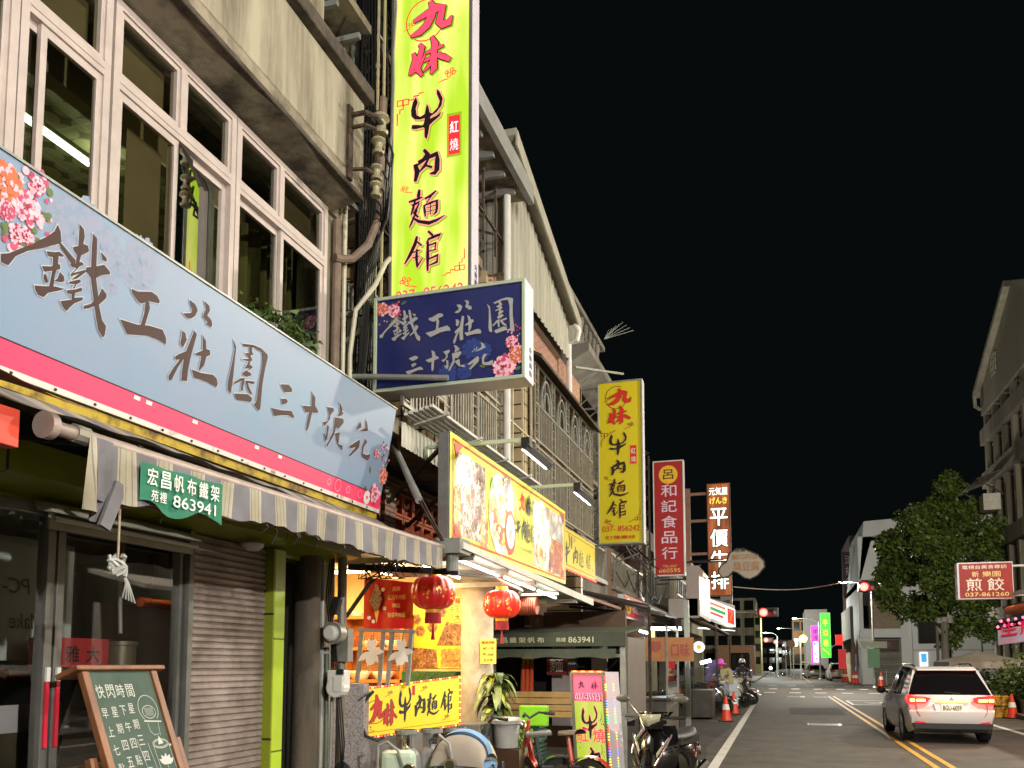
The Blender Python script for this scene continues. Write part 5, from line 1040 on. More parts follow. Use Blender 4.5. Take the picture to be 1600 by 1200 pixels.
# utility column, meters and pipes between the houses
up = thing('utility_pole', 'dark stained round concrete utility pole between the green post and the noodle shop', 'utility pole', (-4.0, 6.75, 0))
m = MB(); m.lathe([(.13, 0), (.12, 1.4), (.112, 3.0)], (-4.0, 6.75, 0), 16); m.build('shaft', mat('sooty_concrete', S(106,94,78), .85, col2=S(52,46,40), vs=2.5, streak=True, bump=.3), up, smooth=True)
pi = thing('pipe_bundle', 'vertical grey pipes with an electricity meter and a gas meter beside the dark pole', 'pipes', (-3.8, 7.6, 0))
m = MB()
for x, y, r, mm, z1 in ((-3.98, 6.98, .018, 0, 2.6), (-3.94, 7.0, .022, 1, 1.75), (-3.9, 7.02, .014, 0, 2.6), (-3.83, 7.06, .042, 2, 2.75), (-4.0, 6.96, .012, 0, 2.6)): m.tube([(x, y, 0), (x+.01, y, z1*.5), (x, y, z1)], r, 10, mm)
m.bar((-4.05, 6.85, 1.92), (-3.78, 7.06, 1.92), .02, 0); m.bar((-4.0, 6.95, 1.7), (-3.78, 7.06, 1.7), .02, 0)
m.build('pipe', [M['pvc'], mat('dull_green_pipe', S(92,104,88), .5, var=.3), mat('grey_steel_pipe', S(130,122,112), .5, .2, var=.4, vs=6)], pi, smooth=True)
mc = at(528, 990, Y=6.95)
m = MB(); m.lathe([(.0, -.12), (.1, -.12), (.1, -.02), (.085, .0), (.085, .02)], mc, 20, 0, 'y'); m.obox(mc+V((0, .08, -.1)), (.17, .1, .3), None, 0); m.build('electricity_meter', mat('meter_grey', S(140,140,132), .4, .3, var=.2), pi, smooth=True)
m = MB(); m.lathe([(0, -.17), (.05, -.17), (.07, -.15), (.075, -.1)], mc, 18, 0, 'y'); m.build('meter_glass', mat('meter_dome', S(206,206,200), .12), pi, smooth=True)
gc = at(529, 1062, Y=6.95)
m = MB(); m.obox(gc, (.17, .12, .17), None, 0); m.lathe([(0, -.07), (.09, -.07), (.09, .05), (0, .05)], gc+V((.0, 0, -.07)), 16, 0, 'y'); m.obox(gc+V((.05, -.065, .07)), (.07, .02, .05), None, 1); m.obox(gc+V((.03, -.065, -.04)), (.1, .02, .14), None, 0); m.build('gas_meter', [mat('gas_meter_white', S(206,204,196), .4), M['blackm']], pi, bevel=.012)
m = MB()
for k in range(3): m.tube([(-3.92+.02*k, 7.0, 2.6), (-3.94+.02*k, 6.97, 2.2), (-3.9+.02*k, 6.98, 1.9), (-3.8+.02*k, 6.95, 1.3), (-3.76+.02*k, 6.95, .9), (-3.74, 6.95, .5)], .007, 5)
for k in range(6): m.tube([(-3.72+.09*math.cos(t*.8)+.01*k, 6.92, .6+.15*math.sin(t*.8)-.012*k) for t in range(9)], .008, 5)
m.build('cable', M['cable'], pi, smooth=True)
m = MB(); m.obox(mc+V((-.02, 0, .25)), (.07, .06, .16), Matrix.Rotation(.3, 3, 'Y')); m.build('switch_box', M['blackm'], pi, bevel=.01)
# frame post + beam at the shop mouth
fr = thing('tarpaulin_support', 'dark steel post and slanting brace holding the tarpaulin beam over the shop mouth', 'frame', (-3.7, 7.6, 0))
m = MB(); m.bar((-4.05, 7.6, 2.55), (-2.95, 7.75, 2.48), .06); m.bar(at(540, 965, Y=7.5), at(582, 905, Y=7.8), .03); m.bar((-4.1, 7.55, 0), (-4.1, 7.55, 2.6), .05); m.build('beam', M['black_iron'], fr)
m = MB()
for k in range(9):
    a = V((-3.85+.06*k*random.random(), 7.45, 2.56)); m.tube([a, a+V((random.uniform(-.1, .15), 0, -.15)), a+V((random.uniform(0, .3), .02, random.uniform(-.25, -.05))), a+V((random.uniform(.1, .4), 0, .0))], .007, 4)
m.build('tangled_cable', M['cable'], fr)
# granite counter
gr = thing('granite_counter', 'grey speckled granite counter wall at the left of the noodle shop', 'counter', (-4.2, 8.2, 0))
m = MB(); m.prism([(-4.5, 7.78, 0), (-4.06, 7.98, 0), (-4.06, 8.1, 0), (-4.5, 7.9, 0)], (0, 0, 1.4)); m.box((-4.4, 8.1, 0), (-4.25, 10.3, 1.35)); m.build('wall', mat('grey_granite', S(150,146,148), .35, col2=S(86,82,84), vs=60, lo=.35, hi=.6), gr, bevel=.006)
# red banner
rbn = thing('red_banner', 'red hanging banner with a photo diamond and golden dish names inside the shop mouth', 'banner', (-4.0, 8.4, 2))
q0 = Panel((-4.29, 8.4, 1.97), (1, 0, 0), (0, 0, 1)); W, H = .58, .54
m = MB(); m.grid(lambda u, v: q0.p(W*u, H*v - .05*u*v + .02*(1-u)*v, .012*math.sin(u*6)*v+.01*math.sin(u*13)), 24, 8); m.build('cloth', mat('red_banner_vinyl', S(206,34,36), .3, var=.12, vs=3), rbn, smooth=True)
m = MB(); q0.shape(m, [(.08, .3), (.15, .46), (.23, .32), (.17, .16)], 0, .03); q0.shape(m, [(.16, .5), (.22, .38), (.17, .33), (.12, .4)], 0, .031); q0.shape(m, [(.14, .2), (.2, .2), (.17, .06)], 1, .032); 
for x, y in ((.26, .22), (.08, .12), (.13, .08), (.24, .42)): q0.disc(m, x, y, .022, 2, .03, n=9)
m.build('picture', [foodmat('beef_picture', (S(220,214,206), S(120,90,80), S(190,170,160)), 40), mat('ginger', S(226,190,80), .5), M['white']], rbn)
m = MB()
for s_, x, y, wd, mm in (('招牌', .35, .4, .09, 0), ('紅燒牛肉麵', .3, .31, .2, 0), ('特製', .35, .22, .09, 0), ('酸菜牛肉麵', .3, .12, .2, 0)): q0.text(m, s_, x, y, wd, .05, mm, .03, .02)
m.build('lettering', mat('pale_gold_print', S(232,206,120), .5), rbn)
# grill stand
gs = thing('display_stand', 'steel slatted stand leaning at the counter with two wire grilles carrying white bow ties', 'stand', (-4.0, 8.35, 1.4))
sp3 = Panel((-4.31, 8.3, 1.37), (1, .1, 0), (.06, .1, 1)); 
m = MB()
for x in (-.01, .24, .33, .55): m.prism([sp3.p(x, 0), sp3.p(x+.04, 0), sp3.p(x-.02+.04, .6), sp3.p(x-.02, .6)], sp3.n*.03)
m.prism([sp3.p(-.04, .58), sp3.p(.6, .55), sp3.p(.6, .58), sp3.p(-.04, .61)], sp3.n*.04); m.build('frame', M['grey_paint'], gs)
m = MB()
for x0 in (.03, .36):
    for k in range(22): m.bar(sp3.p(x0, .16+.018*k, .015), sp3.p(x0+.2, .155+.018*k, .015), .005)
    for k in range(3): m.bar(sp3.p(x0+.1*k, .14, .012), sp3.p(x0+.1*k, .56, .012), .008)
m.build('wire_grille', M['chrome'], gs)
m = MB()
for x0 in (.1, .43):
    for a in (.35, 1.15, 1.95, 2.75): sp3.leaf(m, x0+.02, .36, .16, a+3.5, 0, .03); 
    sp3.leaf(m, x0+.02, .34, .17, 1.3, 0, .03); sp3.leaf(m, x0+.04, .34, .17, 1.9, 0, .03); sp3.disc(m, x0+.04, .26, .05, 0, .035)
m.build('paper_bow', mat('white_paper', S(225,222,214), .7), gs)
# small sign box on the counter front
ls = thing('counter_sign', 'yellow noodle shop box sign edged with coloured lights, leaning on the gas cylinders', 'shop sign', (-3.75, 8.5, .85))
c0_, c1_ = V((-4.16, 8.22, .84)), V((-3.32, 8.75, .96)); ud = (c1_-c0_)
sg = Panel(c0_, ud, (0, 0, 1)); W, H = ud.length, .49
m = MB(); m.prism([sg.p(-.02, -.02, -.07), sg.p(W+.02, -.02, -.07), sg.p(W+.02, H+.02, -.07), sg.p(-.02, H+.02, -.07)], sg.n*.066); m.build('casing', M['blackm'], ls)
m = MB(); sg.rect(m, 0, 0, W, H, 0, 0); m.build('face', mat('yellow_lit_vinyl', S(234,206,24), .4, emit=.25, ecol=S(240,210,20)), ls)
m = MB()
for ch, x, y, wd, ht, mm in (('九', .04, .13, .15, .3, 0), ('妹', .19, .08, .14, .28, 0), ('牛', .35, .1, .13, .36, 1), ('肉', .52, .14, .11, .22, 1), ('麵', .65, .13, .13, .24, 1), ('館', .8, .13, .13, .26, 1)):
    sg.glyph(m, ch, x*W, y*H/.49, wd*W, ht*H/.49, 1, .003, .005); sg.glyph(m, ch, x*W, y*H/.49, wd*W, ht*H/.49, mm, .006)
sg.rect(m, .49*W, .75*H, .52*W, .96*H, 0, .003); m.build('lettering', [M['redtxt'], M['blacktxt']], ls)
m = MB(); sg.arc(m, .1*W, .5*H, .12, 60, 320, .008, 0, .003, 20); sg.cloud(m, .25*W, .85*H, .025, 0); sg.cloud(m, .62*W, .86*H, .025, 0); sg.cloud(m, .86*W, .18*H, .025, 0); sg.line(m, [(.02, .04), (W-.03, .04)], .006, 0, .003)
for i in range(30): sg.disc(m, random.uniform(.01, .1), random.uniform(.03, .16), .005, 0, .003, n=6)
m.build('border', M['brownred'], ls)
bulbs = [glow('red_led', (1, .06, .04), 5), glow('amber_led', (1, .6, .06), 5), glow('green_led', (.05, 1, .2), 5), glow('blue_led', (.12, .14, 1), 6)]
m = MB()
for i in range(30):
    u = i/29*W; m.obox(sg.p(u, H+.012, .0), (.02, .01, .012), None, (0, 0, 1)[i % 3]); m.obox(sg.p(u, -.012, .0), (.018, .01, .01), None, 0 if i % 4 else 1)
for i in range(16): v = i/15*H; m.obox(sg.p(-.012, v, 0), (.012, .01, .018), None, 0 if i < 7 else 1); m.obox(sg.p(W+.012, v, 0), (.012, .01, .018), None, i % 2)
m.build('light_string', bulbs[:2], ls)
# gas cylinders
def cylinder(loc):
    t = thing('gas_cylinder', 'grey gas cylinder standing below the yellow counter sign', 'gas cylinder', loc, 'gas cylinders')
    m = MB(); c = V(loc); m.lathe([(0, .02), (.13, .02), (.155, .08), (.155, .62), (.14, .7), (.09, .76), (.05, .78), (0, .78)], c, 20); m.build('tank', mat('cylinder_grey', S(170,168,166), .4, .2, var=.25, vs=6), t, smooth=True)
    m = MB(); 
    for a in (0, 2.1, 4.2): m.obox(c+V((.08*math.cos(a), .08*math.sin(a), .84)), (.02, .09, .16), Matrix.Rotation(a, 3, 'Z'))
    m.lathe([(.1, .9), (.115, .9), (.115, .94), (.1, .94)], c, 16); m.build('guard', M['grey_paint'], t)
    m = MB(); m.lathe([(.02, .78), (.02, .86), (.03, .86), (.03, .89), (0, .89)], c, 8); m.tube([c+V((0, -.02, .83)), c+V((.03, -.14, .86)), c+V((.1, -.2, .78)), c+V((.06, -.24, .68))], .012, 6); m.lathe([(0, -.02), (.05, -.02), (.05, .02), (0, .02)], c+V((.06, -.24, .64)), 14, 0, 'y'); m.build('regulator', M['chrome'], t, smooth=True)
    return t
gcyl = cylinder((-3.62, 8.05, 0)); 
dup(gcyl, (-3.44, 8.28, 0), .3, 'grey gas cylinder nearest the dented steel cabinet, second from the counter'); dup(gcyl, (-3.27, 8.52, 0), -.2, 'grey gas cylinder touching the dented steel cabinet, last of its row'); gcyl['label'] = 'grey gas cylinder directly behind the mint green cover, first of its row'
gk = thing('burner_cover', 'mint green metal burner casing in front of the first gas cylinder', 'burner', (-3.55, 7.75, 0))
m = MB(); m.obox((-3.55, 7.72, .52), (.34, .2, .5), Matrix.Rotation(.4, 3, 'Z')); m.build('casing', mat('mint_enamel', S(196,214,188), .4, var=.15), gk, bevel=.06)
m = MB(); m.tube([(-3.72, 7.62, .6), (-3.7, 7.58, .82), (-3.6, 7.58, .86), (-3.5, 7.6, .78), (-3.44, 7.6, .64)], .014, 8); m.tube([(-3.3, 8.1, .8), (-3.24, 8.0, .9), (-3.14, 8.0, .82), (-3.1, 7.98, .68), (-3.16, 7.95, .6)], .014, 8); m.build('gas_hose', M['pvc'], gk, smooth=True)
for c in ((-3.38, 7.6, .6), (-3.1, 7.95, .62)):
    m = MB(); m.lathe([(0, -.03), (.06, -.03), (.065, 0), (.06, .02), (0, .02)], c, 18, 0, 'y'); m.lathe([(0, -.035), (.045, -.034)], c, 16, 1, 'y'); m.build('pressure_gauge', [M['chrome'], mat('gauge_face', S(70,66,44), .3)], gk, smooth=True)
hs = MB(); a = at(580, 1082, Y=8.0)
hs.tube([at(583, 1080, Y=8.1), at(566, 1100, Y=8.0), at(563, 1130, Y=8.0), at(572, 1150, Y=8.0), at(590, 1157, Y=8.05), at(600, 1152, Y=8.1)], .018, 8); hs.tube([at(560, 1095, Y=7.95), at(572, 1085, Y=8.0), at(582, 1080, Y=8.1)], .01, 6)
tag(hs.build('rubber_hose', M['cable'], smooth=True, origin=tuple(a)), 'thick black rubber hose looped between the granite counter and the yellow sign', 'hose')
cbn = thing('steel_cabinet', 'dented grey stainless cabinet under the right half of the yellow counter sign', 'cabinet', (-3.4, 9.1, 0))
m = MB(); m.prism([(-3.75, 8.82, 0), (-3.17, 9.0, 0), (-3.17, 9.5, 0), (-3.75, 9.4, 0)], (0, 0, .94)); m.build('body', mat('scuffed_stainless', S(132,130,124), .38, .7, var=.35, vs=4, bump=.15, bs=5), cbn, bevel=.01)
cp = Panel((-3.75, 8.815, 0), (.58, .18, 0), (0, 0, 1)); m = MB(); cp.frame(m, .04, .3, .3, .82, .012, 0, .006); cp.frame(m, .33, .3, .58, .82, .012, 0, .006)
for k in range(6): cp.disc(m, .1+.08*k, .88, .012, 1, .006, n=10)
m.build('door_edge', [M['steel'], M['dark']], cbn)
# pram / stroller
pr_ = thing('stroller', 'blue and cream baby stroller hood in front of the noodle shop', 'stroller', (-3.05, 8.4, 0))
fab1 = mat('cream_fabric', S(206,196,170), .9, var=.15, vs=6, bump=.2, bs=40); fab2 = mat('pale_blue_fabric', S(120,160,200), .9, var=.2, vs=6); fab3 = mat('grey_fabric', S(178,166,152), .9, var=.12, vs=6)
c = V((-3.07, 8.35, .5))
def hood(u, v, r=.3):
    a = math.pi*(.02+.98*u); b = math.pi*v; return c + V((r*.92*math.cos(b), -.1-.26*math.cos(a)*.9+.0*v, .08+.37*math.sin(a)*(.35+.65*math.sin(b))))
m = MB(); m.grid(lambda u, v: hood(u, v), 16, 20, 0, lambda u, v: 2 if u < .34 else 1 if u < .55 else 0); m.build('hood', [fab1, fab2, fab3], pr_, smooth=True)
m = MB(); m.tube([hood(.33, i/20, .305) for i in range(21)], .008, 5); m.tube([hood(.36, i/20, .305) for i in range(21)], .006, 5); m.build('zip', M['cable'], pr_)
m = MB(); m.prism([c+V((-.24, -.3, -.1)), c+V((.24, -.3, -.1)), c+V((.27, -.3, .12)), c+V((-.27, -.3, .12))], (0, .5, 0)); m.build('seat', fab2, pr_, bevel=.04)
m = MB(); m.tube([c+V((.3, -.1, .1)), c+V((.31, 0, -.1)), c+V((.28, -.3, -.4))], .015, 8); m.tube([c+V((.31, .2, .1)), c+V((.3, .3, -.4))], .015, 8); m.tube([c+V((-.3, -.1, .1)), c+V((-.28, -.3, -.4))], .015, 8); m.build('frame', M['chrome'], pr_)
for x, y in ((-.28, -.3), (.28, -.3), (-.28, .3), (.28, .3)): m = MB(); m.lathe([(.06, -.02), (.1, -.02), (.1, .02), (.06, .02)], c+V((x, y, -.4)), 18, 0, 'x'); m.build('wheel', M['tyre'], pr_, smooth=True)
# lidded bucket
m = MB(); bc = at(791, 1165, Y=9.5); m.lathe([(0, 0), (.13, 0), (.16, .26), (.185, .27), (.19, .31), (.15, .34), (0, .35)], bc-V((0, 0, .02)), 24)
tag(m.build('lidded_bucket', mat('grey_plastic', S(160,158,154), .45, var=.2, vs=5), smooth=True, origin=tuple(bc)), 'grey plastic bucket with a lid beside the stroller', 'bucket')
m = MB(); m.box((bc.x-.2, bc.y-.15, 0), (bc.x+.2, bc.y+.2, bc.z-.03)); tag(m.build('wooden_crate', M['dark_wood'], origin=(bc.x, bc.y, 0)), 'dark reddish box under the grey lidded bucket', 'crate')
# dracaena
dr = thing('potted_plant', 'leafy potted dracaena with drooping yellow green leaves before the concrete column', 'potted plant', (-3.3, 9.85, 0))
m = MB(); m.lathe([(0, 0), (.16, 0), (.2, .35), (.21, .38), (.19, .38), (.17, .3), (0, .3)], (-3.3, 9.85, 0), 20); m.build('pot', mat('clay_pot', S(120,66,44), .7, var=.3), dr, smooth=True)
m = MB(); m.tube([(-3.3, 9.85, .3), (-3.28, 9.84, .9), (-3.25, 9.85, 1.3)], [.03, .025, .015], 8); m.tube([(-3.3, 9.85, .5), (-3.4, 9.8, .9)], .015, 6); m.build('stem', M['bark'], dr)
m = MB()
def strap(m, p, az, L, w_, rise, mm):
    d = V((math.cos(az), math.sin(az), 0)); s_ = V((-d.y, d.x, 0)); n_ = 7; le = []; ri = []
    for i in range(n_+1):
        t = i/n_; q = p + d*L*t*(.9-.25*t) + V((0, 0, L*(rise*t - 1.05*t*t))); ww = w_*math.sin(math.pi*min(1, .08+t*.92))**.7*(1 if t < .98 else .1)
        le.append(q+s_*ww-V((0, 0, .008))); ri.append(q-s_*ww-V((0, 0, .008))); 
    m.add(le+ri, [(i, i+1, n_+1+i+1, n_+1+i) for i in range(n_)], mm)
for k in range(170):
    z = random.uniform(.68, 1.46); strap(m, V((-3.28+random.uniform(-.05, .05), 9.85+random.uniform(-.05, .05), z)), random.uniform(0, 6.28), random.uniform(.24, .46), random.uniform(.022, .046), random.uniform(.3, 1.0), random.choice((0, 0, 1, 1, 2, 3)))
m.build('leaves', [mat('dracaena_green', S(104,124,40), .4, var=.3, vs=6), mat('dracaena_dark', S(60,84,34), .4, var=.3, vs=6), mat('dracaena_yellow', S(190,180,60), .4, var=.2, vs=6), mat('dracaena_pale', S(150,158,90), .4)], dr, smooth=True)
# lanterns
def lantern(name, label, c, r, mats_c, dark=False):
    c = V(c); t = thing(name, label, 'lantern', c, 'red paper lanterns')
    prof = [(r*.32, r*.78)] + [(r*(.32+.68*math.sin(math.pi*(i+.5)/13)**.75), r*.75*math.cos(math.pi*(i+.5)/13)) for i in range(13)] + [(r*.32, -r*.78)]
    m = MB(); n = 32; k = []
    m.grid(lambda u, v: (lambda q: (c.x + q[0]*(1+.025*math.cos(u*2*math.pi*16))*math.cos(u*2*math.pi), c.y + q[0]*(1+.025*math.cos(u*2*math.pi*16))*math.sin(u*2*math.pi), c.z+q[1]))(prof[min(14, int(round(v*14)))]), 96, 14); m.build('shade', mats_c, t, smooth=True)
    m = MB(); m.lathe([(0, r*.95), (r*.33, r*.95), (r*.35, r*.75), (r*.3, r*.74)], c, 18); m.lathe([(r*.3, -r*.74), (r*.36, -r*.75), (r*.34, -r*.92), (0, -r*.92)], c, 18); m.build('rim', M['gold'], t, smooth=True)
    m = MB()
    for i in range(26):
        a = i*2*math.pi/26; m.tube([c+V((r*.33*math.cos(a), r*.33*math.sin(a), -r*.92)), c+V((r*.35*math.cos(a), r*.35*math.sin(a), -r*1.4))], r*.035, 4)
    for i in range(7): m.tube([c+V((0, 0, -r*1.4)), c+V((r*.07*math.cos(i), r*.07*math.sin(i), -r*2.15))], r*.035, 4)
    m.tube([c+V((0, 0, -r*.9)), c+V((0, 0, -r*1.5))], r*.02, 4); m.build('tassel', mat('dark_red_tassel', S(150,20,28), .6), t)
    m = MB()
    for a0 in range(8):   # gold flourishes laid on the ribs
        for i in range(9):
            a = a0*math.pi/4+random.uniform(-.25, .25); el = random.uniform(-.55, .55); rr = r*(.32+.68*math.sin(math.pi*.5+el*1.1)**.75)+.003; p0 = c+V((rr*math.cos(a), rr*math.sin(a), r*.7*math.sin(el)))
            q = [V((-math.sin(a), math.cos(a), 0)), V((0, 0, 1))]; s_ = r*random.uniform(.04, .1); th = random.uniform(0, 6.28); ph = p0+V((math.cos(a), math.sin(a), 0))*r*.03
            m.poly([ph+(q[0]*math.cos(th+x)+q[1]*math.sin(th+x))*s_*(1 if j % 2 else .4) for j, x in enumerate((0, .8, 1.6, 2.4, 3.2, 4.0, 4.8, 5.6))])
    m.build('gold_flourish', M['gold'], t)
    m = MB(); m.tube([c+V((0, 0, r*.9)), c+V((0, 0, r*1.5))], .006, 5); m.build('cord', M['cable'], t)
    return t
lc = at(677, 926, Y=8.2); lantern('paper_lantern', 'large dark red lantern with gold flourishes, hanging left at the shop mouth', lc, .225, mat('dark_red_silk', S(160,24,24), .35, emit=.2, ecol=S(210,26,16)))
lc2 = at(784, 944, Y=9.6); lantern('paper_lantern', 'smaller bright orange red lantern before the concrete column', lc2, .215, mat('bright_red_silk', S(206,40,22), .4, emit=.3, ecol=S(220,40,14)))
m = MB(); cc = at(823, 947, Y=11.5); m.lathe([(0, 0), (.12, 0), (.125, .02)] + [(.125+.006*(k % 2), .02+.015*k) for k in range(16)] + [(.12, .27), (0, .27)], cc+V((-.12, 0, 0)), 18, 0, 'x')
tag(m.build('coiled_duct', mat('copper_coil', S(150,70,50), .4, .3, var=.3), smooth=True, origin=tuple(cc)), 'reddish ribbed roll under the canopy behind the bright lantern', 'ribbed roll')
# ================================================================== LEFT ROW beyond the noodle house
def house(name, label, x, y0, y1, z, wallm, floors, par=.6, deep=9, openings=True, gl='glass_green', balc=False, shut=None):
    t = thing(name, label, 'house', (x, (y0+y1)/2, 0))
    m = MB(); m.box((x-deep, y0+.02, 3.1), (x-.5, y1-.02, z)); m.box((x-.5, y0+.02, z-par), (x, y1-.02, z)); m.box((x-deep, y0+.02, 0), (x-2.4, y1-.02, 3.1)); m.box((x-.45, y0+.02, 0), (x, y0+.5, z-par)); m.box((x-.45, y1-.5, 0), (x, y1-.02, z-par)); m.box((x-.5, y0+.5, 3.0), (x, y1-.5, 3.5))
    m.build('wall', wallm, t)
    if openings:
        nw = max(1, int((y1-y0-1)/1.5)); d = (y1-y0-1.2)/nw
        for f in range(floors):
            zb = 3.5+f*(z-par-3.5)/floors; zt = zb+(z-par-3.5)/floors-.25
            for i in range(nw):
                a = y0+.6+d*i; q = MB(); X = x-.46
                for e in ((a+.08, zb+.5, a+.14, zt), (a+d-.14, zb+.5, a+d-.08, zt), (a+.08, zb+.5, a+d-.08, zb+.56), (a+.08, zt-.06, a+d-.08, zt), (a+d/2-.025, zb+.5, a+d/2+.025, zt)): q.box((X-.03, e[0], e[1]), (X+.03, e[2], e[3]))
                o = q.build('window', M['alu_dark'], t); g_ = MB(); g_.box((X-.01, a+.1, zb+.52), (X, a+d-.1, zt-.02)); g_.build('pane', M['dark_pane'], o)
            if balc:
                q = MB(); q.box((x-.5, y0+.5, zb+.0), (x+.1, y1-.5, zb+.1))
                for k in range(int((y1-y0-1)/.16)): q.bar((x+.05, y0+.55+.16*k, zb+.1), (x+.05, y0+.55+.16*k, zb+.8), .025)
                q.bar((x+.05, y0+.5, zb+.82), (x+.05, y1-.5, zb+.82), .05); q.build('balcony', M['bar'], t)
    if shut: m = MB(); corr(m, y0+.5, y1-.5, 0, (3.0, 3.0), x-1.6, 30, .02); m.build('shutter', shut, t)
    return t
M['dark_pane'] = mat('dark_window_pane', S(26,28,26), .08)
M['greywall'] = mat('grey_render', S(140,136,126), .85, col2=S(92,88,80), vs=1.5, streak=True, bump=.2)
M['creamwall'] = mat('cream_render', S(176,166,140), .85, col2=S(120,112,92), vs=1.2, streak=True, bump=.2)
M['brownwall'] = mat('brown_tile_wall', S(116,92,74), .7, var=.35, vs=2)
h3 = house('grey_house', 'grey concrete house with a columned balcony behind the second yellow upright sign', -4.1, 16.6, 21.2, 8.9, M['greywall'], 2, 1.0, balc=True, shut=M['sheet_grey_shadow'])
m = MB()
for k in range(9): m.lathe([(.05, 0), (.08, .15), (.04, .3), (.07, .5), (.05, .6)], (-4.2, 17+.45*k, 8.9), 8)
m.box((-4.3, 16.7, 9.5), (-4.1, 21.1, 9.62)); m.prism([(-4.1, 16.6, 7.6), (-3.55, 16.6, 7.9), (-3.55, 16.6, 8.05), (-4.1, 16.6, 8.05)], (0, 4.6, 0)); m.build('balustrade', M['greywall'], h3)
m = MB(); m.bar((-3.7, 16.0, 7.35), (-3.0, 17.4, 7.6), .04); 
for k in range(8): m.tube([(-4.0, 20.5, 9.6), (-3.9+.08*k, 20.6+.05*k, 10.1-.06*abs(k-4))], .008, 4)
m.build('roof_clutter', M['steel'], h3)
house('brown_house', 'low brown shophouse behind the red upright sign', -4.1, 21.2, 27, 5.6, M['brownwall'], 1, balc=True, shut=M['sheet_grey_shadow'])
house('dark_grey_house', 'low dark grey shophouse left of the boxed sign column', -4.0, 27, 33.5, 5.9, M['greywall'], 1, balc=False, shut=M['sheet_grey_shadow'])
h6 = house('corner_house', 'corner shophouse with a railed balcony beside the striped convenience sign', -3.9, 33.5, 46, 6.3, M['creamwall'], 1, balc=True)
m = MB()
for a in range(5):
    m.tube([(-3.95, 21.5+1.6*a, 3.9+.2*(a % 2)), (-3.9, 22.5+1.6*a, 3.6), (-3.9, 23.3+1.6*a, 3.95)], .015, 5)
for k in range(14): m.bar((-3.6-.1*(k % 3), 17.2+.75*k, 4.0+.25*(k % 4)), (-3.2, 17.2+.75*k+random.uniform(-.6, .6), 4.0+.25*(k % 3)), .03)
tag(m.build('overhead_wires', M['cable'], origin=(-3.9, 24, 4)), 'slack dark cables and brackets strung along the shopfronts behind the red sign', 'cables')
# sheet awnings and clutter over the pavement
def lean_to(label, y0, y1, x0, x1, z0, z1, m_, posts=True):
    t = thing('lean_to_roof', label, 'awning', (x1, y0, 0))
    m = MB(); m.prism([(x0, y0, z0), (x1, y0, z1), (x1, y1, z1), (x0, y1, z0)], (0, 0, .05)); m.build('sheet', m_, t)
    m = MB()
    for y in (y0+.05, (y0+y1)/2, y1-.05): m.bar((x0, y, z0-.05), (x1, y, z1-.04), .05)
    if posts: m.bar((x1+.0, y0+.06, 0), (x1, y0+.06, z1), .06); m.bar((x1, y1-.06, 0), (x1, y1-.06, z1), .06)
    m.build('frame', M['rust'], t)
lean_to('rusty pinkish sheet awning right of the menu sign canopy', 13.3, 16.3, -3.9, -2.9, 2.75, 2.62, mat('pinkish_sheet', S(150,110,96), .7, var=.4), False)
lean_to('dark tarpaulin lean-to behind the canvas stall', 17.5, 22.5, -4.0, -2.55, 3.1, 2.75, mat('dark_tarpaulin', S(58,54,50), .6, var=.3, vs=3))
lean_to('long sagging awning past the boxed sign', 28.5, 36, -4.0, -2.0, 3.6, 2.75, mat('grey_awning', S(96,92,82), .7, var=.3))
# signs along the street
t, pn = box_sign('upright_sign', 'unlit yellow upright noodle shop sign beside the grey house', -3.57, -2.62, 4.05, 7.5, 17.5, .24, [M['lav'], M['steel']], 'yellow upright noodle signs')
noodle_face(t, pn, M['yellow_face'], False)
m = MB()
for k in range(8): m.bar((-4.1, 17.6, 4.4+.43*k), (-3.57, 17.6, 4.4+.43*k), .035); m.bar((-4.1, 17.6, 4.4+.43*k), (-3.57, 17.6, 4.8+.43*k), .02)
m.bar((-4.05, 17.6, 3.5), (-4.05, 17.6, 7.7), .05); m.build('bracket', M['steel'], t)
t, pn = box_sign('upright_sign', 'red upright food shop sign with pale characters and a yellow disc on top', -3.47, -2.58, 4.12, 7.5, 25, .26, [M['lav'], M['white_paint']])
W, H = pn.w, pn.h
m = MB(); pn.rect(m, 0, 0, W, H, 0, 0); m.build('face', M['red_face'], t)
m = MB(); pn.disc(m, .5*W, .885*H, .33*W, 0, .003, n=28); m.build('disc', mat('deep_yellow', S(226,180,40), .4), t)
m = MB(); pn.text(m, '呂', .32*W, .845*H, .36*W, .085*H, 0, .006, .018)
for i, ch in enumerate('和記食品行'): pn.text(m, ch, .24*W, (.69-.138*i)*H, .54*W, .105*H, 1, .006, .018)
pn.text(m, 'TEL:037', .26*W, .065*H, .5*W, .02*H, 2, .006, .01); pn.text(m, '860595', .13*W, .02*H, .74*W, .035*H, 2, .006, .015)
m.build('lettering', [M['blacktxt'], mat('pale_violet_print', S(214,196,212), .5), mat('sand_print', S(222,180,110), .5)], t)
m = MB()
for k in range(9): m.bar((-3.95, 25.1, 4.0+.45*k), (-3.6, 25.1, 4.2+.45*k), .03); m.bar((-3.95, 25.1, 4.4+.45*k), (-3.6, 25.1, 4.2+.45*k), .03)
m.bar((-3.6, 25.1, 3.5), (-3.6, 25.1, 7.7), .05); m.bar((-3.95, 25.1, 3.5), (-3.95, 25.1, 7.7), .05); m.build('lattice', M['rust'], t)
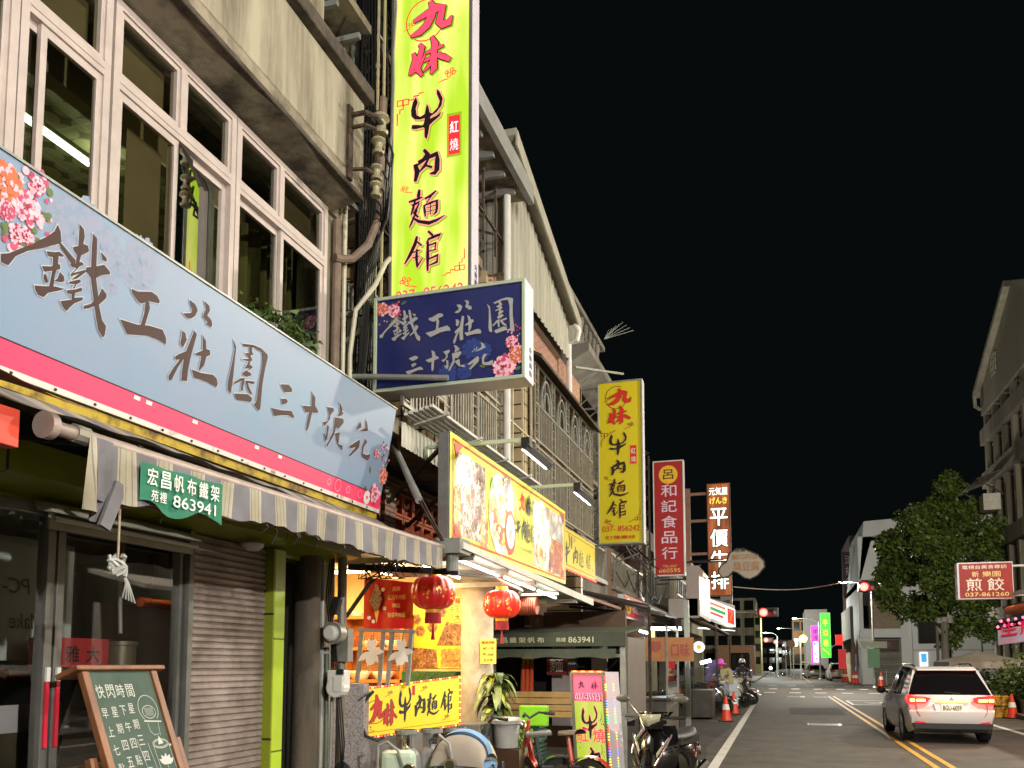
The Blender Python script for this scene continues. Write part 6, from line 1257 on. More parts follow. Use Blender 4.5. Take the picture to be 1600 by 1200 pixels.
# framed column sign of the steak shop
t, pn = box_sign('upright_sign', 'lit reddish brown upright sign with fat white characters and ladder frame', -2.85, -1.9, 4.4, 9.15, 36.7, .3, [M['brownwall'], mat('copper_trim', S(120,60,40), .5)])
W, H = pn.w, pn.h
m = MB(); pn.rect(m, 0, 0, W, H, 0, 0); m.build('face', lit_face('backlit_brown', S(130,46,26), S(226,110,66), .75, 1.2), t)
m = MB(); o = MB()
for i, ch in enumerate('平價牛排'):
    y = (.625-.19*i)*H
    for dx in (-.03, .03): 
        for dy in (-.03, .03): pn.text(o, ch, .1*W+dx, y+dy, .8*W, .155*H, 0, .004+.0004*(dx > 0)+.0008*(dy > 0), .025)
    pn.text(m, ch, .1*W, y, .8*W, .155*H, 0, .008, .03)
pn.text(m, '元気屋', .07*W, .9*H, .86*W, .07*H, 0, .008, .02); pn.text(m, 'げんき', .1*W, .82*H, .8*W, .06*H, 1, .008, .02)
o.build('lettering_outline', M['blacktxt'], t); m.build('lettering', [glow('lit_cream', (.95, 1, .85), 1.6), glow('lit_yellow_letters', (1, .85, .1), 1.2)], t)
m = MB(); m.bar((-3.65, 36.8, 3.8), (-3.65, 36.8, 9.0), .2, 0)
for z in (4.9, 6.2, 7.6, 8.75): m.bar((-3.65, 36.8, z), (-2.85, 36.8, z), .11, 0)
m.bar((-3.6, 36.7, 5.9), (-2.2, 36.5, 5.9), .05, 1); m.build('ladder_frame', [mat('salmon_steel', S(170,128,108), .6, .1, var=.3), M['black_iron']], t)
# curved stinky tofu sign
cl = thing('cloud_sign', 'pale unlit cloud-shaped sign on black arms before the lit brown upright sign', 'shop sign', (-1.2, 30, 4.5))
out = [(1122,893),(1126,884),(1135,878),(1140,864),(1152,857),(1166,859),(1183,866),(1194,876),(1195,886),(1184,899),(1172,905),(1163,903),(1152,895),(1146,893),(1138,901),(1128,903)]
m = MB(); pts = [at(x, y, Y=30) for x, y in out][::-1]; m.prism(pts, (0, .14, 0), 0); m.build('board', mat('cloud_board', S(152,140,126), .5, var=.08), cl)
m = MB(); m.tube(pts + [pts[0]], .025, 6); m.build('rim', M['blackm'], cl)
cpn = Panel((at(1140, 900, Y=30).x, 29.99, at(1140, 900, Y=30).z), (1, 0, 0), (0, 0, 1)); m = MB(); s_ = 30*1.03/1350
cpn.text(m, '通霄', 8*s_, 35*s_, 15*s_, 6*s_, 1, .004, .01); cpn.text(m, '廟口阿嬤', 4*s_, 24*s_, 38*s_, 8*s_, 0, .004, .0); cpn.text(m, '臭豆腐', 6*s_, 7*s_, 37*s_, 14*s_, 0, .004, .012)
m.build('lettering', [mat('tan_print', S(150,108,60), .5), M['blacktxt']], cl)
m = MB(); m.bar((-4.0, 30.1, 5.1), (-1.7, 30.05, 5.07), .05); m.bar((-4.0, 30.1, 4.5), (-1.9, 30.05, 4.5), .05); m.bar((-3.2, 30.1, 3.3), (-2.6, 30.1, 5.0), .05); m.build('arm', M['black_iron'], cl)
# convenience store sign, lit
cv = thing('convenience_sign', 'brightly lit white convenience store sign box with orange, green and red stripes', 'shop sign', (-2.9, 39, 3))
x0, x1, z0, z1 = -3.15, -2.0, 3.25, 4.5
m = MB(); m.prism([(x0, 38.0, z0+.45), (x0, 38.0, z1), (x1, 40.6, z1-.25), (x1, 40.6, z0)], (-.35, .16, 0)); m.build('casing', M['white_paint'], cv)
kp = Panel((x0+.01, 37.98, z0+.42), (x1-x0, 2.6, -.42), (0, 0, 1)); Wk = V((x1-x0, 2.6, -.42)).length
kp.v = V((0, 0, 1)); kp.n = kp.u.cross(kp.v).normalized()
m = MB(); kp.rect(m, 0, 0, Wk, .82, 0, .01)
m.build('face', glow('lit_white_face', (.95, 1, .97), .95), cv)
m = MB(); kp.rect(m, .1, .6, 1.9, .7, 0, .02); kp.rect(m, .1, .36, 1.9, .5, 1, .02); kp.rect(m, .1, .18, 1.7, .28, 2, .02); kp.rect(m, 2.1, .08, 2.75, .74, 2, .02); kp.text(m, '7', 2.22, .16, .4, .5, 0, .03, .04)
m.build('stripes', [glow('lit_orange', S(255,110,40), .9), glow('lit_green', S(20,150,70), 1), glow('lit_red', S(230,40,40), 1.1)], cv)
m = MB(); m.prism([(x0-.3, 38.1, z0-.1), (x1-.3, 40.7, z0-.1), (x1, 40.5, z0-.14), (x0, 38, z0-.1)], (0, 0, -.03)); m.build('under_light', glow('lit_under', (1, 1, .9), 2.5), cv)
light('AREA', 'convenience_light', (-2.7, 39.3, 3.0), 60, (.95, 1, .95), 1.2, cv)
t, pn = box_sign('upright_sign', 'tall white vertical sign with black brush characters at the corner past the convenience sign', -2.78, -2.22, 3.3, 4.95, 43, .2, [M['white_paint'], M['steel']])
m = MB(); pn.rect(m, 0, 0, pn.w, pn.h, 0, 0); m.build('face', mat('grey_white_face', S(150,148,142), .5), t); build_text('lettering', M['blacktxt'], t, lambda mb: (pn.text(mb, '爌', .07, .95, .35, .42, 0, .004, .02), pn.text(mb, '肉', .07, .4, .35, .4, 0, .004, .02)))
# wall sign of the food shop + boxed blank sign
wsn = thing('wall_sign', 'small red wall sign with white characters and a yellow oval, over the dark tarpaulin', 'shop sign', (-3.2, 20, 3))
A_, B_ = at(976, 952, X=-3.2), at(1016, 952, X=-3.2)
rp_ = Panel((-3.2, A_.y, 3.05), (0, 1, 0), (0, 0, 1)); Wr = B_.y-A_.y; zt = at(976, 928, X=-3.2).z; zb = at(976, 962, X=-3.2).z; rp_.o.z = zb; Hr = zt-zb
m = MB(); m.box((-3.35, A_.y, zb), (-3.21, B_.y, zt)); m.build('casing', M['white_paint'], wsn)
m = MB(); rp_.rect(m, 0, 0, Wr, Hr, 0, 0); m.build('face', M['red_face'], wsn)
m = MB(); rp_.disc(m, .13*Wr, .5*Hr, .09*Wr, 1, .004, ry=.38*Hr); 
for i, ch in enumerate('和記食品行'): rp_.text(m, ch, (.26+.125*i)*Wr, .25*Hr, .11*Wr, .5*Hr, 0, .005, .03)
rp_.text(m, '呂記', .09*Wr, .25*Hr, .08*Wr, .5*Hr, 2, .006, .02); rp_.text(m, '860595', .9*Wr, .2*Hr, .08*Wr, .3*Hr, 1, .006, .0)
m.build('lettering', [M['white'], mat('sign_yellow', S(226,190,60), .5), M['brownred']], wsn)
bxs = thing('box_sign', 'boxy pale sign with a plain street-facing panel beside the railed balcony', 'shop sign', (-2.6, 27.5, 3))
m = MB(); m.box((-3.3, 26.8, 3.0), (-2.4, 27.0, 3.6)); m.box((-2.75, 26.8, 3.05), (-2.36, 31, 4.6)); m.build('casing', mat('pinkish_white_panel', S(150,138,132), .5, var=.12), bxs, bevel=.01)
bp = Panel((-2.352, 26.9, 3.15), (0, 1, 0), (0, 0, 1)); m = MB(); bp.rect(m, 0, 0, 4, 1.35, 0, 0); m.build('face', mat('tan_panel', S(170,146,128), .4, var=.15, vs=2), bxs)
def bxt(mb): 
    for i, ch in enumerate('海產小吃'): bp.text(mb, ch, .3+.85*i, .55, .6, .5, 0, .01, .02)
build_text('lettering', mat('faded_brown_print', S(140,112,96), .5), bxs, bxt)
rd = thing('round_sign', 'small round white lit sign with an orange middle on the pavement side', 'shop sign', (-2.5, 31, 2.2))
rc_ = at(1092, 1011, Y=33); m = MB(); m.lathe([(0, 0), (.22, 0), (.22, .1), (0, .1)], rc_, 24, 0, 'y'); m.build('casing', M['white_paint'], rd)
rp2 = Panel(rc_+V((0, -.005, 0)), (1, 0, 0), (0, 0, 1)); m = MB(); rp2.disc(m, 0, 0, .21, 0, .002, n=28); rp2.disc(m, 0, 0, .09, 1, .004); rp2.arc(m, 0, 0, .15, 20, 160, .04, 2, .004); m.build('face', [glow('lit_white_disc', (1, 1, 1), 1.3), glow('lit_orange_disc', S(255,160,80), 1.2), glow('lit_teal', S(120,190,180), 1)], rd)
# ---- canvas stall
cs = thing('canvas_stall', 'mobile stall with a dark green canvas roof, white corner posts and grey side panel', 'stall', (-3.2, 13.5, 0))
x0, x1, y0, y1 = -4.32, -2.2, 12.7, 14.6
m = MB(); m.box((x0-.05, y0-.1, 1.86), (x1+.02, y0-.04, 2.04)); m.prism([(x0-.05, y0-.1, 2.04), (x1+.02, y0-.1, 2.04), (x1+.02, y1, 2.2), (x0-.05, y1, 2.2)], (0, 0, .03)); m.grid(lambda u, v: (x0+2.0*u, y0-.12-.05*v, 1.82-.13*v-.015*math.sin(u*22)*v), 40, 3); m.build('canvas', mat('dark_green_canvas', S(72,80,64), .75, var=.3, vs=4), cs, smooth=False)
gp = Panel((x0-.05, y0-.105, 1.86), (1, 0, 0), (0, 0, 1))
def stx(mb):
    for i, ch in enumerate('宏昌鐵架帆布'): gp.text(mb, ch, .12+.145*i, .055, .11, .085, 0, .004, .025)
    gp.text(mb, '苑裡', 1.14, .065, .15, .065, 0, .004, .015); gp.text(mb, '863941', 1.33, .055, .38, .085, 0, .004, .025)
build_text('lettering', mat('pale_yellow_print', S(206,202,166), .6), cs, stx)
m = MB(); m.box((x1-.08, y0-.03, 0), (x1, y0+.05, 2.0)); m.box((x0, y0, 0), (x0+.08, y0+.08, 2.0)); m.box((x1-.08, y1-.1, 0), (x1, y1, 2.05)); m.bar((x0, y0, 1.72), (x1, y0, 1.72), .05)
for k in range(4):
    z = .2+.22*k; m.box((x1-.1, y0-.04, z), (x1-.02, y0-.031, z+.12))
m.build('post', M['steel'], cs)
m = MB(); m.box((x1-.02, y0+.06, .75), (x1+.02, y1-.1, 2.0)); m.build('side_panel', mat('grey_brown_panel', S(112,102,94), .6, .1, var=.2, vs=2), cs)
m = MB()
for k in range(4): m.box((x0+.15, y0+.25, .78+.1*k), (x1-.6, y0+.29, .87+.1*k))
m.build('plank_front', mat('yellow_pine', S(186,150,92), .6, var=.3, vs=6, streak=False), cs, bevel=.008)
m = MB(); m.bar((x0, y0+.02, 1.8), (x1, y0+.02, 1.8), .02)
for k in range(26): m.bar((x0+.08*k, y0+.02, 1.8), (x0+.08*(k+.5), y0+.02, 1.7), .012); m.bar((x0+.08*(k+.5), y0+.02, 1.7), (x0+.08*(k+1), y0+.02, 1.8), .012)
m.build('lattice', M['black_iron'], cs)
m = MB(); m.box((-4.5, 15.2, 0), (-4.4, 17, 2.9)); m.box((-6, 16.2, 0), (-2.8, 16.3, 2.6)); tag(m.build('dark_backdrop_wall', M['brownwall'], origin=(-4, 16, 0)), 'brown wall in shade behind the canvas stall', 'wall')
m = MB(); corr(m, 11.2, 12.6, .0, (2.7, 2.7), -4.3, 8, .05); tag(m.build('ribbed_shutter', mat('grey_ribbed_sheet', S(120,122,128), .5, .3, var=.3), origin=(-4.3, 12, 0)), 'grey ribbed shutter between the concrete column and the canvas stall', 'shutter')
m = MB()
for x in (-4.0, -3.93, -3.86): m.tube([(x, 13.4, .9), (x+.02, 13.4, 1.75)], [.05, .025], 8); m.tube([(x+.02, 13.4, 1.62), (x+.03, 13.4, 1.95)], [.035, .01], 6, 1)
tag(m.build('folded_parasols', [mat('orange_cloth', S(206,86,44), .8, var=.2), mat('olive_cloth', S(120,110,50), .8)], origin=(-3.95, 13.4, .9)), 'bundle of folded orange parasols leaning inside the canvas stall', 'parasols')
nb = thing('noodle_board', 'small dark red board with a pale noodle character inside the canvas stall', 'sign board', (-3.45, 13.6, 1.5))
m = MB(); m.box((-3.62, 13.5, 1.42), (-3.28, 13.53, 1.76)); m.build('board', mat('maroon_board', S(110,30,30), .5), nb); np_ = Panel((-3.62, 13.5, 1.42), (1, 0, 0), (0, 0, 1)); build_text('lettering', M['white'], nb, lambda mb: np_.text(mb, '麵', .05, .05, .22, .22, 0, .004, .02))
m = MB(); m.box((-3.6, 13.75, .6), (-3.2, 13.9, 1.9)); m.box((-2.95, 13.8, .6), (-2.7, 13.9, 1.9)); m.box((-4.3, 14, .6), (-2.3, 14.1, 1.95), 1); tag(m.build('stall_locker', [mat('pale_locker', S(170,162,160), .5, var=.2), M['dark']], origin=(-3.4, 13.8, .6)), 'pale upright cabinets inside the canvas stall', 'cabinets')  # the black sheet at the back stands for the stall's shaded interior
crt = MB()
for k in range(3):
    z = .12+.24*k; crt.box((-3.72, 11.2, z), (-3.12, 11.6, z+.03))
    for q in range(4): crt.box((-3.72, 11.19, z+.03+.05*q), (-3.12, 11.21, z+.06+.05*q)); crt.box((-3.13, 11.2, z+.03+.05*q), (-3.11, 11.6, z+.06+.05*q))
    for q in range(6): crt.box((-3.72+.116*q, 11.185, z), (-3.70+.116*q, 11.215, z+.23))
for k in range(3): pass
c1 = MB(); 
def crate(z, mt, label, x=-3.72, y=11.2, nm='plastic_crate', wd=.6, dp=.4, ht=.23, grp=None):
    c = MB(); c.box((x, y, z), (x+wd, y+dp, z+.02))
    for q in range(4): zz = z+.02+ht*.23*q; c.box((x, y-.01, zz), (x+wd, y+.01, zz+ht*.14)); c.box((x+wd-.01, y, zz), (x+wd+.01, y+dp, zz+ht*.14)); c.box((x-.01, y, zz), (x+.01, y+dp, zz+ht*.14))
    for q in range(7): c.box((x+(wd-.02)*q/6, y-.014, z), (x+(wd-.02)*q/6+.02, y+.014, z+ht))
    c.box((x+.02, y+.02, z+.02), (x+wd-.02, y+dp, z+ht*.9))
    return tag(c.build(nm, mt, origin=(x, y, z)), label, 'crate', grp)
M['crate_g'] = mat('dark_green_crate', S(52,92,78), .5, var=.25)
crate(.06, M['crate_g'], 'dark green plastic crate at the bottom of the stack behind the e-bikes', grp='green crates'); crate(.31, M['crate_g'], 'dark green plastic crate in the middle of the stack behind the e-bikes', grp='green crates'); crate(.56, mat('teal_crate', S(70,118,104), .5, var=.2), 'teal plastic crate on top of the dark green crates behind the e-bikes', grp='green crates')
sp4 = thing('potted_plant', 'small bright green bush in a pot between the bicycle and the crates', 'potted plant', (-3.3, 10.9, 0))
m = MB(); m.lathe([(0, 0), (.12, 0), (.16, .4), (.14, .4), (0, .36)], (-3.3, 10.9, 0), 16); m.build('pot', M['white_paint'], sp4, smooth=True); leafy('', '', '', (-3.3, 10.9, .66), (.17, .17, .2), 420, .06, [0, 1]).build('foliage', [mat('bright_leaf', S(110,146,50), .45, var=.3), M['leaf']], sp4)
m = MB(); m.box((-3.35, 11.05, .78), (-2.95, 11.12, 1.05)); tag(m.build('lime_tub', mat('lime_plastic', S(130,200,40), .5), origin=(-3.2, 11.1, .8), bevel=.02), 'bright lime green plastic tub above the teal crate', 'tub')
# lightbox sign with chasing lights
lb = thing('lightbox_sign', 'standing lit sign box, pink top and yellow green below, edged with coloured lights', 'sign box', (-2.25, 10.5, 0))
rz = RAD(-22); u_ = V((math.cos(rz), math.sin(rz), 0)); d_ = V((-math.sin(rz), math.cos(rz), 0)); tilt = V((.06, -.02, -1)).normalized()*-1
o_ = V((-2.46, 10.62, .02)); 
o_ = at(890, 1050, Y=10.55) - tilt*1.5
LB = Panel(o_, u_, tilt); LB.n = LB.u.cross(LB.v).normalized(); W, H = .5, 1.5
LB.o = at(890, 1050, Y=10.55) - LB.v*H
m = MB(); m.prism([LB.p(0, 0, -.34), LB.p(W, 0, -.34), LB.p(W, H, -.34), LB.p(0, H, -.34)], LB.n*.3, 0); 
for q in ((0, 0, W, .03), (0, H-.03, W, H), (0, .03, .03, H-.03), (W-.03, .03, W, H-.03)): m.prism([LB.p(q[0], q[1], -.04), LB.p(q[2], q[1], -.04), LB.p(q[2], q[3], -.04), LB.p(q[0], q[3], -.04)], LB.n*.045, 1)
m.build('casing', [mat('translucent_casing', S(206,200,206), .3), M['alu_dark']], lb)
m = MB(); LB.rect(m, .03, .03, W-.03, H-.36, 0, -.02); LB.rect(m, .03, H-.36, W-.03, H-.03, 1, -.02); m.build('face', [lit_face('lit_sign_green', S(196,220,70), S(236,240,130), .85), glow('lit_sign_pink', S(236,90,120), .9)], lb)
m = MB(); o = MB()
LB.glyph(m, '九', .1, H-.2, .1, .1, 0, -.01); LB.glyph(m, '妹', .3, H-.21, .11, .11, 0, -.01); 
LB.text(o, '037-856242', .045, H-.345, W-.09, .085, 0, -.0145, .05)
LB.text(m, '037-856242', .045, H-.345, W-.09, .085, 0, -.0095, .012)
for ch, x, y, wd, ht in (('牛', .13, H-.82, .24, .42), ('肉', .14, H-1.23, .24, .32), ('麵', .12, .02, .26, .22)): LB.glyph(o, ch, x, y, wd, ht, 1, -.014, .008); LB.glyph(m, ch, x, y, wd, ht, 1, -.01)
for s_, x in (('紅', .05), ('燒', .29)): LB.text(m, s_, x, H-.85, .17, .17, 2, -.006, .03)
for i in range(30): LB.disc(m, random.choice((random.uniform(.05, .13), random.uniform(.37, .46))), random.uniform(.1, H-.42), random.uniform(.003, .009), 3, -.012, n=6)
for x, y in ((.4, H-.6), (.38, H-1.0)): LB.line(m, [(x, y), (x+.03, y+.07), (x+.02, y+.12)], .006, 3, -.012); LB.line(m, [(x+.06, y-.05), (x+.02, y+.05)], .006, 3, -.012)
o.build('lettering_outline', [M['white_lit'], glow('lit_pink_outline', S(240,130,140), .7)], lb); m.build('lettering', [mat('navy_print', S(24,26,70), .5), M['blacktxt'], M['pink_lit'], mat('dark_green_print', S(30,60,36), .5)], lb)
seq = [0, 0, 0, 1, 1, 1, 0, 0, 0, 3, 3, 3, 1, 1, 1, 2, 2, 2]
for col_ in range(4):
    m = MB()
    for i in range(44):
        if seq[i % 18] == col_:
            v = H - .05 - i*.033; m.obox(LB.p(W+.006, v, -.02), (.014, .014, .014)); m.obox(LB.p(W+.006, v, -.2), (.008, .01, .008))
    for i in range(16):
        if (0, 1, 1, 0)[i % 4] == col_: m.obox(LB.p(.03+i*.03, H+.008, -.01), (.016, .012, .012))
    m.build('light_string', bulbs[col_], lb)
m = MB(); m.box((-2.6, 10.4, 0), (-1.9, 10.9, .05)); m.build('foot', M['black_iron'], lb)
light('AREA', 'lightbox_glow', LB.p(W/2, H*.5, .06), 6, (.95, 1, .5), .4, lb, aim=LB.p(W/2, H*.5, 2))
# traffic cones
def cone(loc, label, group):
    t = thing('traffic_cone', label, 'traffic cone', loc, group); c = V(loc)
    m = MB(); m.lathe([(.16, .03), (.15, .06), (.028, .7), (.02, .72), (0, .72)], c, 20, 0); m.build('body', M['cone'], t, smooth=True)
    m = MB(); m.lathe([(.107, .325), (.078, .475)], c, 20, 0); m.build('reflective_band', M['white'], t, smooth=True)
    m = MB(); m.box(c+V((-.2, -.2, 0)), c+V((.2, .2, .035))); m.build('base', M['blackm'], t, bevel=.01)
    return t
cone0 = cone((-1.53, 25.0, 0), 'orange traffic cone beside the white edge line, nearer of the pair', 'traffic cones')
dup(cone0, (-1.5, 28.6, 0), .3, 'orange traffic cone just behind the nearest cone at the white line', 'traffic cones')
# food carts and cardboard signs along the pavement
ct = thing('food_cart', 'steel food cart with glass screens and lit counter under cardboard signs', 'food cart', (-2.6, 19.5, 0))
m = MB(); m.box((-3.3, 18.2, 0), (-2.3, 20.3, .85)); m.box((-3.35, 18.1, .85), (-2.2, 20.4, .9)); m.build('body', mat('dull_stainless', S(130,126,118), .4, .6, var=.35, vs=3), ct, bevel=.01)
m = MB(); m.box((-2.32, 18.3, .95), (-2.3, 20.2, 1.7)); m.box((-3.3, 18.3, .95), (-2.32, 18.32, 1.7)); m.build('glass_screen', M['glass_shop'], ct)
m = MB(); 
for y in (18.25, 20.25): m.bar((-2.3, y, .9), (-2.3, y, 2.4), .04)
m.bar((-2.3, 18.2, 2.35), (-2.3, 20.3, 2.35), .04); m.build('post', M['steel'], ct)
m = MB()
for i in range(12): m.lathe([(0, 0), (.06, 0), (.09, .08), (.095, .1), (0, .09)], (-3.2+.08*i % .8, 18.5+.14*i, .9), 10)
m.build('bowl', M['chrome'], ct, smooth=True)
m = MB(); m.tube([(-2.9, 18.6, 2.3), (-2.9, 19.8, 2.3)], .03, 8); m.build('tube_lamp', glow('cart_tube', (.9, 1, 1), 8), ct); light('POINT', 'cart_light', (-2.8, 19.3, 2.2), 50, (.95, 1, .95), .15, ct)
cbd = thing('cardboard_sign', 'brown cardboard sign with brush writing hung over the glass food cart', 'cardboard sign', (-2.3, 18.6, 1.9))
kp2 = Panel((-2.95, 18.05, 1.65), (1, .3, 0), (0, 0, 1)); m = MB(); m.prism([kp2.p(0, 0), kp2.p(1.25, 0), kp2.p(1.25, .5), kp2.p(0, .5)], -kp2.n*.02); m.build('board', mat('cardboard', S(168,116,76), .9, var=.25, vs=4), cbd)
build_text('lettering', M['brownred'], cbd, lambda mb: (kp2.text(mb, '靜', .35, .2, .22, .22, 0, .004, .03), kp2.text(mb, '口味', .78, .1, .38, .28, 0, .004, .03)))
ct2 = thing('food_cart', 'small dark steel cart with a bright lamp behind a hazy plastic sheet', 'food cart', (-2.2, 26, 0))
m = MB(); m.box((-2.8, 25.6, .05), (-1.95, 26.8, .85)); m.build('body', mat('dark_stainless', S(96,92,84), .35, .6, var=.4), ct2, bevel=.02); m = MB(); m.box((-2.75, 25.6, .88), (-2.05, 25.62, 1.5)); m.build('plastic_sheet', glassmat('hazy_plastic', (.75,.75,.72), 1.0, .2), ct2)
m = MB(); m.tube([(-2.3, 26.1, 1.62), (-2.0, 26.1, 1.7)], .05, 8); m.build('lamp', glow('cart_lamp', (.85, 1, .95), 14), ct2); light('POINT', 'cart_light', (-2.1, 25.9, 1.55), 18, (.85, 1, .95), .1, ct2)
for loc, r in (((-2.05, 19, 2.42), 0),): pass
m = MB(); m.bar((-2.28, 22.2, 0), (-2.28, 22.2, 3.2), .12); tag(m.build('slim_post', M['steel'], origin=(-2.28, 22.2, 0)), 'slim steel post before the food carts, wrapped with plastic sheet', 'post')
m = MB(); m.grid(lambda u, v: (-2.4+.3*u, 21.9+.06*math.sin(u*30), .3+1.1*v*(1-.3*math.sin(u*9))), 20, 6); tag(m.build('plastic_sheet', glassmat('crumpled_plastic', (.6,.6,.58), 1.3, .15), smooth=True, origin=(-2.3, 21.9, .3)), 'crumpled clear plastic sheet tied to the slim post', 'plastic sheet')
m = MB(); m.tube([(-3.4, 23.5, 2.55), (-2.6, 23.8, 2.55)], .05, 8); tag(m.build('shop_tube', glow('cold_tube', (.85, .95, 1), 10), origin=(-3, 23.6, 2.55)), 'cold white tube lamp below the boxed sign', 'lamp'); light('POINT', 'shop_tube_light', (-3.0, 23.6, 2.4), 35, (.9, .97, 1), .2)
m = MB(); m.box((-4.2, 27.6, 1.9), (-4.1, 29.5, 2.8)); tag(m.build('lit_window', glow('warm_lit_window', S(255,230,140), 1.6), origin=(-4.1, 28.5, 2.3)), 'warm yellow lit shop window under the long sagging awning', 'lit window')
# white cartons with a cardboard lid, on a pallet
wb = thing('white_cartons', 'tall white foam carton strapped with a cardboard sheet, standing on the pavement by the cones', 'carton', (-1.9, 31, 0))
wc = at(1117, 1103, Z=0); D_ = 32.5
m = MB(); m.box((-2.1, 31, .14), (-1.5, 31.5, .62)); m.box((-2.1, 31, .63), (-1.5, 31.5, 1.06)); m.build('box', mat('white_foam', S(196,200,210), .6, var=.1), wb, bevel=.015)
m = MB(); m.box((-2.05, 31, 0), (-1.55, 31.5, .13)); m.build('pallet', M['wood'], wb); m = MB(); m.prism([(-2.04, 30.97, .95), (-1.62, 30.97, .92), (-1.64, 30.97, 1.35), (-1.75, 30.97, 1.46), (-2.06, 30.97, 1.4)], (0, .02, 0)); m.build('cardboard', mat('greenish_card', S(176,166,124), .9), wb)
m = MB(); m.box((-1.82, 30.96, .14), (-1.79, 30.965, 1.35)); m.build('strap', mat('violet_strap', S(110,90,130), .6), wb)
# ================================================================== RIGHT SIDE and the junction
street_lamp('street_lamp', 'added steel street lamp out of view on the right kerb between the concrete house and the dumpling sign', (7.2, 15.5, .14), 7.5, 2.0, LAMP_MID, (1, .9, .74))  # unseen lamp added to light the fronts of the left row
# the other side of the street, out of the picture: it is what the window panes mirror
for y0, y1, z, wm, lab in ((-14, -5, 8.6, M['creamwall'], 'cream house across the road from the concrete house, behind the photographer'), (-5, 4, 9.8, M['greywall'], 'grey house across the road from the concrete house'), (4, 15.5, 9.2, M['creamwall'], 'long cream house across the road from the noodle house')):
    t = thing('opposite_house', lab, 'house', (9.5, (y0+y1)/2, 0)); m = MB(); m.box((9.5, y0, 0), (16, y1, z)); m.build('wall', wm, t)
    for f in range(2):
        for k in range(4): q = MB(); a_ = y0+.6+(y1-y0-.6)/4*k; q.box((9.42, a_, 4+2.7*f), (9.48, a_+1.4, 5.4+2.7*f)); q.build('window', M['dark_pane'], t)
# the lamp inside the tree's leaves
street_lamp('street_lamp', 'street lamp whose head is half hidden in the leaves of the broadleaf tree', (7.4, 44, .14), 6.6, 2.3, 1500, (1, .95, .78))
street_lamp('street_lamp', 'added steel street lamp out of view on the right kerb level with the dumpling sign', (8.2, 25.5, .14), 6.8, .6, 2400, (1, .9, .72))  # put in out of view to brighten the left shopfronts and the road
# junction lamp with the right-hand traffic light
def traffic_light(t, c, facing=-1, lit=0, n=3, s=.3):
    """horizontal signal head: its lenses face the camera side"""
    c = V(c); m = MB(); m.box(c+V((-s*.7, 0, -s*.62)), c+V((s*(n-1)*1.15+s*.7, .25, s*.62)), 0); m.build('signal_box', M['blackm'], t, bevel=.05)
    for i in range(n):
        q = c+V((s*1.15*i, -.03, 0)); m = MB(); m.lathe([(0, -.04), (s*.45, -.01), (s*.48, .03)], q, 20, 0, 'y'); m.build('lens', glow('red_signal', (1, .05, .04), 14) if i == lit else mat('dark_lens', S(60,36,30), .3), t, smooth=True)
        m = MB(); m.grid(lambda u, v: (q.x+s*.55*math.cos(math.pi*u), q.y-.28*v, q.z+s*.55*math.sin(math.pi*u)), 12, 1); m.build('visor', M['blackm'], t)
    if lit is not None: light('POINT', 'signal_glow', c+V((s*1.15*lit, -.25, 0)), 90, (1, .06, .04), .1, t)
jl = street_lamp('junction_lamp', 'lit street lamp on a tall pole beside the right red traffic light', (5.35, 57, .14), 6.5, 1.35, LAMP_FAR, (1, .95, .8))
ts = thing('traffic_signal', 'red traffic light with a horizontal black box on the right lamp pole', 'traffic light', (5.2, 57, 5))
c = at(1350, 917, Y=56.5); traffic_light(ts, c, s=.5); m = MB(); m.bar(c+V((.3, .3, -.0)), V((5.35, 57, c.z)), .08); m.build('bracket', M['steel'], ts)
m = MB(); m.box((4.6, 56.8, 2.55), (6.1, 56.84, 2.95)); tag(m.build('street_name_plate', mat('pale_plate', S(196,204,190), .5), origin=(5.3, 56.8, 2.7)), 'pale street name plate on the right lamp pole', 'street sign')
m = MB(); m.box((4.95, 56.7, 1.35), (5.65, 56.74, 2.5)); tag(m.build('green_notice', mat('pale_green_plate', S(140,196,160), .5), origin=(5.3, 56.7, 1.9)), 'green notice plate below the street name plate', 'street sign')
ml = thing('traffic_signal', 'red traffic light at the end of a thin mast arm from the left', 'traffic light', (-2, 58, 0))
c = at(1193, 957, Y=58); traffic_light(ml, c, s=.5, n=2); m = MB(); m.tube([(-4.1, 58.2, 0), (-4.1, 58.2, 5.2)], .09, 10); m.tube([(-4.1, 58.2, c.z+.05), (c.x+.6, 58.2, c.z+.05)], .045, 8); m.build('mast', M['steel'], ml)
for px, py, Yd, lab in ((1197, 1000, 112, 'small red traffic light far down the street, the left of two'), (1212, 1003, 118, 'small red traffic light far down the street, the right of two')):
    t = thing('traffic_signal', lab, 'traffic light', at(px, py, Y=Yd), 'distant red signals'); traffic_light(t, at(px, py, Y=Yd), s=.5, n=2)
    m = MB(); q = at(px, py, Y=Yd); m.bar(q+V((1.2, .3, 0)), V((q.x+1.2, Yd+.3, 0)), .12); m.build('pole', M['steel'], t)
t = thing('amber_signal', 'amber blinking light on a bent pole before the pink sign', 'warning light', at(1255, 998, Y=95))
q = at(1255, 998, Y=95); m = MB(); m.sph(q, .38, 14); m.build('lens', glow('amber_signal', (1, .5, .04), 25), t); m = MB(); m.tube([q+V((-.3, .2, -1)), q+V((-.3, .2, -2.4)), q+V((.8, .2, -2.6))], .1, 8); m.bar(q+V((-.3, .2, 0)), V((q.x-.3, 95.2, 0)), .14); m.build('pole', M['steel'], t); light('POINT', 'amber_glow', q+V((0, -.5, 0)), 160, (1, .5, .05), .2, t)
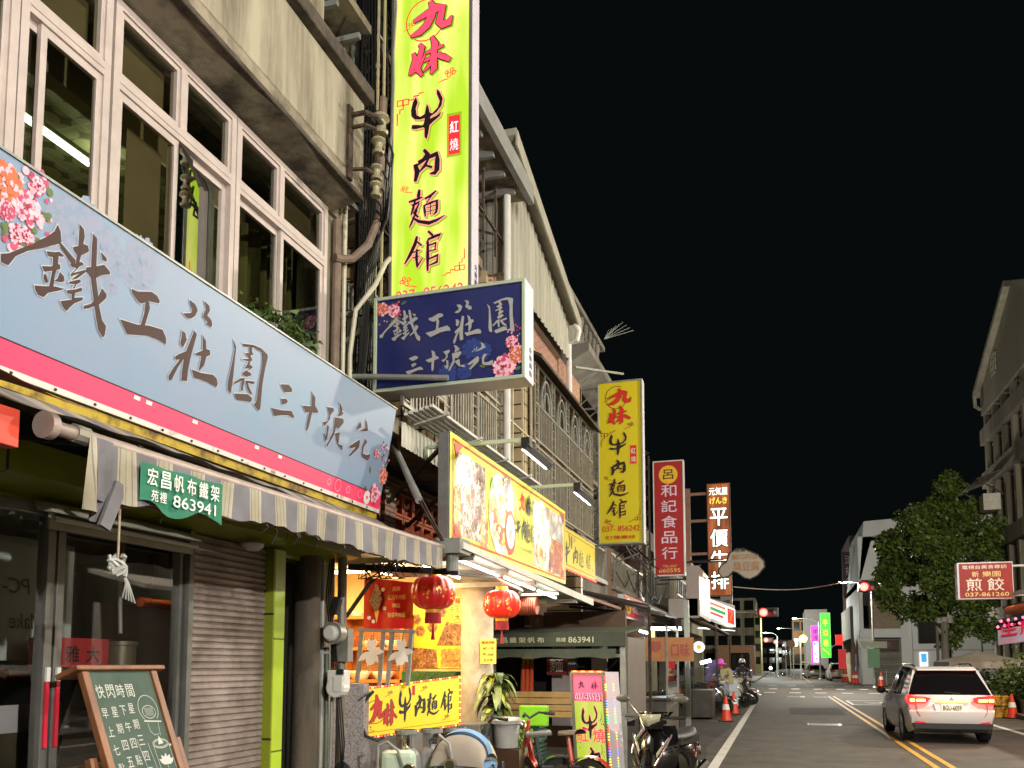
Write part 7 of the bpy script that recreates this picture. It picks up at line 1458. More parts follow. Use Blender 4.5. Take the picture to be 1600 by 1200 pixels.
for px, py, Yd, ar, lab in ((1198, 990, 105, -1.2, 'distant street lamp over the far left side of the road, cool white'), (1219, 983, 130, -3.2, 'distant street lamp with a long arm right of the red lights'), (1245, 968, 88, -2, 'distant dim street lamp before the pale wall above the pink sign'), (1207, 1016, 170, -1, 'farthest tiny street lamp down the road')):
    q = at(px, py, Y=Yd); street_lamp('street_lamp', lab, (q.x-ar, Yd, .12), q.z, abs(ar), 2600, (.95, 1, .9), 'distant street lamps')
# big white corner building with the slatted balcony and shutter
wb_ = thing('white_building', 'white modern corner building with a wooden slat screen above a grey roller shutter', 'building', (8, 76, 0))
x0 = 5.75; Yf = 72.0
def P2(px, py, Y=Yf): return at(px, py, Y=Y)
xa, xb, xc, xd = P2(1345, 1000).x, P2(1365, 1000).x, P2(1408, 1000).x, P2(1425, 1000).x
zt = P2(1400, 812).z; z1 = P2(1400, 905).z; z2 = P2(1400, 932).z; z3 = P2(1400, 982).z; z4 = P2(1400, 996).z
m = MB(); m.box((xa, Yf, z1), (xc+3.2, Yf+.5, zt-1.2)); m.box((xc, Yf, 0), (xd+.0, Yf+.6, z1)); m.box((xa, Yf, z4), (xc, Yf+1.2, z3)); m.box((xa, Yf+.0, 0), (xb, Yf+.6, z4)); m.box((xd, Yf-.4, 0), (xd+9, Yf+10, zt-3)); m.prism([(xa, Yf, z2+.8), (xa, Yf, z1), (xa+.5, Yf, zt), (xa+9, Yf, zt+.4), (xa+9, Yf, zt-1.4), (xa+1, Yf, zt-1.6)], (0, 14, 0)); m.box((xa, Yf+.6, 0), (xa+.3, Yf+14, z1)); m.box((xa, Yf+8, 0), (xd, Yf+8.3, zt-1))
m.build('wall', mat('white_render', S(196,196,196), .7, var=.12, vs=1.2, streak=True), wb_, bevel=.03)
m = MB(); m.box((xb, Yf+1.1, z3), (xc, Yf+1.2, z1)); m.build('balcony_back', M['dark'], wb_)  # near-black sheet paints in the shadow of the balcony recess
m = MB()
for k in range(24): m.box((xb+.02+(xc-xb)*k/24, Yf+.2, z3), (xb+.06+(xc-xb)*(k+.35)/24, Yf+.26, z2))
for k in range(9): m.box((xb, Yf+.28, z3+(z2-z3)*k/9), (xc, Yf+.32, z3+(z2-z3)*(k+.25)/9))
m.build('slat_screen', mat('pale_brown_slat', S(140,120,98), .6, var=.3), wb_)
m = MB(); corr(m, 0, 0.001, 0, (1, 1)) if 0 else m.grid(lambda u, v: (xb+(xc-xb)*u, Yf+.5+.02*math.sin(v*150), z4*v), 1, 90); m.build('roller_shutter', mat('grey_green_shutter', S(120,118,108), .5, .2, var=.2), wb_)
m = MB(); m.tube([(xd+2.2, Yf-.5, 0), (xd+2.2, Yf-.5, zt-3)], .07, 8); m.tube([(xd+4.6, Yf-.5, 0), (xd+4.6, Yf-.5, zt-3)], .06, 8); m.build('downpipe', M['pvc'], wb_)
m = MB()
for k in range(4): m.box((xd+.02, Yf-.42, 2.6+2.7*k), (xd+8.9, Yf-.4, 2.66+2.7*k))
m.build('wall_joint', M['grey_paint'], wb_)
for k in range(3): m = MB(); m.box((xd+3+1.9*k, Yf-.46, 6.4), (xd+4.2+1.9*k, Yf-.41, 8)); m.build('window', M['dark_pane'], wb_)
m = MB(); m.box((xb+.2, Yf+.3, z4-1.0), (xc-.2, Yf+.4, z4-.15)); m.build('shop_board', mat('dark_brown_board', S(64,40,34), .6), wb_)
bpn = Panel((xb+.2, Yf+.29, z4-.9), (1, 0, 0), (0, 0, 1)); build_text('lettering', mat('dim_red_print', S(130,80,70), .6), wb_, lambda mb: (bpn.text(mb, '是文', .4, .15, .7, .4, 0, .01, .02),))
ad = thing('lit_poster', 'lit white poster case with a blue picture on the white building', 'poster case', P2(1442, 1030))
a, b = P2(1438, 1046, Yf-.45), P2(1447, 1019, Yf-.45); m = MB(); m.box((a.x, Yf-.5, a.z), (b.x+.1, Yf-.42, b.z)); m.build('case', glow('lit_poster_white', (.95, 1, .98), 1.2), ad); m = MB(); m.box((a.x+.08, Yf-.52, b.z-.75), (b.x+.02, Yf-.505, b.z-.1)); m.build('picture', glow('lit_blue_picture', S(70,160,220), 1), ad)
bd = thing('dark_bank_building', 'dark building with a tall vertical bank sign left of the white corner building', 'building', (6, 92, 0))
a, b = at(1322, 1000, Y=92), at(1350, 845, Y=92); m = MB(); m.box((a.x+.6, 92, 0), (b.x+6, 104, b.z+.6)); m.box((a.x+.3, 91.2, 0), (a.x+1.5, 92, b.z-4)); m.build('wall', mat('brown_grey_render', S(104,84,76), .8, var=.3), bd)
vs_ = thing('bank_sign', 'tall dark maroon vertical sign with white characters above the red traffic light', 'shop sign', at(1327, 900, Y=85))
a, b = at(1318, 935, Y=85), at(1337, 862, Y=85); m = MB(); m.box((a.x, 85, a.z), (b.x, 85.4, b.z)); m.build('board', mat('dark_maroon', S(58,32,40), .6), vs_)
vp = Panel((a.x, 84.99, a.z), (1, 0, 0), (0, 0, 1)); build_text('lettering', mat('greyish_print', S(190,176,180), .6), vs_, lambda mb: [vp.text(mb, ch, .2*(b.x-a.x), (b.z-a.z)*(.74-.24*i), .6*(b.x-a.x), .19*(b.z-a.z), 0, .01, .01) for i, ch in enumerate('渣打銀行')])
bd2 = house('dark_shop_row', 'row of dark shops with a lit entrance left of the white building', 99, 100, 101, 5, M['brownwall'], 1) if 0 else None
rowb = thing('shop_row', 'dim row of low shops with green awning right of the green lit sign', 'building', (5.5, 84, 0))
a = at(1318, 1050, Y=80); m = MB(); m.box((a.x+.6, 79, 0), (a.x+6, 90, 6.5)); m.build('wall', M['greywall'], rowb); m = MB(); m.prism([(a.x-.9, 79, 3.0), (a.x+.6, 79, 3.7), (a.x+.6, 89, 3.7), (a.x-.9, 89, 3.0)], (0, 0, .06)); m.build('green_awning', mat('dark_green_awning', S(40,70,60), .7), rowb)
m = MB(); m.box((a.x+.55, 80, 0), (a.x+.59, 86, 2.6)); m.build('shop_opening', glow('dim_warm_opening', S(200,180,140), .35), rowb)
for px, py, hh, lab, cc in ((1311, 1000, .9, 'small red lit lantern sign over the green awning', S(235,40,30)), (1316, 1030, 1.7, 'narrow red banner beside the lit shop entrance', S(170,24,30))):
    q = at(px, py, Y=79); m = MB(); m.box((q.x-.3, 78.8, q.z-hh/2), (q.x+.3, 78.9, q.z+hh/2)); tag(m.build('red_sign', glow('small_red_lit', cc, .9), origin=tuple(q)), lab, 'shop sign')
# lit pink and green signs
def flat_sign(name, label, pa, pb, Y, mt, fn, lm):
    a, b = at(*pa, Y=Y), at(*pb, Y=Y); t = thing(name, label, 'shop sign', (a.x, Y, a.z)); m = MB(); m.box((a.x, Y, a.z), (b.x, Y+.3, b.z)); m.build('casing', M['white_paint'], t)
    p = Panel((a.x, Y-.004, a.z), (1, 0, 0), (0, 0, 1)); p.w = b.x-a.x; p.h = b.z-a.z; m = MB(); p.rect(m, .03*p.w, .01*p.h, .97*p.w, .99*p.h, 0, .0); m.build('face', mt, t); build_text('lettering', lm, t, lambda mb: fn(mb, p)); return t
def fpk(mb, p):
    for i, ch in enumerate('康達'): p.text(mb, ch, .2*p.w, (.78-.16*i)*p.h, .6*p.w, .13*p.h, 1, .02, .03)
    p.rect(mb, .22*p.w, .05*p.h, .78*p.w, .58*p.h, 0, .012)
    for i, ch in enumerate('數位影像'): p.text(mb, ch, .3*p.w, (.47-.125*i)*p.h, .4*p.w, .09*p.h, 1, .02, .01)
flat_sign('lit_sign', 'tall lit magenta vertical sign with blue and white characters', (1268, 1038), (1281, 977), 98, glow('lit_magenta', S(255,60,200), 1.2), fpk, [glow('lit_white2', (1, 1, 1), 1.1), mat('blue_ink', S(40,60,170), .5)])
def fgr(mb, p):
    for i, ch in enumerate('牛米皂'): p.text(mb, ch, .25*p.w, (.7-.22*i)*p.h, .5*p.w, .15*p.h, i % 2, .02, .03)
    p.line(mb, [(.2*p.w, .2*p.h), (.6*p.w, .13*p.h), (.8*p.w, .07*p.h)], .1, 1, .02)
flat_sign('lit_sign', 'tall lit green sign with orange and yellow characters right of the magenta sign', (1283, 1028), (1297, 957), 96, glow('lit_green2', S(70,235,60), 1.0), fgr, [glow('lit_amber2', S(250,190,60), 1), glow('lit_orange2', S(240,130,60), 1)])
# far buildings
def block_(name, label, pa, pb, Y, dep, wm, rows=0, cols=0, cat='building', winm=None):
    a, b = at(*pa, Y=Y), at(*pb, Y=Y); t = thing(name, label, cat, (a.x, Y, 0)); m = MB(); m.box((a.x, Y, 0), (b.x, Y+dep, b.z)); m.build('wall', wm, t)
    for r in range(rows):
        for c_ in range(cols):
            w_ = (b.x-a.x)/cols; h_2 = (b.z-1)/rows; q = MB(); q.box((a.x+w_*(c_+.15), Y-.12, 1+h_2*(r+.3)), (a.x+w_*(c_+.85), Y-.02, 1+h_2*(r+.85))); q.build('window', winm or M['dark_pane'], t)
    return t
block_('apartment_block', 'cream four storey block with dark windows beyond the junction on the left', (1080, 1040), (1180, 934), 128, 12, M['creamwall'], 4, 5)
block_('stair_tower', 'narrow lit yellowish tower at the right end of the cream block', (1180, 1040), (1188, 962), 127, 10, mat('yellowish_render', S(190,180,130), .8, var=.2), 4, 1)
block_('market_hall', 'low brown hall with a tan fascia in front of the cream block', (1120, 1045), (1178, 1008), 118, 6, mat('tan_fascia', S(150,110,80), .8, var=.3))
block_('far_house', 'dark narrow house far down the right side of the road', (1222, 1045), (1240, 1000), 190, 10, M['brownwall'], 3, 2)
block_('far_house', 'brick-brown house behind the round road sign', (1240, 1045), (1262, 968), 135, 10, mat('brown_render', S(130,96,60), .8, var=.3), 3, 2)
block_('pale_house', 'pale house wall rising above the magenta lit sign', (1260, 1045), (1292, 952), 112, 10, mat('pale_render', S(186,180,176), .8, var=.15), 0, 0)
block_('far_house', 'dim house closing the view at the end of the road', (1188, 1045), (1224, 1010), 260, 10, M['brownwall'], 2, 3)
t = thing('round_road_sign', 'round brown-backed road sign on a double pole', 'road sign', at(1236, 1006, Y=105)); q = at(1236, 1006, Y=105); m = MB(); m.lathe([(0, 0), (.45, 0), (.45, .06), (0, .06)], q, 24, 0, 'y'); m.build('disc', mat('sign_back', S(150,110,80), .6), t); m = MB(); m.bar((q.x-.1, 105.1, 0), (q.x-.1, 105.1, q.z+.3), .1); m.bar((q.x+.2, 105.2, 0), (q.x+.2, 105.2, q.z), .1); m.build('pole', M['steel'], t)
# cable over the road
m = MB(); a, b = at(1146, 917, Y=44), at(1320, 909, Y=56); m.tube([a.lerp(b, i/16)+V((0, 0, -.5*math.sin(math.pi*i/16)*.6)) for i in range(17)], .03, 5)
tag(m.build('overhead_cable', mat('pale_cable', S(150,140,134), .7), origin=tuple(a)), 'single pale cable sagging across the road before the junction', 'cable')
# right: apartment house with the gabled roof
rh = thing('apartment_house', 'tall weathered apartment house with gabled tin attic at the right edge', 'apartment house', (9, 40, 0))
X = 9.0; ye = 43.4; wl_ = mat('mildewed_render', S(128,124,106), .85, col2=S(72,69,58), vs=1.0, streak=True, bump=.2)
m = MB(); m.box((X+.35, 22, 0), (X+10, ye, 13.0)); 
floors = (4.0, 7.2, 10.2, 12.2)
for z in floors: m.box((X-.1, 22, z-.7), (X+.4, ye, z))
for k in range(14):
    y = ye-.3-1.55*k; m.box((X+.02, y-.35, 0), (X+.4, y, 12.8))
m.build('wall', wl_, rh, bevel=.02)
m = MB(); m.prism([(X, ye, 12.9), (X, ye, 14.1), (X, ye-6, 16.6), (X, ye-12, 14.1), (X, ye-12, 12.9)], (9, 0, 0)); m.build('attic', mat('pale_tin', S(140,138,120), .6, var=.2, vs=2, streak=True), rh)
m = MB(); m.prism([(X-.25, ye+.35, 13.85), (X-.25, ye-6, 16.5), (X-.25, ye-6, 16.75), (X-.25, ye+.35, 14.1)], (9.5, 0, 0)); m.prism([(X-.25, ye-12.35, 13.85), (X-.25, ye-6, 16.5), (X-.25, ye-6, 16.75), (X-.25, ye-12.35, 14.1)], (9.5, 0, 0)); m.tube([(X-.2, ye+.2, 13.9), (X-.2, ye+.1, 13.4), (X-.05, ye-.1, 13.2)], .08, 8); m.build('roof', M['cream_sheet'], rh)
m = MB(); q = at(1566, 537, X=X)
for k in range(4): m.box((X-.04, ye-3.2+.28*k, 14.0), (X, ye-3.15+.28*k, 14.9)); m.box((X-.04, ye-3.2, 14.0+.28*k), (X, ye-2.3, 14.05+.28*k))
m.build('vent', M['cream_sheet'], rh)
for f, (za, zb) in enumerate(((.6, 3.2), (4.1, 6.4), (7.4, 9.4), (10.4, 11.4))):
    for k in range(12):
        y = ye-.7-1.55*k; q = MB(); q.box((X+.3, y-1.15, za), (X+.34, y, zb)); o = q.build('window', M['dark_pane'], rh); q = MB(); q.box((X+.24, y-.62, za), (X+.3, y-.54, zb)); q.box((X+.24, y-1.15, zb-.06), (X+.3, y, zb)); q.build('frame', M['white_paint'], o)
m = MB(); cz = at(1560, 738, X=X).z; m.prism([(X-1.0, ye-3.4, cz-.4), (X+.1, ye-3.4, cz), (X+.1, ye-.2, cz), (X-1.0, ye-.2, cz-.4)], (0, 0, .06)); m.bar((X-.9, ye-3.3, cz-.4), (X+.1, ye-3.3, cz-1.1), .05); m.bar((X-.9, ye-.3, cz-.4), (X+.1, ye-.3, cz-1.1), .05); m.build('canopy', M['mould'], rh)
for y, z in ((ye-.9, at(1562, 800, X=X).z-.4), (ye-2.5, at(1562, 800, X=X).z)):
    m = MB(); m.box((X-.75, y-.8, z), (X-.1, y, z+.7)); 
    for k in range(9): m.box((X-.76, y-.75, z+.08+.065*k), (X-.75, y-.05, z+.11+.065*k))
    tag(m.build('air_conditioner', mat('grimy_white', S(188,184,170), .5, var=.3), origin=(X-.4, y, z), bevel=.02), 'grimy white box air conditioner, the ' + ('far' if y > ye-1.5 else 'near') + ' one of two on the apartment house', 'air conditioner')
# dumpling sign
dg = thing('dumpling_sign', 'red dumpling shop box sign with white brush characters and a telephone number, right edge', 'shop sign', (5.1, 25, 3.2))
a, b = at(1497, 937, Y=25), at(1582, 877, Y=25); m = MB(); m.box((a.x, 25, a.z), (b.x, 25.3, b.z)); m.build('casing', M['lav'], dg, bevel=.01)
dp = Panel((a.x+.05, 24.99, a.z+.03), (1, 0, 0), (0, 0, 1)); W, H = b.x-a.x-.07, b.z-a.z-.06
m = MB(); dp.rect(m, 0, 0, W, H, 0, 0); m.build('face', mat('red_face_dull', S(150,22,18), .6, var=.12, vs=5), dg)
m = MB(); dp.text(m, '電視台美食專訪', .06*W, .84*H, .84*W, .11*H, 0, .006, .012); dp.text(m, '新', .24*W, .61*H, .13*W, .16*H, 1, .006, .008); dp.text(m, '樂園', .44*W, .61*H, .34*W, .16*H, 1, .006, .008)
dp.text(m, '煎', .13*W, .21*H, .29*W, .36*H, 0, .006, .016); dp.text(m, '餃', .53*W, .21*H, .31*W, .36*H, 0, .006, .016); dp.text(m, '037-861260', .1*W, .05*H, .82*W, .11*H, 1, .006, .03)
m.build('lettering', [mat('cream_print', S(226,218,200), .5), mat('yellow_print2', S(230,206,130), .5)], dg)
m = MB(); m.bar((6.2, 25.2, .14), (6.2, 25.2, 5.2), .09); m.bar((b.x, 25.15, b.z-.1), (6.2, 25.15, b.z-.1), .05); m.bar((b.x, 25.15, a.z+.1), (6.2, 25.15, a.z+.1), .05); m.build('post', M['steel'], dg)
# small shopfront at the right edge
rf = thing('corner_shop', 'shopfront with white tin eave, orange awning roll and pink bulb banner at the right edge', 'shopfront', (6.8, 23, 0))
m = MB(); m.box((6.9, 16, .14), (7.0, 24.6, 3.0)); m.prism([(5.6, 16, 3.3), (7.2, 16, 3.7), (7.2, 24.7, 3.7), (5.6, 24.7, 3.3)], (0, 0, .1)); m.build('eave', mat('white_tin', S(196,190,180), .6, var=.2), rf)
m = MB(); m.tube([(5.7, 16, 2.98), (5.7, 25.4, 2.98)], .11, 12); m.build('awning_roll', mat('orange_canvas', S(206,96,28), .7, var=.2), rf, smooth=True)
m = MB(); a, b = at(1560, 1008, Y=23.4), at(1600, 978, Y=23.4); m.prism([(a.x, 23.4, a.z), (a.x+1.6, 21.5, a.z+.25), (a.x+1.6, 21.5, b.z+.25), (a.x, 23.4, b.z-.1)], (.04, .04, 0)); m.build('banner', mat('pink_banner', S(196,120,140), .5, col2=S(150,160,180), vs=3), rf)
m = MB()
for k in range(26): m.sph((a.x+1.6*k/26, 23.38-1.9*k/26, b.z-.02+.3*k/26+.12*(k % 2)), .035, 6)
m.build('bulb_string', glow('pink_bulb', S(255,90,130), 3.5), rf); light('POINT', 'bulb_string_light', (a.x+.7, 22.3, b.z), 20, (1, .4, .5), .3, rf)
bpn2 = Panel((a.x, 23.38, a.z+.1), (1.6, -1.9, .25), (0, 0, 1)); build_text('lettering', mat('rose_red_print', S(206,30,70), .5), rf, lambda mb: [bpn2.text(mb, ch, .1+.5*i, .1, .42, .32, 0, .02, .03) for i, ch in enumerate('生煎包')])
m = MB(); 
for y in (18, 21, 24.4): m.bar((6.1, y, .14), (6.1, y, 3.3), .09)
m.box((6.3, 24.2, 2.2), (6.6, 24.6, 2.8)); m.build('post', M['steel'], rf)
# tent
tn = thing('canvas_tent', 'grey canvas gazebo with a peaked roof behind the car', 'gazebo', (7.5, 33, 0))
a = at(1484, 1034, Y=32).x; b = at(1610, 1034, Y=32).x; zt = at(1484, 1034, Y=32).z; zp = at(1548, 1018, Y=33.5).z
c_ = V(((a+b)/2, 33.6, zp)); m = MB(); k4 = [V((a, 32, zt)), V((b, 32, zt)), V((b, 35.2, zt)), V((a, 35.2, zt))]
m.add(k4+[c_], [(0, 1, 4), (1, 2, 4), (2, 3, 4), (3, 0, 4)]); 
for i in range(4): p_, q_ = k4[i], k4[(i+1) % 4]; m.add([p_, q_, q_-V((0, 0, .22)), p_-V((0, 0, .22))], [(0, 1, 2, 3)])
m.build('canopy', mat('grey_tent', S(150,138,124), .8, var=.2), tn, solid=.01); m = MB()
for q in k4: m.bar((q.x, q.y, .14), q, .04)
m.build('leg', M['steel'], tn)
# utility pole with transformer
u2 = thing('utility_pole', 'concrete utility pole with insulators behind the white car', 'utility pole', at(1478, 1050, Y=40)); q = at(1478, 1040, Y=40); zt = at(1478, 968, Y=40).z
m = MB(); m.tube([(q.x, 40, 0), (q.x, 40, zt)], [.17, .14], 12); m.tube([(q.x-.3, 40, .1), (q.x-.28, 40, zt-.3)], .06, 8); m.build('shaft', M['greywall'], u2)
m = MB()
for k in range(10): m.lathe([(0, 0), (.12, 0), (.14, .1), (.06, .2), (0, .2)], (q.x+random.uniform(-.4, .4), 40+random.uniform(-.2, .2), zt-.7+random.uniform(0, .7)), 8)
m.build('insulators', M['pvc'], u2); m = MB(); m.box((q.x-1.0, 39.9, zt-1.0), (q.x-.35, 40.2, zt-.1)); m.build('dark_plate', M['dark'], u2)
# tree
def tree(name, label, base, h, r, n, ls, trunk=.22, zc=None, seed=1, mats=None):
    random.seed(seed); base = V(base); t = thing(name, label, 'tree', base); m = MB(); top = base+V((0, 0, h*.55)); m.tube([base, base+V((.1, .05, h*.3)), top], [trunk, trunk*.8, trunk*.55], 10); cl = []
    while len(cl) < 56:
        d = V((random.uniform(-1, 1), random.uniform(-1, 1), random.uniform(-1, 1)))
        if d.length < .95: cl.append(base+V((d.x*r[0]*(1.08-.3*d.z), d.y*r[1], zc+d.z*r[2])))
    for q in cl[:14]: m.tube([top-V((0, 0, random.uniform(0, h*.2))), (top+q)/2+V((0, 0, .2)), q], [trunk*.22, trunk*.12, .02], 6)
    m.build('trunk', M['bark'], t, smooth=True)
    mb = MB()
    for i in range(n):
        c0 = random.choice(cl); d = V((random.gauss(0, 1), random.gauss(0, 1), random.gauss(0, .8))); d = d.normalized()*(random.random()**.45); q = c0 + V((d.x*r[0]*.24, d.y*r[1]*.24, d.z*r[2]*.17))
        f = V((random.uniform(-1, 1), random.uniform(-1, 1), random.uniform(-1, .2))).normalized(); u = f.cross(V((random.uniform(-1, 1), random.uniform(-1, 1), .5))).normalized(); L = ls*random.uniform(.6, 1.3)
        mb.poly([q-u*L*.1, q+f*L*.45-u*L*.3, q+f*L, q+f*L*.45+u*L*.3], random.randrange(3))
    mb.build('crown', mats or [M['leaf'], M['leaf2'], mat('leaf_olive', S(96,110,44), .5, var=.3)], t); return t
tree('broadleaf_tree', 'large dark broadleaf tree leaning over the road behind the red dumpling sign', (6.75, 41.2, 0), 7.0, (2.55, 2.4, 3.9), 36000, .21, trunk=.14, zc=6.0, seed=5)
for i, (px, py, Y, s_, lab) in enumerate(((1568, 1085, 33.5, .9, 'dense dark shrub behind the yellow crates'), (1606, 1058, 29, .9, 'tall shrub at the right edge below the pink banner'), (1536, 1082, 35, .8, 'low shrub between the white car and the tent'), (1606, 1096, 31, .7, 'spreading shrub behind the right traffic cone'))):
    q = at(px, py, Y=Y); t = thing('shrub', lab, 'shrub', (q.x, Y, .14), 'shrubs at the right kerb'); zc = q.z
    m = MB(); m.lathe([(0, 0), (.2, 0), (.26, .4), (.22, .4), (0, .36)], (q.x, Y, .14), 14); m.build('pot', M['greywall'], t, smooth=True)
    leafy('', '', '', (q.x, Y, zc), (s_, .7, s_*.75), 1900, .15, [0, 1, 2], clump=16).build('foliage', [M['leaf'], M['leaf2'], mat('shrub_olive', S(84,92,44), .55)], t)
# yellow crates and cones on the right
ccq = at(1563, 1121, Z=0); M['crate_y'] = mat('yellow_crate', S(222,160,28), .5, var=.15)
crate(.0, M['crate_y'], 'yellow plastic crate at the bottom of the stack right of the white car', ccq.x-.27, ccq.y, wd=.55, ht=.33, grp='yellow crates'); crate(.35, M['crate_y'], 'yellow plastic crate on top of the stack right of the white car', ccq.x-.27, ccq.y, wd=.55, ht=.33, grp='yellow crates')
dup(cone0, (6.42, 28.8, 0), .4, 'orange traffic cone right of the yellow crates', 'traffic cones')
for i, (px, py, Y) in enumerate(((1318, 1066, 68), (1322, 1066, 66), (1333, 1069, 66), (1337, 1069, 64), (1376, 1073, 62))):
    q = at(px, py, Z=0.0); q = at(px, 1040, Y=q.y); dup(cone0, (q.x, q.y, .0), i, ('orange traffic cone by the dark shop row, first from the left', 'orange traffic cone by the dark shop row, second from the left', 'orange traffic cone at the lamp pole, left one of its pair', 'orange traffic cone at the lamp pole, right one of its pair', 'lone orange traffic cone before the grey roller shutter')[i], 'traffic cones', 1.5)
for i in range(4):
    m = MB(); m.tube([(xb+.5+1.1*i, Yf-3, 0), (xb+.5+1.1*i, Yf-3, 1.1)], .05, 8); tag(m.build('bollard', M['steel'], origin=(xb+.5+1.1*i, Yf-3, 0)), 'slim steel bollard before the grey roller shutter', 'bollard', 'bollards')
# ================================================================== VEHICLES
def car(name, label, loc, rz, paint, L=4.6, w2=.9, h=1.66, plate=None, detail=False, lit=True, group=None, k=1.0, suv=True):
    """rear of the car at y = 0, front at y = L, built in its own space and then turned into place"""
    t = thing(name, label, 'car', (0, 0, 0), group)
    hz = h/1.68; A = lambda x, y, z: (x*w2/.9, y, z*hz)
    # half profile rings, bottom centre to roof centre; z and half width for each station
    st = [(0.0, .30, .80, .80, .86, .02, .80, .45), (.35, .22, .86, .86, .90, 0, 1, 1), (1.0, .22, .88, .89, .905, 0, 1, 1), (2.3, .22, .88, .9, .905, 0, 1, 1), (3.2, .22, .88, .9, .90, 0, 1, 1), (4.1, .24, .84, .88, .86, 0, 1, 1), (L, .32, .55, .62, .62, 0, 1, 1)]
    rings = []
    for (y, zb, xs, xm, xb, _, _, _) in st:
        f = y/L; zbelt = .98+.08*(1-f) if f < .72 else 1.02-.28*(f-.72)/.28*1.0
        if f >= .99: zbelt = .72
        rings.append([(0, y, zb), (xs*.93, y, zb), (xs, y, zb+.14), (xm, y, .62 if f < .99 else .55), (xb, y, zbelt-.1), (xb-.03, y, zbelt), (0, y, zbelt+.02)])
    m = MB()
    for s in (1, -1):
        vs = [A(s*p[0], p[1] + (.10 if i == 0 and j in (4,) else .14 if i == 0 and j in (5, 6) else .05 if i == 0 and j in (0, 1) else 0), p[2]) for i, r in enumerate(rings) for j, p in enumerate(r)]
        fs = []
        for i in range(len(rings)-1):
            for j in range(6): a = i*7+j; f = (a, a+1, a+8, a+7); fs.append(f if s > 0 else f[::-1])
        m.add(vs, fs, 0)
    # tail: rows across
    r0 = rings[0]; rows = [(0.05, .30, .74), (0.0, .44, .80), (-.03, .58, .82), (-.03, .70, .84), (.045, .74, .845), (.06, .88, .855), (.10, .97, .86), (.14, 1.06, .84)]
    n_ = 8; k0 = len(m.v)
    for (y, z, x) in rows:
        for c_ in range(n_+1): u = c_/n_*2-1; m.v.append(V(A(u*x, y-.05*(1-u*u)+(.06*abs(u)**6), z)))
    for i in range(len(rows)-1):
        for c_ in range(n_): a = k0+i*(n_+1)+c_; m.f.append([a, a+1, a+n_+2, a+n_+1]); m.m.append(1 if i == 0 else 0)
    fr_ = [A(s*x, L-.0+.02, z) for s, x, z in ((-1, .6, .32), (1, .6, .32), (1, .62, .72), (-1, .62, .72))]; m.add(fr_, [(0, 1, 2, 3)], 0)
    m.build('body', [paint, M['blackm']], t, smooth=True, sharp=38)
    # cabin: glass shell and roof
    cab = [(.16, 1.05, .83), (.50, 1.58, .62), (.9, 1.66, .64), (2.0, 1.68, .66), (2.7, 1.6, .64), (3.55, 1.03, .74)]
    bel = [(.16, 1.05, .83), (.5, 1.05, .86), (.9, 1.04, .87), (2.0, 1.02, .87), (2.7, 1.01, .86), (3.55, .98, .78)]
    g_ = MB()
    for s in (1, -1):
        vs = [A(s*b[2], b[0], b[1]) for b in bel] + [A(s*c_[2], c_[0], c_[1]) for c_ in cab]
        for i in range(1, 5): f = (i, i+1, 7+i, 6+i); g_.add([vs[q] for q in f], [(0, 1, 2, 3) if s > 0 else (3, 2, 1, 0)], 0)
        g_.add([vs[0], vs[1], vs[7]], [(0, 1, 2) if s > 0 else (2, 1, 0)], 1)
    rw = [(y, z, x) for y, z, x in ((.15, 1.06, .82), (.32, 1.32, .73), (.50, 1.58, .62))]
    g_.grid(lambda u, v: A((u*2-1)*(.82-.2*v), .15+.35*v-.04*(1-(u*2-1)**2), 1.06+.52*v), 8, 4, 0)
    g_.grid(lambda u, v: A((u*2-1)*(.64+.1*v), 2.7+.85*v, 1.6-.57*v), 6, 2, 0)
    g_.build('windows', M['car_glass'], t, smooth=True, sharp=30)
    r_ = MB(); r_.grid(lambda u, v: A((u*2-1)*(.63+.03*math.sin(math.pi*v)), .46+2.28*v, 1.585+.0*u+.07*math.sin(math.pi*min(1, v*1.1+.04))**.6+.03*(1-(u*2-1)**2)), 8, 10, 0)
    for s in (1, -1):
        for y0, y1 in ((.14, .5),): r_.add([A(s*.845, .10, 1.03), A(s*.80, .20, 1.05), A(s*.60, .5, 1.6), A(s*.66, .53, 1.6)], [(0, 1, 2, 3) if s < 0 else (3, 2, 1, 0)], 0)
        for yy in (1.35, 2.3): r_.add([A(s*.875, yy, 1.03), A(s*.875, yy+.09, 1.03), A(s*.67, yy+.05, 1.64), A(s*.67, yy-.02, 1.64)], [(0, 1, 2, 3) if s > 0 else (3, 2, 1, 0)], 1)
    r_.build('roof', [paint, M['blackp']], t, smooth=True, sharp=30)
    sp_l = MB(); sp_l.prism([A(-.6, .36, 1.585), A(.6, .36, 1.585), A(.6, .62, 1.64), A(-.6, .62, 1.64)], (0, 0, .035)); sp_l.build('spoiler', paint, t, bevel=.012)
    if suv:
        q = MB()
        for s in (1, -1): q.tube([A(s*.58, .6, 1.66), A(s*.6, 1.0, 1.73), A(s*.61, 2.2, 1.73), A(s*.58, 2.6, 1.66)], .02, 6)
        q.build('roof_rail', M['chrome'], t)
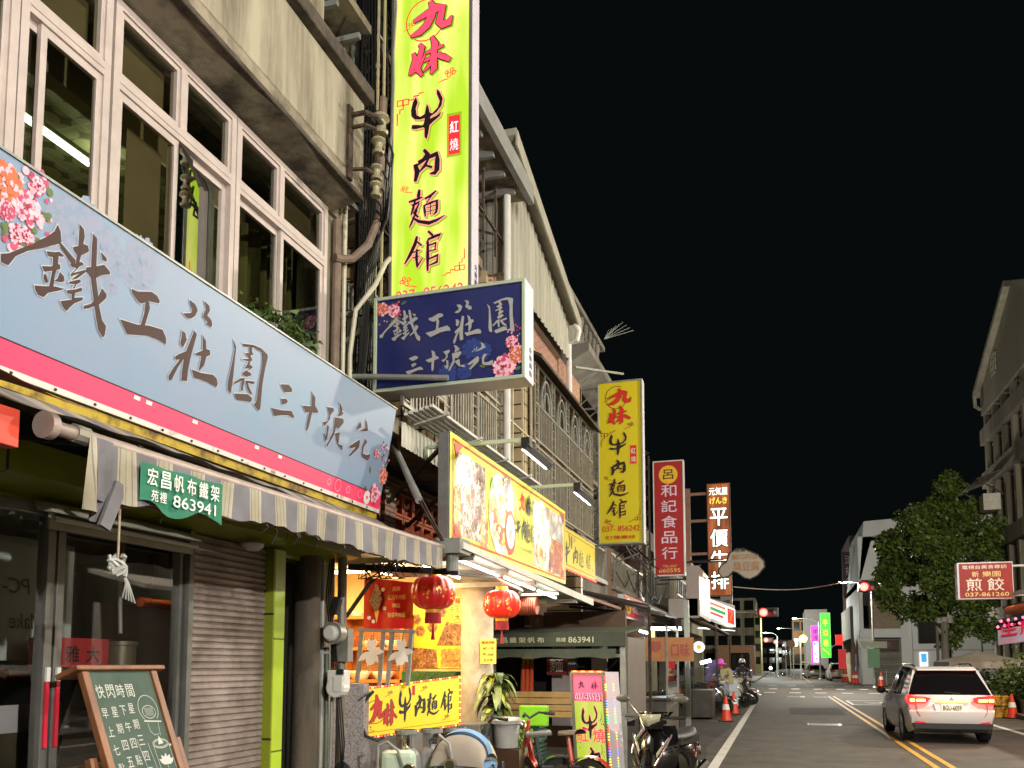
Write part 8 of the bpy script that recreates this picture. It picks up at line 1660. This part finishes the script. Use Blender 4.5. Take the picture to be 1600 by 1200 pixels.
    for s in (1, -1):
        for yy in (.85, 3.55):
            q = MB(); cx_ = s*(w2-.12); q.lathe([(.2, -.1), (.31, -.11), (.335, -.07), (.335, .07), (.31, .11), (.2, .1)], (cx_, yy, .335), 24, 0, 'x'); wt = q.build('wheel', M['tyre'], t, smooth=True)
            q = MB(); q.lathe([(0, s*.07), (.05, s*.1), (.2, s*.1), (.205, -.09), (0, -.09)], (cx_, yy, .335), 18, 0, 'x'); q.build('rim', M['chrome'], wt, smooth=True)
            q = MB(); q.grid(lambda u, v: (s*(w2+.004), yy+.38*math.cos(math.pi*u)*(1-.14*v), .335+.38*math.sin(math.pi*u)*(1-.14*v)), 14, 1); q.build('wheel_arch', M['blackm'], t)
        q = MB(); q.sph(A(s*1.02, 2.95, 1.08), (.11, .06, .085), 12); q.bar(A(s*.86, 2.98, 1.02), A(s*.98, 2.96, 1.06), .04); q.build('mirror', M['blackp'], t, smooth=True)
        # tail lamp
        q = MB(); y_ = -.005
        pts = [A(s*.40, .0, .985), A(s*.50, .005, .90), A(s*.80, .02, .885), A(s*.875, .10, .88), A(s*.885, .26, .98), A(s*.86, .15, 1.06), A(s*.80, .07, 1.045), A(s*.52, .045, 1.02)]
        q.prism(pts, (0, -.05, 0), 0); q.build('tail_lamp', M['tail_red'] if lit else M['tail_dull'], t, bevel=.008)
        if lit:
            q = MB(); q.box(A(s*.52, -.062, .915), A(s*.70, -.045, .965)); q.box(A(s*.73, -.045, .91), A(s*.82, -.025, .975))
            q.build('tail_lamp_bar', M['tail_amber'], t, bevel=.01); light('POINT', 'tail_glow', A(s*.66, -.2, .97), 3.2, (1, .04, .02), .06, t)
        q = MB(); q.prism([A(s*.48, -.085, .42), A(s*.74, -.065, .43), A(s*.72, -.065, .49), A(s*.56, -.085, .47)], (0, .03, 0)); q.build('reflector', M['tail_dull2'], t)
    q = MB(); q.grid(lambda u, v: A((u*2-1)*.76, -.085-.02*(1-(u*2-1)**2), .33+.12*v), 8, 1); q.build('lower_bumper', M['blackm'], t)
    if detail:
        q = MB(); e = lambda x, z: A(x, .0-.05*(1-(x/.84)**2)+.02+(.02 if z > .72 else -.04)+(.06 if z > .9 else 0), z)
        cur_ = [(-.74, .98), (-.72, .70), (-.66, .60), (.66, .60), (.72, .70), (.74, .98)]
        q.tube([V(A(x, (-.052+.05*(x/.84)**2 if z < .72 else .02+.05*(x/.84)**2)-.012, z)) for x, z in ((-.70, .86), (-.69, .71), (-.64, .60), (-.3, .585), (0, .58), (.3, .585), (.64, .60), (.69, .71), (.70, .86))], .006, 5); q.build('hatch_seam', M['blackm'], t)
        q = MB(); q.prism([A(-.37, -.032, .90), A(.37, -.032, .90), A(.30, -.05, .69), A(-.30, -.05, .69)], (0, .03, 0)); q.build('plate_recess', paint, t)
        q = MB(); q.box(A(-.215, -.075, .7), A(.215, -.06, .87)); pl_ = q.build('number_plate', mat('lit_plate', S(230,226,210), .5, emit=.2, ecol=S(255,236,190)), t, bevel=.004)
        np2 = Panel(A(-.2, -.077, .715), (1, 0, 0), (0, 0, 1)); build_text('plate_lettering', M['blacktxt'], pl_, lambda mb: np2.text(mb, plate, .02, .015, .36, .105, 0, .004, .03))
        q = MB(); ep = Panel(A(-.1, -.045, .92), (1, 0, 0), (0, .35, 1)); 
        for a_ in (90, 210, 330): c0 = (.1+.024*math.cos(RAD(a_)), .05+.024*math.sin(RAD(a_))); ep.shape(q, [(c0[0]+.026*math.cos(RAD(a_)), c0[1]+.026*math.sin(RAD(a_))), (c0[0]+.014*math.cos(RAD(a_+90)), c0[1]+.014*math.sin(RAD(a_+90))), (c0[0]-.026*math.cos(RAD(a_)), c0[1]-.026*math.sin(RAD(a_))), (c0[0]+.014*math.cos(RAD(a_-90)), c0[1]+.014*math.sin(RAD(a_-90)))], 0, .012)
        q.build('emblem', M['blackm'], t)
        q = MB(); q.prism([A(-.34, -.07, .905), A(.34, -.07, .905), A(.30, -.07, .88), A(-.30, -.07, .88)], (0, .04, 0)); q.build('plate_lamp', mat('amber_trim', S(230,180,90), .4, emit=.6, ecol=S(255,190,80)), t); light('POINT', 'plate_light', A(0, -.12, .9), .5, (1, .75, .35), .1, t)
        q = MB(); np3 = Panel(A(-.66, -.02, .76), (1, 0, 0), (0, .1, 1)); np3.text(q, 'OUTLANDER', 0, 0, .26, .045, 0, .02, .01); q.build('badge_lettering', M['steel'], t)
        q = MB(); q.tube([A(-.1, .14, 1.12), A(.2, .1, 1.09)], .012, 5); q.build('wiper', M['blackm'], t)
        q = MB(); q.tube([A(.3, .55, 1.67), A(.32, .45, 1.76)], .006, 5); q.build('aerial', M['blackm'], t)
    t.location = loc; t.rotation_euler = (0, 0, rz); t.scale = (k,)*3
    return t
M['car_glass'] = mat('dark_car_glass', S(16,14,16), .04, spec=.7)
M['tail_red'] = mat('lit_tail_lamp', S(150,10,10), .2, emit=3.2, ecol=(1, .02, .02)); M['tail_amber'] = glow('tail_amber', (1, .42, .05), 14); M['tail_dull'] = mat('tail_lamp_off', S(110,14,14), .2); M['tail_dull2'] = mat('red_reflector', S(196,24,50), .25, emit=.2, ecol=(1, .02, .05))
white_car = mat('pearl_white_paint', S(202,202,200), .25, coat=.7, var=.05, vs=3)
car('parked_car', 'white sport utility car with glowing red tail lamps, stopped beside the yellow centre lines', (3.22, 19.3, 0), RAD(1.5), white_car, plate='BGU-6059', detail=True, k=.93)
q = at(1300, 1062, Z=0); car('parked_car', 'white and grey hatchback parked tail-on at the right kerb beyond the junction', (q.x+.3, 84, 0), RAD(3), mat('white_paint2', S(200,200,196), .3, coat=.5), lit=False)
car('parked_car', 'white car crossing the far junction side-on', (at(1268, 1045, Y=122).x, 122, 0), RAD(82), mat('cool_white_paint', S(206,214,214), .3, coat=.5), h=1.5, lit=True, suv=False)
car('parked_car', 'silver car parked between the white crossing car and the hatchback', (at(1277, 1045, Y=100).x, 100, 0), RAD(6), mat('silver_paint', S(150,150,140), .35, .4, coat=.4), h=1.5, lit=False, suv=False)
tr = thing('blue_truck', 'blue small truck standing beyond the junction on the left', 'truck', (-4.2, 62, 0)); a, b = at(1141, 1048, Y=62), at(1172, 1020, Y=62)
m = MB(); m.box((a.x, 62, .5), (b.x, 66, 1.15)); m.build('body', mat('blue_violet_paint', S(60,64,170), .35, coat=.4), tr, bevel=.06); m = MB(); m.box((a.x+.05, 62.1, 1.15), (b.x-.05, 64, b.z)); m.build('cab_window', M['car_glass'], tr, bevel=.08); m = MB()
for x in (a.x+.2, b.x-.2):
    for y in (62.7, 65.2): m.lathe([(0, -.1), (.34, -.1), (.34, .1), (0, .1)], (x, y, .34), 16, 0, 'x')
m.build('wheel', M['tyre'], tr, smooth=True)
# ---------------- scooters: front faces -y, built at the origin
def scooter(label, paint, seatm=None, group='parked scooters', loc=(0, 0, 0), accent=None):
    t = thing('scooter', label, 'scooter', (0, 0, 0), group)
    for y in (-.62, .62):
        m = MB(); m.lathe([(.14, -.05), (.22, -.06), (.245, -.03), (.245, .03), (.22, .06), (.14, .05)], (0, y, .245), 20, 0, 'x'); wt = m.build('wheel', M['tyre'], t, smooth=True); m = MB(); m.lathe([(0, .05), (.04, .06), (.15, .05), (.15, -.05), (.04, -.06), (0, -.05)], (0, y, .245), 14, 0, 'x'); m.build('rim', M['chrome'], wt, smooth=True)
    m = MB()   # front apron
    def ap(u, v):
        x = (u*2-1); z = .38+.52*v; wv = (.12+.15*math.sin(math.pi*min(1, .15+v*.75))); return (x*wv, -.52+.14*v+.17*x*x-.07*math.sin(math.pi*v), z)
    m.grid(ap, 14, 12); m.grid(lambda u, v: (lambda p: (p[0]*.92, p[1]+.1, p[2]))(ap(1-u, v)), 8, 6); m.build('front_apron', paint, t, smooth=True)
    m = MB(); m.grid(lambda u, v: ((u*2-1)*(.07+.02*math.sin(v*3)), -.62+.36*math.cos(math.pi*(.15+.7*v)), .3+.2*math.sin(math.pi*(.15+.7*v))), 4, 10); m.build('front_mudguard', paint, t, smooth=True)
    m = MB(); m.box((-.14, -.32, .26), (.14, .2, .32)); m.build('footboard', M['blackm'], t, bevel=.02)
    m = MB(); m.grid(lambda u, v: ((.11+.07*math.sin(math.pi*min(1, v*1.1)))*math.cos(math.pi*u)*1.0, .12+.72*v, .34+.34*math.sin(math.pi*u)*(1-.1*v)+.1*v), 14, 10); m.build('rear_body', paint, t, smooth=True)
    m = MB(); m.grid(lambda u, v: (.15*math.cos(math.pi*u)*math.sin(math.pi*(.1+.85*v))**.4, .1+.7*v, .72+.07*math.sin(math.pi*u)+.05*v), 12, 10); m.box((-.12, .14, .66), (.12, .76, .74)); m.build('seat', seatm or M['blackm'], t, smooth=True)
    m = MB(); m.tube([(0, -.4, .5), (0, -.36, .95)], .03, 8); m.tube([(-.07, -.62, .245), (-.06, -.5, .6)], .022, 8); m.tube([(.07, -.62, .245), (.06, -.5, .6)], .022, 8); m.build('fork', M['blackm'], t)
    m = MB(); m.grid(lambda u, v: ((u*2-1)*(.11+.09*v), -.53+.12*v+.14*(u*2-1)**2-.06*math.sin(math.pi*v), .88+.18*v), 10, 6); m.box((-.14, -.42, .93), (.14, -.33, 1.05)); m.build('handlebar_cover', paint, t, smooth=True)
    m = MB(); m.grid(lambda u, v: ((u*2-1)*.13*(1-.6*v*v), -.575+.11*(u*2-1)**2+.03*v-.03*math.sin(math.pi*v), 1.04-.13*v), 8, 4); m.build('headlamp', M['headlamp'], t, smooth=True)
    for s in (1, -1):
        m = MB(); m.tube([(s*.12, -.4, .99), (s*.34, -.34, 1.0)], .02, 8); m.build('handlebar', M['blackm'], t); m = MB(); m.tube([(s*.14, -.47, .99), (s*.3, -.46, .985)], .008, 6); m.build('brake_lever', M['chrome'], t)
        m = MB(); m.tube([(s*.17, -.4, 1.03), (s*.22, -.42, 1.1), (s*.28, -.41, 1.16)], .009, 6); m.sph((s*.34, -.41, 1.2), (.085, .025, .045), 12); m.build('mirror', M['mirror'], t, smooth=True)
        m = MB(); m.grid(lambda u, v: (s*(.1+.1*u), -.535+.11*u-.03*math.sin(math.pi*v)+.02*v, .58+.2*u*(1-v*.2)+.07*v), 6, 3); m.build('indicator', M['headlamp'], t, smooth=True)
        m = MB(); m.tube([(s*.09, -.56, .5), (s*.17, -.5, .66), (s*.22, -.4, .82)], .012, 6); m.build('trim', accent or M['chrome'], t)
    m = MB(); m.tube([(.16, .2, .25), (.17, .8, .4)], [.05, .06], 10); m.build('exhaust', M['chrome'], t, smooth=True)
    m = MB(); m.box((-.09, .86, .5), (.09, .88, .6)); m.build('number_plate', M['white'], t)
    return t
M['headlamp'] = mat('clear_lamp', S(196,190,160), .08, coat=1, var=.3, vs=30); M['mirror'] = mat('grey_mirror_shell', S(96,94,86), .3)
sc0 = scooter('black scooter facing the camera beside the standing lightbox sign, with big mirrors', M['blackp'], accent=mat('pinkish_chrome', S(190,160,176), .15, .8))
sp5 = Panel((-.12, -.6, .66), (1, -.05, 0), (0, .2, 1))
build_text('badge', M['chrome'], sc0, lambda mb: sp5.text(mb, 'Duke', .09, .0, .1, .045, 0, .07, .02, .3))
sc0.location = at(1040, 1100, Y=9.9); sc0.location.z = 0.02; sc0.rotation_euler = (0, 0, RAD(-14))
pal = [('dark grey', mat('dark_grey_paint', S(60,62,66), .25, coat=.5)), ('white', mat('scooter_white', S(196,196,190), .25, coat=.5)), ('orange red', mat('scooter_orange', S(176,66,36), .3, coat=.5)), ('pale blue', mat('scooter_blue', S(110,140,170), .3, coat=.5))]
spots = [(-2.25, 28.5, 60, 0, 'black scooter parked nose-in left of the white carton'), (-2.5, 29.6, 75, 2, 'orange red scooter parked in the row behind the food carts'), (-1.95, 33.6, 70, 1, 'white scooter parked behind the white carton'), (-1.75, 34.8, 80, 0, 'dark scooter parked right behind the white scooter by the carton'), (-2.6, 33.0, 65, 3, 'pale blue scooter half hidden behind the white carton'), (-1.9, 39, 75, 2, 'orange red scooter parked next to the rider on the pavement'), (-2.6, 36.5, 80, 1, 'white scooter parked below the round lit sign'), (-2.3, 30.6, 70, 3, 'pale blue scooter parked directly left of the white carton'), (-2.05, 35.7, 78, 2, 'orange red scooter parked beside the vendor in the magenta hat'), (-1.95, 36.9, 82, 0, 'dark scooter parked just before the rider, nearest him in the row'), (-2.4, 41, 75, 1, 'white scooter parked last in the row, past the rider')]
made = {}
for x, y, a, c_, lab in spots:
    if c_ not in made: made[c_] = scooter(lab, pal[c_][1]); o = made[c_]; o.location = (x, y, .02); o.rotation_euler = (0, 0, RAD(a))
    else: dup(made[c_], (x, y, .02), RAD(a), lab, 'parked scooters')
# e-bikes before the canvas stall
def bike(label, loc, rz, frame, fat=False):
    t = thing('electric_bicycle', label, 'bicycle', (0, 0, 0), 'bicycles'); R_ = .26 if fat else .28
    for y in (-.5, .48):
        m = MB(); m.lathe([(R_-.06, -.03), (R_, -.035), (R_+.015, 0), (R_, .035), (R_-.06, .03)], (0, y, R_), 26, 0, 'x'); wt = m.build('wheel', M['tyre'], t, smooth=True); m = MB()
        for k in range(8): m.tube([(0, y, R_), (0, y+(R_-.05)*math.cos(k*.785), R_+(R_-.05)*math.sin(k*.785))], .004, 4)
        m.lathe([(.05, -.04), (.05, .04)], (0, y, R_), 12, 0, 'x'); m.build('rim', M['chrome'], wt)
        m = MB(); m.grid(lambda u, v: ((u*2-1)*.05, y+(R_+.04)*math.cos(math.pi*(.1+.75*v)), R_+(R_+.04)*math.sin(math.pi*(.1+.75*v))), 3, 14); m.build('mudguard', frame, t, smooth=True)
    m = MB(); m.tube([(0, -.36, .82), (0, -.28, .45), (0, .1, .3), (0, .3, .4)], .035, 8); m.tube([(0, .28, .3), (0, .2, .8)], .025, 8); m.tube([(0, .3, .38), (0, .48, R_)], .02, 6); m.tube([(0, -.5, R_), (0, -.42, .6), (0, -.34, .95)], .024, 8); m.build('frame', frame, t, smooth=True)
    m = MB(); m.tube([(-.28, -.2, 1.02), (-.14, -.3, 1.04), (0, -.33, .98), (.14, -.3, 1.04), (.28, -.2, 1.02)], .014, 8); m.build('handlebar', M['blackm'], t)
    for s in (-1, 1): m = MB(); m.tube([(s*.2, -.26, 1.03), (s*.3, -.19, 1.02)], .02, 8); m.build('grip', M['blackm'], t)
    m = MB(); m.grid(lambda u, v: ((.03+.09*v)*math.cos(math.pi*u), .08+.28*v, .8+.055*math.sin(math.pi*u)+.03*v), 12, 8); m.grid(lambda u, v: ((.03+.09*v)*(u*2-1), .08+.28*v, .8+.03*v), 2, 4); m.build('saddle', mat('brown_black_saddle', S(66,60,54), .45), t, smooth=True)
    m = MB(); m.box((-.07, .24, .34), (.07, .4, .5)); m.build('rear_box', M['blackm'], t, bevel=.02)
    m = MB(); m.sph((0, -.44, .9), (.06, .05, .06), 10); m.build('lamp', M['chrome'], t, smooth=True)
    t.location = loc; t.rotation_euler = (0, 0, rz); return t
q = at(868, 1140, Y=9.6); bike('red electric bicycle with a wide dark saddle left of the lightbox sign', (q.x+.0, 9.5, .0), RAD(-110), mat('copper_red_paint', S(176,60,44), .25, coat=.6))
q = at(815, 1130, Y=9.1); bike('black electric bicycle with chrome headset and blue mudguard band, before the potted dracaena', (q.x-.1, 9.3, -.02), RAD(-60), mat('black_teal_paint', S(40,52,56), .25, coat=.6))
# people
def person(name, label, joints, radii, cols, loc, rz=0, extra=None):
    """one continuous skinned body; joints: name -> (x, y, z), parent"""
    t = thing(name, label, 'person', (0, 0, 0)); idx = {k: i for i, k in enumerate(joints)}
    me = bpy.data.meshes.new('body'); me.from_pydata([joints[k][0] for k in joints], [(idx[k], idx[joints[k][1]]) for k in joints if joints[k][1]], []); ob = bpy.data.objects.new('body', me); COL.objects.link(ob); ob.parent = t
    sk = ob.modifiers.new('skin', 'SKIN'); 
    for k in joints: sv = me.skin_vertices[0].data[idx[k]]; r = radii.get(k, .05); sv.radius = (r, r) if not isinstance(r, tuple) else r; sv.use_root = (k == 'pelvis')
    sb = ob.modifiers.new('sub', 'SUBSURF'); sb.levels = 1; sb.render_levels = 1; me.materials.append(cols[0]); WO[ob.name] = V((0, 0, 0)); WO[t.name] = V((0, 0, 0))
    if extra: extra(t)
    t.location = loc; t.rotation_euler = (0, 0, rz); return t
def rider_body(handz=1.0, seat=.8):
    j = {'pelvis': ((0, .28, seat+.08), None), 'waist': ((0, .24, seat+.28), 'pelvis'), 'chest': ((0, .17, seat+.5), 'waist'), 'neck': ((0, .12, seat+.66), 'chest'), 'head': ((0, .08, seat+.78), 'neck'), 'crown': ((0, .07, seat+.9), 'head')}
    for s, n in ((1, 'r'), (-1, 'l')):
        j['sh'+n] = ((s*.2, .15, seat+.56), 'chest'); j['el'+n] = ((s*.3, -.06, seat+.3), 'sh'+n); j['ha'+n] = ((s*.3, -.32, handz), 'el'+n); j['fi'+n] = ((s*.27, -.38, handz-.01), 'ha'+n)
        j['hip'+n] = ((s*.1, .24, seat+.02), 'pelvis'); j['kn'+n] = ((s*.2, -.16, seat-.12), 'hip'+n); j['an'+n] = ((s*(.17 if s > 0 else .32), -.06, .2 if s > 0 else .1), 'kn'+n); j['to'+n] = ((s*(.17 if s > 0 else .34), -.24, .32-.0 if s > 0 else .05), 'an'+n)
    r = {'pelvis': .15, 'waist': .14, 'chest': .17, 'neck': .06, 'head': .095, 'crown': .07}
    for n in 'rl': r.update({'sh'+n: .075, 'el'+n: .055, 'ha'+n: .04, 'fi'+n: .03, 'hip'+n: .1, 'kn'+n: .07, 'an'+n: .045, 'to'+n: .045})
    return j, r
j, r = rider_body()
def helmet(mt):
    def f(t):
        m = MB(); m.sph((0, .07, 1.66), (.145, .16, .15), 16); m.build('helmet', mt, t, smooth=True); m = MB(); m.grid(lambda u, v: (.12*math.cos(math.pi*u), .05-.15*math.sin(math.pi*u), 1.54+.1*v), 10, 3); m.build('visor', M['car_glass'], t, smooth=True); m = MB(); m.sph((0, -.035, 1.55), (.05, .04, .07), 10); m.sph((0, -.075, 1.54), (.015, .02, .02), 6); m.build('face', M['skin'], t, smooth=True)
        m = MB(); m.prism([(-.16, .02, 1.0), (.16, .02, 1.0), (.17, .0, 1.36), (-.17, .0, 1.36)], (0, .05, 0)); m.build('jacket_front', mat('dark_jacket', S(40,36,38), .7), t, bevel=.02)
    return f
rl = at(1166, 1094, Z=0); rl = V((-1.62, 38.2, 0))
person('person', 'rider in dark clothes and a white helmet sitting on a scooter at the white line', j, r, [mat('dark_brown_clothes', S(66,54,52), .8, var=.3)], (rl.x, rl.y, .02), RAD(8), helmet(mat('white_helmet', S(206,204,200), .2, coat=.6)))
rs_ = dup(made[0], (rl.x, rl.y, .02), RAD(8), 'dark scooter carrying the rider with the white helmet', 'parked scooters')
j2 = {'pelvis': ((0, 0, .92), None), 'waist': ((0, 0, 1.08), 'pelvis'), 'chest': ((0, -.02, 1.3), 'waist'), 'neck': ((0, -.03, 1.45), 'chest'), 'head': ((0, -.05, 1.56), 'neck'), 'crown': ((0, -.05, 1.66), 'head')}
r2 = {'pelvis': .15, 'waist': .14, 'chest': .16, 'neck': .055, 'head': .09, 'crown': .07}
for s, n in ((1, 'r'), (-1, 'l')):
    j2['sh'+n] = ((s*.18, -.02, 1.36), 'chest'); j2['el'+n] = ((s*.25, -.1, 1.12), 'sh'+n); j2['ha'+n] = ((s*.2, -.32, 1.05), 'el'+n); j2['fi'+n] = ((s*.17, -.38, 1.05), 'ha'+n); j2['hip'+n] = ((s*.09, 0, .86), 'pelvis'); j2['kn'+n] = ((s*.1, -.03, .47), 'hip'+n); j2['an'+n] = ((s*.1, .02, .1), 'kn'+n); j2['to'+n] = ((s*.11, -.14, .05), 'an'+n)
    r2.update({'sh'+n: .07, 'el'+n: .05, 'ha'+n: .038, 'fi'+n: .028, 'hip'+n: .1, 'kn'+n: .07, 'an'+n: .045, 'to'+n: .045})
def hat(t):
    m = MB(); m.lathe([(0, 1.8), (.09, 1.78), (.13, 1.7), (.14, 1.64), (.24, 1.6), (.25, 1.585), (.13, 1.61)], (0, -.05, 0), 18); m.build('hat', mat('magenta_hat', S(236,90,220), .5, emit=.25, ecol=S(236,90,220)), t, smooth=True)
    m = MB(); m.grid(lambda u, v: (.2*math.cos(6.28*u), -.02+.17*math.sin(6.28*u), .85+.55*v), 16, 4); m.build('apron', mat('teal_apron', S(40,96,110), .8), t, smooth=True)
q = at(1127, 1046, Y=35); person('person', 'vendor in a magenta brimmed hat and teal apron standing among the parked scooters', j2, r2, [mat('pink_shirt', S(206,110,120), .8)], (q.x, 35, 0), RAD(-40), hat)
m = MB(); q = at(1115, 1042, Y=36); m.prism([(q.x-.35, 36, .9), (q.x+.35, 36, .9), (q.x+.25, 36, 1.75), (q.x-.25, 36, 1.75)], (0, .03, 0)); tag(m.build('violet_cloth', mat('violet_cloth', S(140,130,190), .8), origin=(q.x, 36, 1)), 'violet cloth hung beside the vendor with the magenta hat', 'cloth')
t = thing('motorcycle_far', 'distant motorcycle with a bright headlamp coming down the road', 'motorcycle', at(1204, 1032, Y=140)); q = at(1204, 1036, Y=140); m = MB(); m.sph((q.x, 139.5, .95), .22, 10); m.build('headlamp', glow('bright_headlamp', (1, .97, .85), 25), t); m = MB(); m.box((q.x-.25, 140, .5), (q.x+.25, 141.5, 1.0)); m.sph((q.x, 140.6, 1.4), (.25, .2, .35), 10); m.build('rider_and_body', M['blackm'], t); m = MB(); m.lathe([(0, -.06), (.3, -.06), (.3, .06), (0, .06)], (q.x, 139.9, .3), 14, 0, 'x'); m.build('wheel', M['tyre'], t)
# ================================================================== loose pieces become parts of their own
def split_loose(o, nm):
    me = o.data; n = len(me.vertices); pa = list(range(n))
    def f(i):
        while pa[i] != i: pa[i] = pa[pa[i]]; i = pa[i]
        return i
    for e in me.edges:
        a, b = f(e.vertices[0]), f(e.vertices[1])
        if a != b: pa[a] = b
    gr = {}
    for p in me.polygons: gr.setdefault(f(p.vertices[0]), []).append(p)
    if not 2 <= len(gr) <= 60: return
    for k, ps in enumerate(gr.values()):
        ids = sorted({v for p in ps for v in p.vertices}); mp = {v: i for i, v in enumerate(ids)}
        m2 = bpy.data.meshes.new(nm); m2.from_pydata([me.vertices[v].co[:] for v in ids], [], [[mp[v] for v in p.vertices] for p in ps])
        for m in me.materials: m2.materials.append(m)
        for q, p in zip(m2.polygons, ps): q.material_index = p.material_index; q.use_smooth = p.use_smooth
        if ps[0].use_smooth: m2.set_sharp_from_angle(angle=RAD(35))
        m2.update(); ob = bpy.data.objects.new(nm, m2); COL.objects.link(ob); ob.parent = o.parent; ob.location = o.location
        for md in o.modifiers:
            if md.type == 'BEVEL': b = ob.modifiers.new('b', 'BEVEL'); b.width = md.width; b.segments = 2; b.limit_method = 'ANGLE'; b.angle_limit = md.angle_limit
    bpy.data.objects.remove(o)
SPL = dict(post='post', wheel='wheel', bowl='bowl', jar='jar', downpipe='downpipe', pipe='pipe', arm='arm', leg='leg', ceiling_tube='ceiling_tube', tube='tube', rib='rib', rod='rod', gas_hose='gas_hose', insulators='insulator', rack_bar='rack_bar', gap_bar='gap_bar', shutter_rail='shutter_rail', roof_rail='roof_rail', cable_pipe='cable_pipe', cable='cable', tangled_cable='cable', loose_thread='loose_thread', drain_pipe='drain_pipe', stall_locker='', tile_pier='tile_pier', paper_bow='', door_handle='', backing_sheet='backing_sheet', side_wall='side_wall', tie_bar='tie_bar', air_conditioner='', downpipes='', frame_bar='')
for o in list(COL.objects):
    nm = o.name.split('.')[0]
    if o.type == 'MESH' and o.parent and not o.children and SPL.get(nm): split_loose(o, SPL[nm])
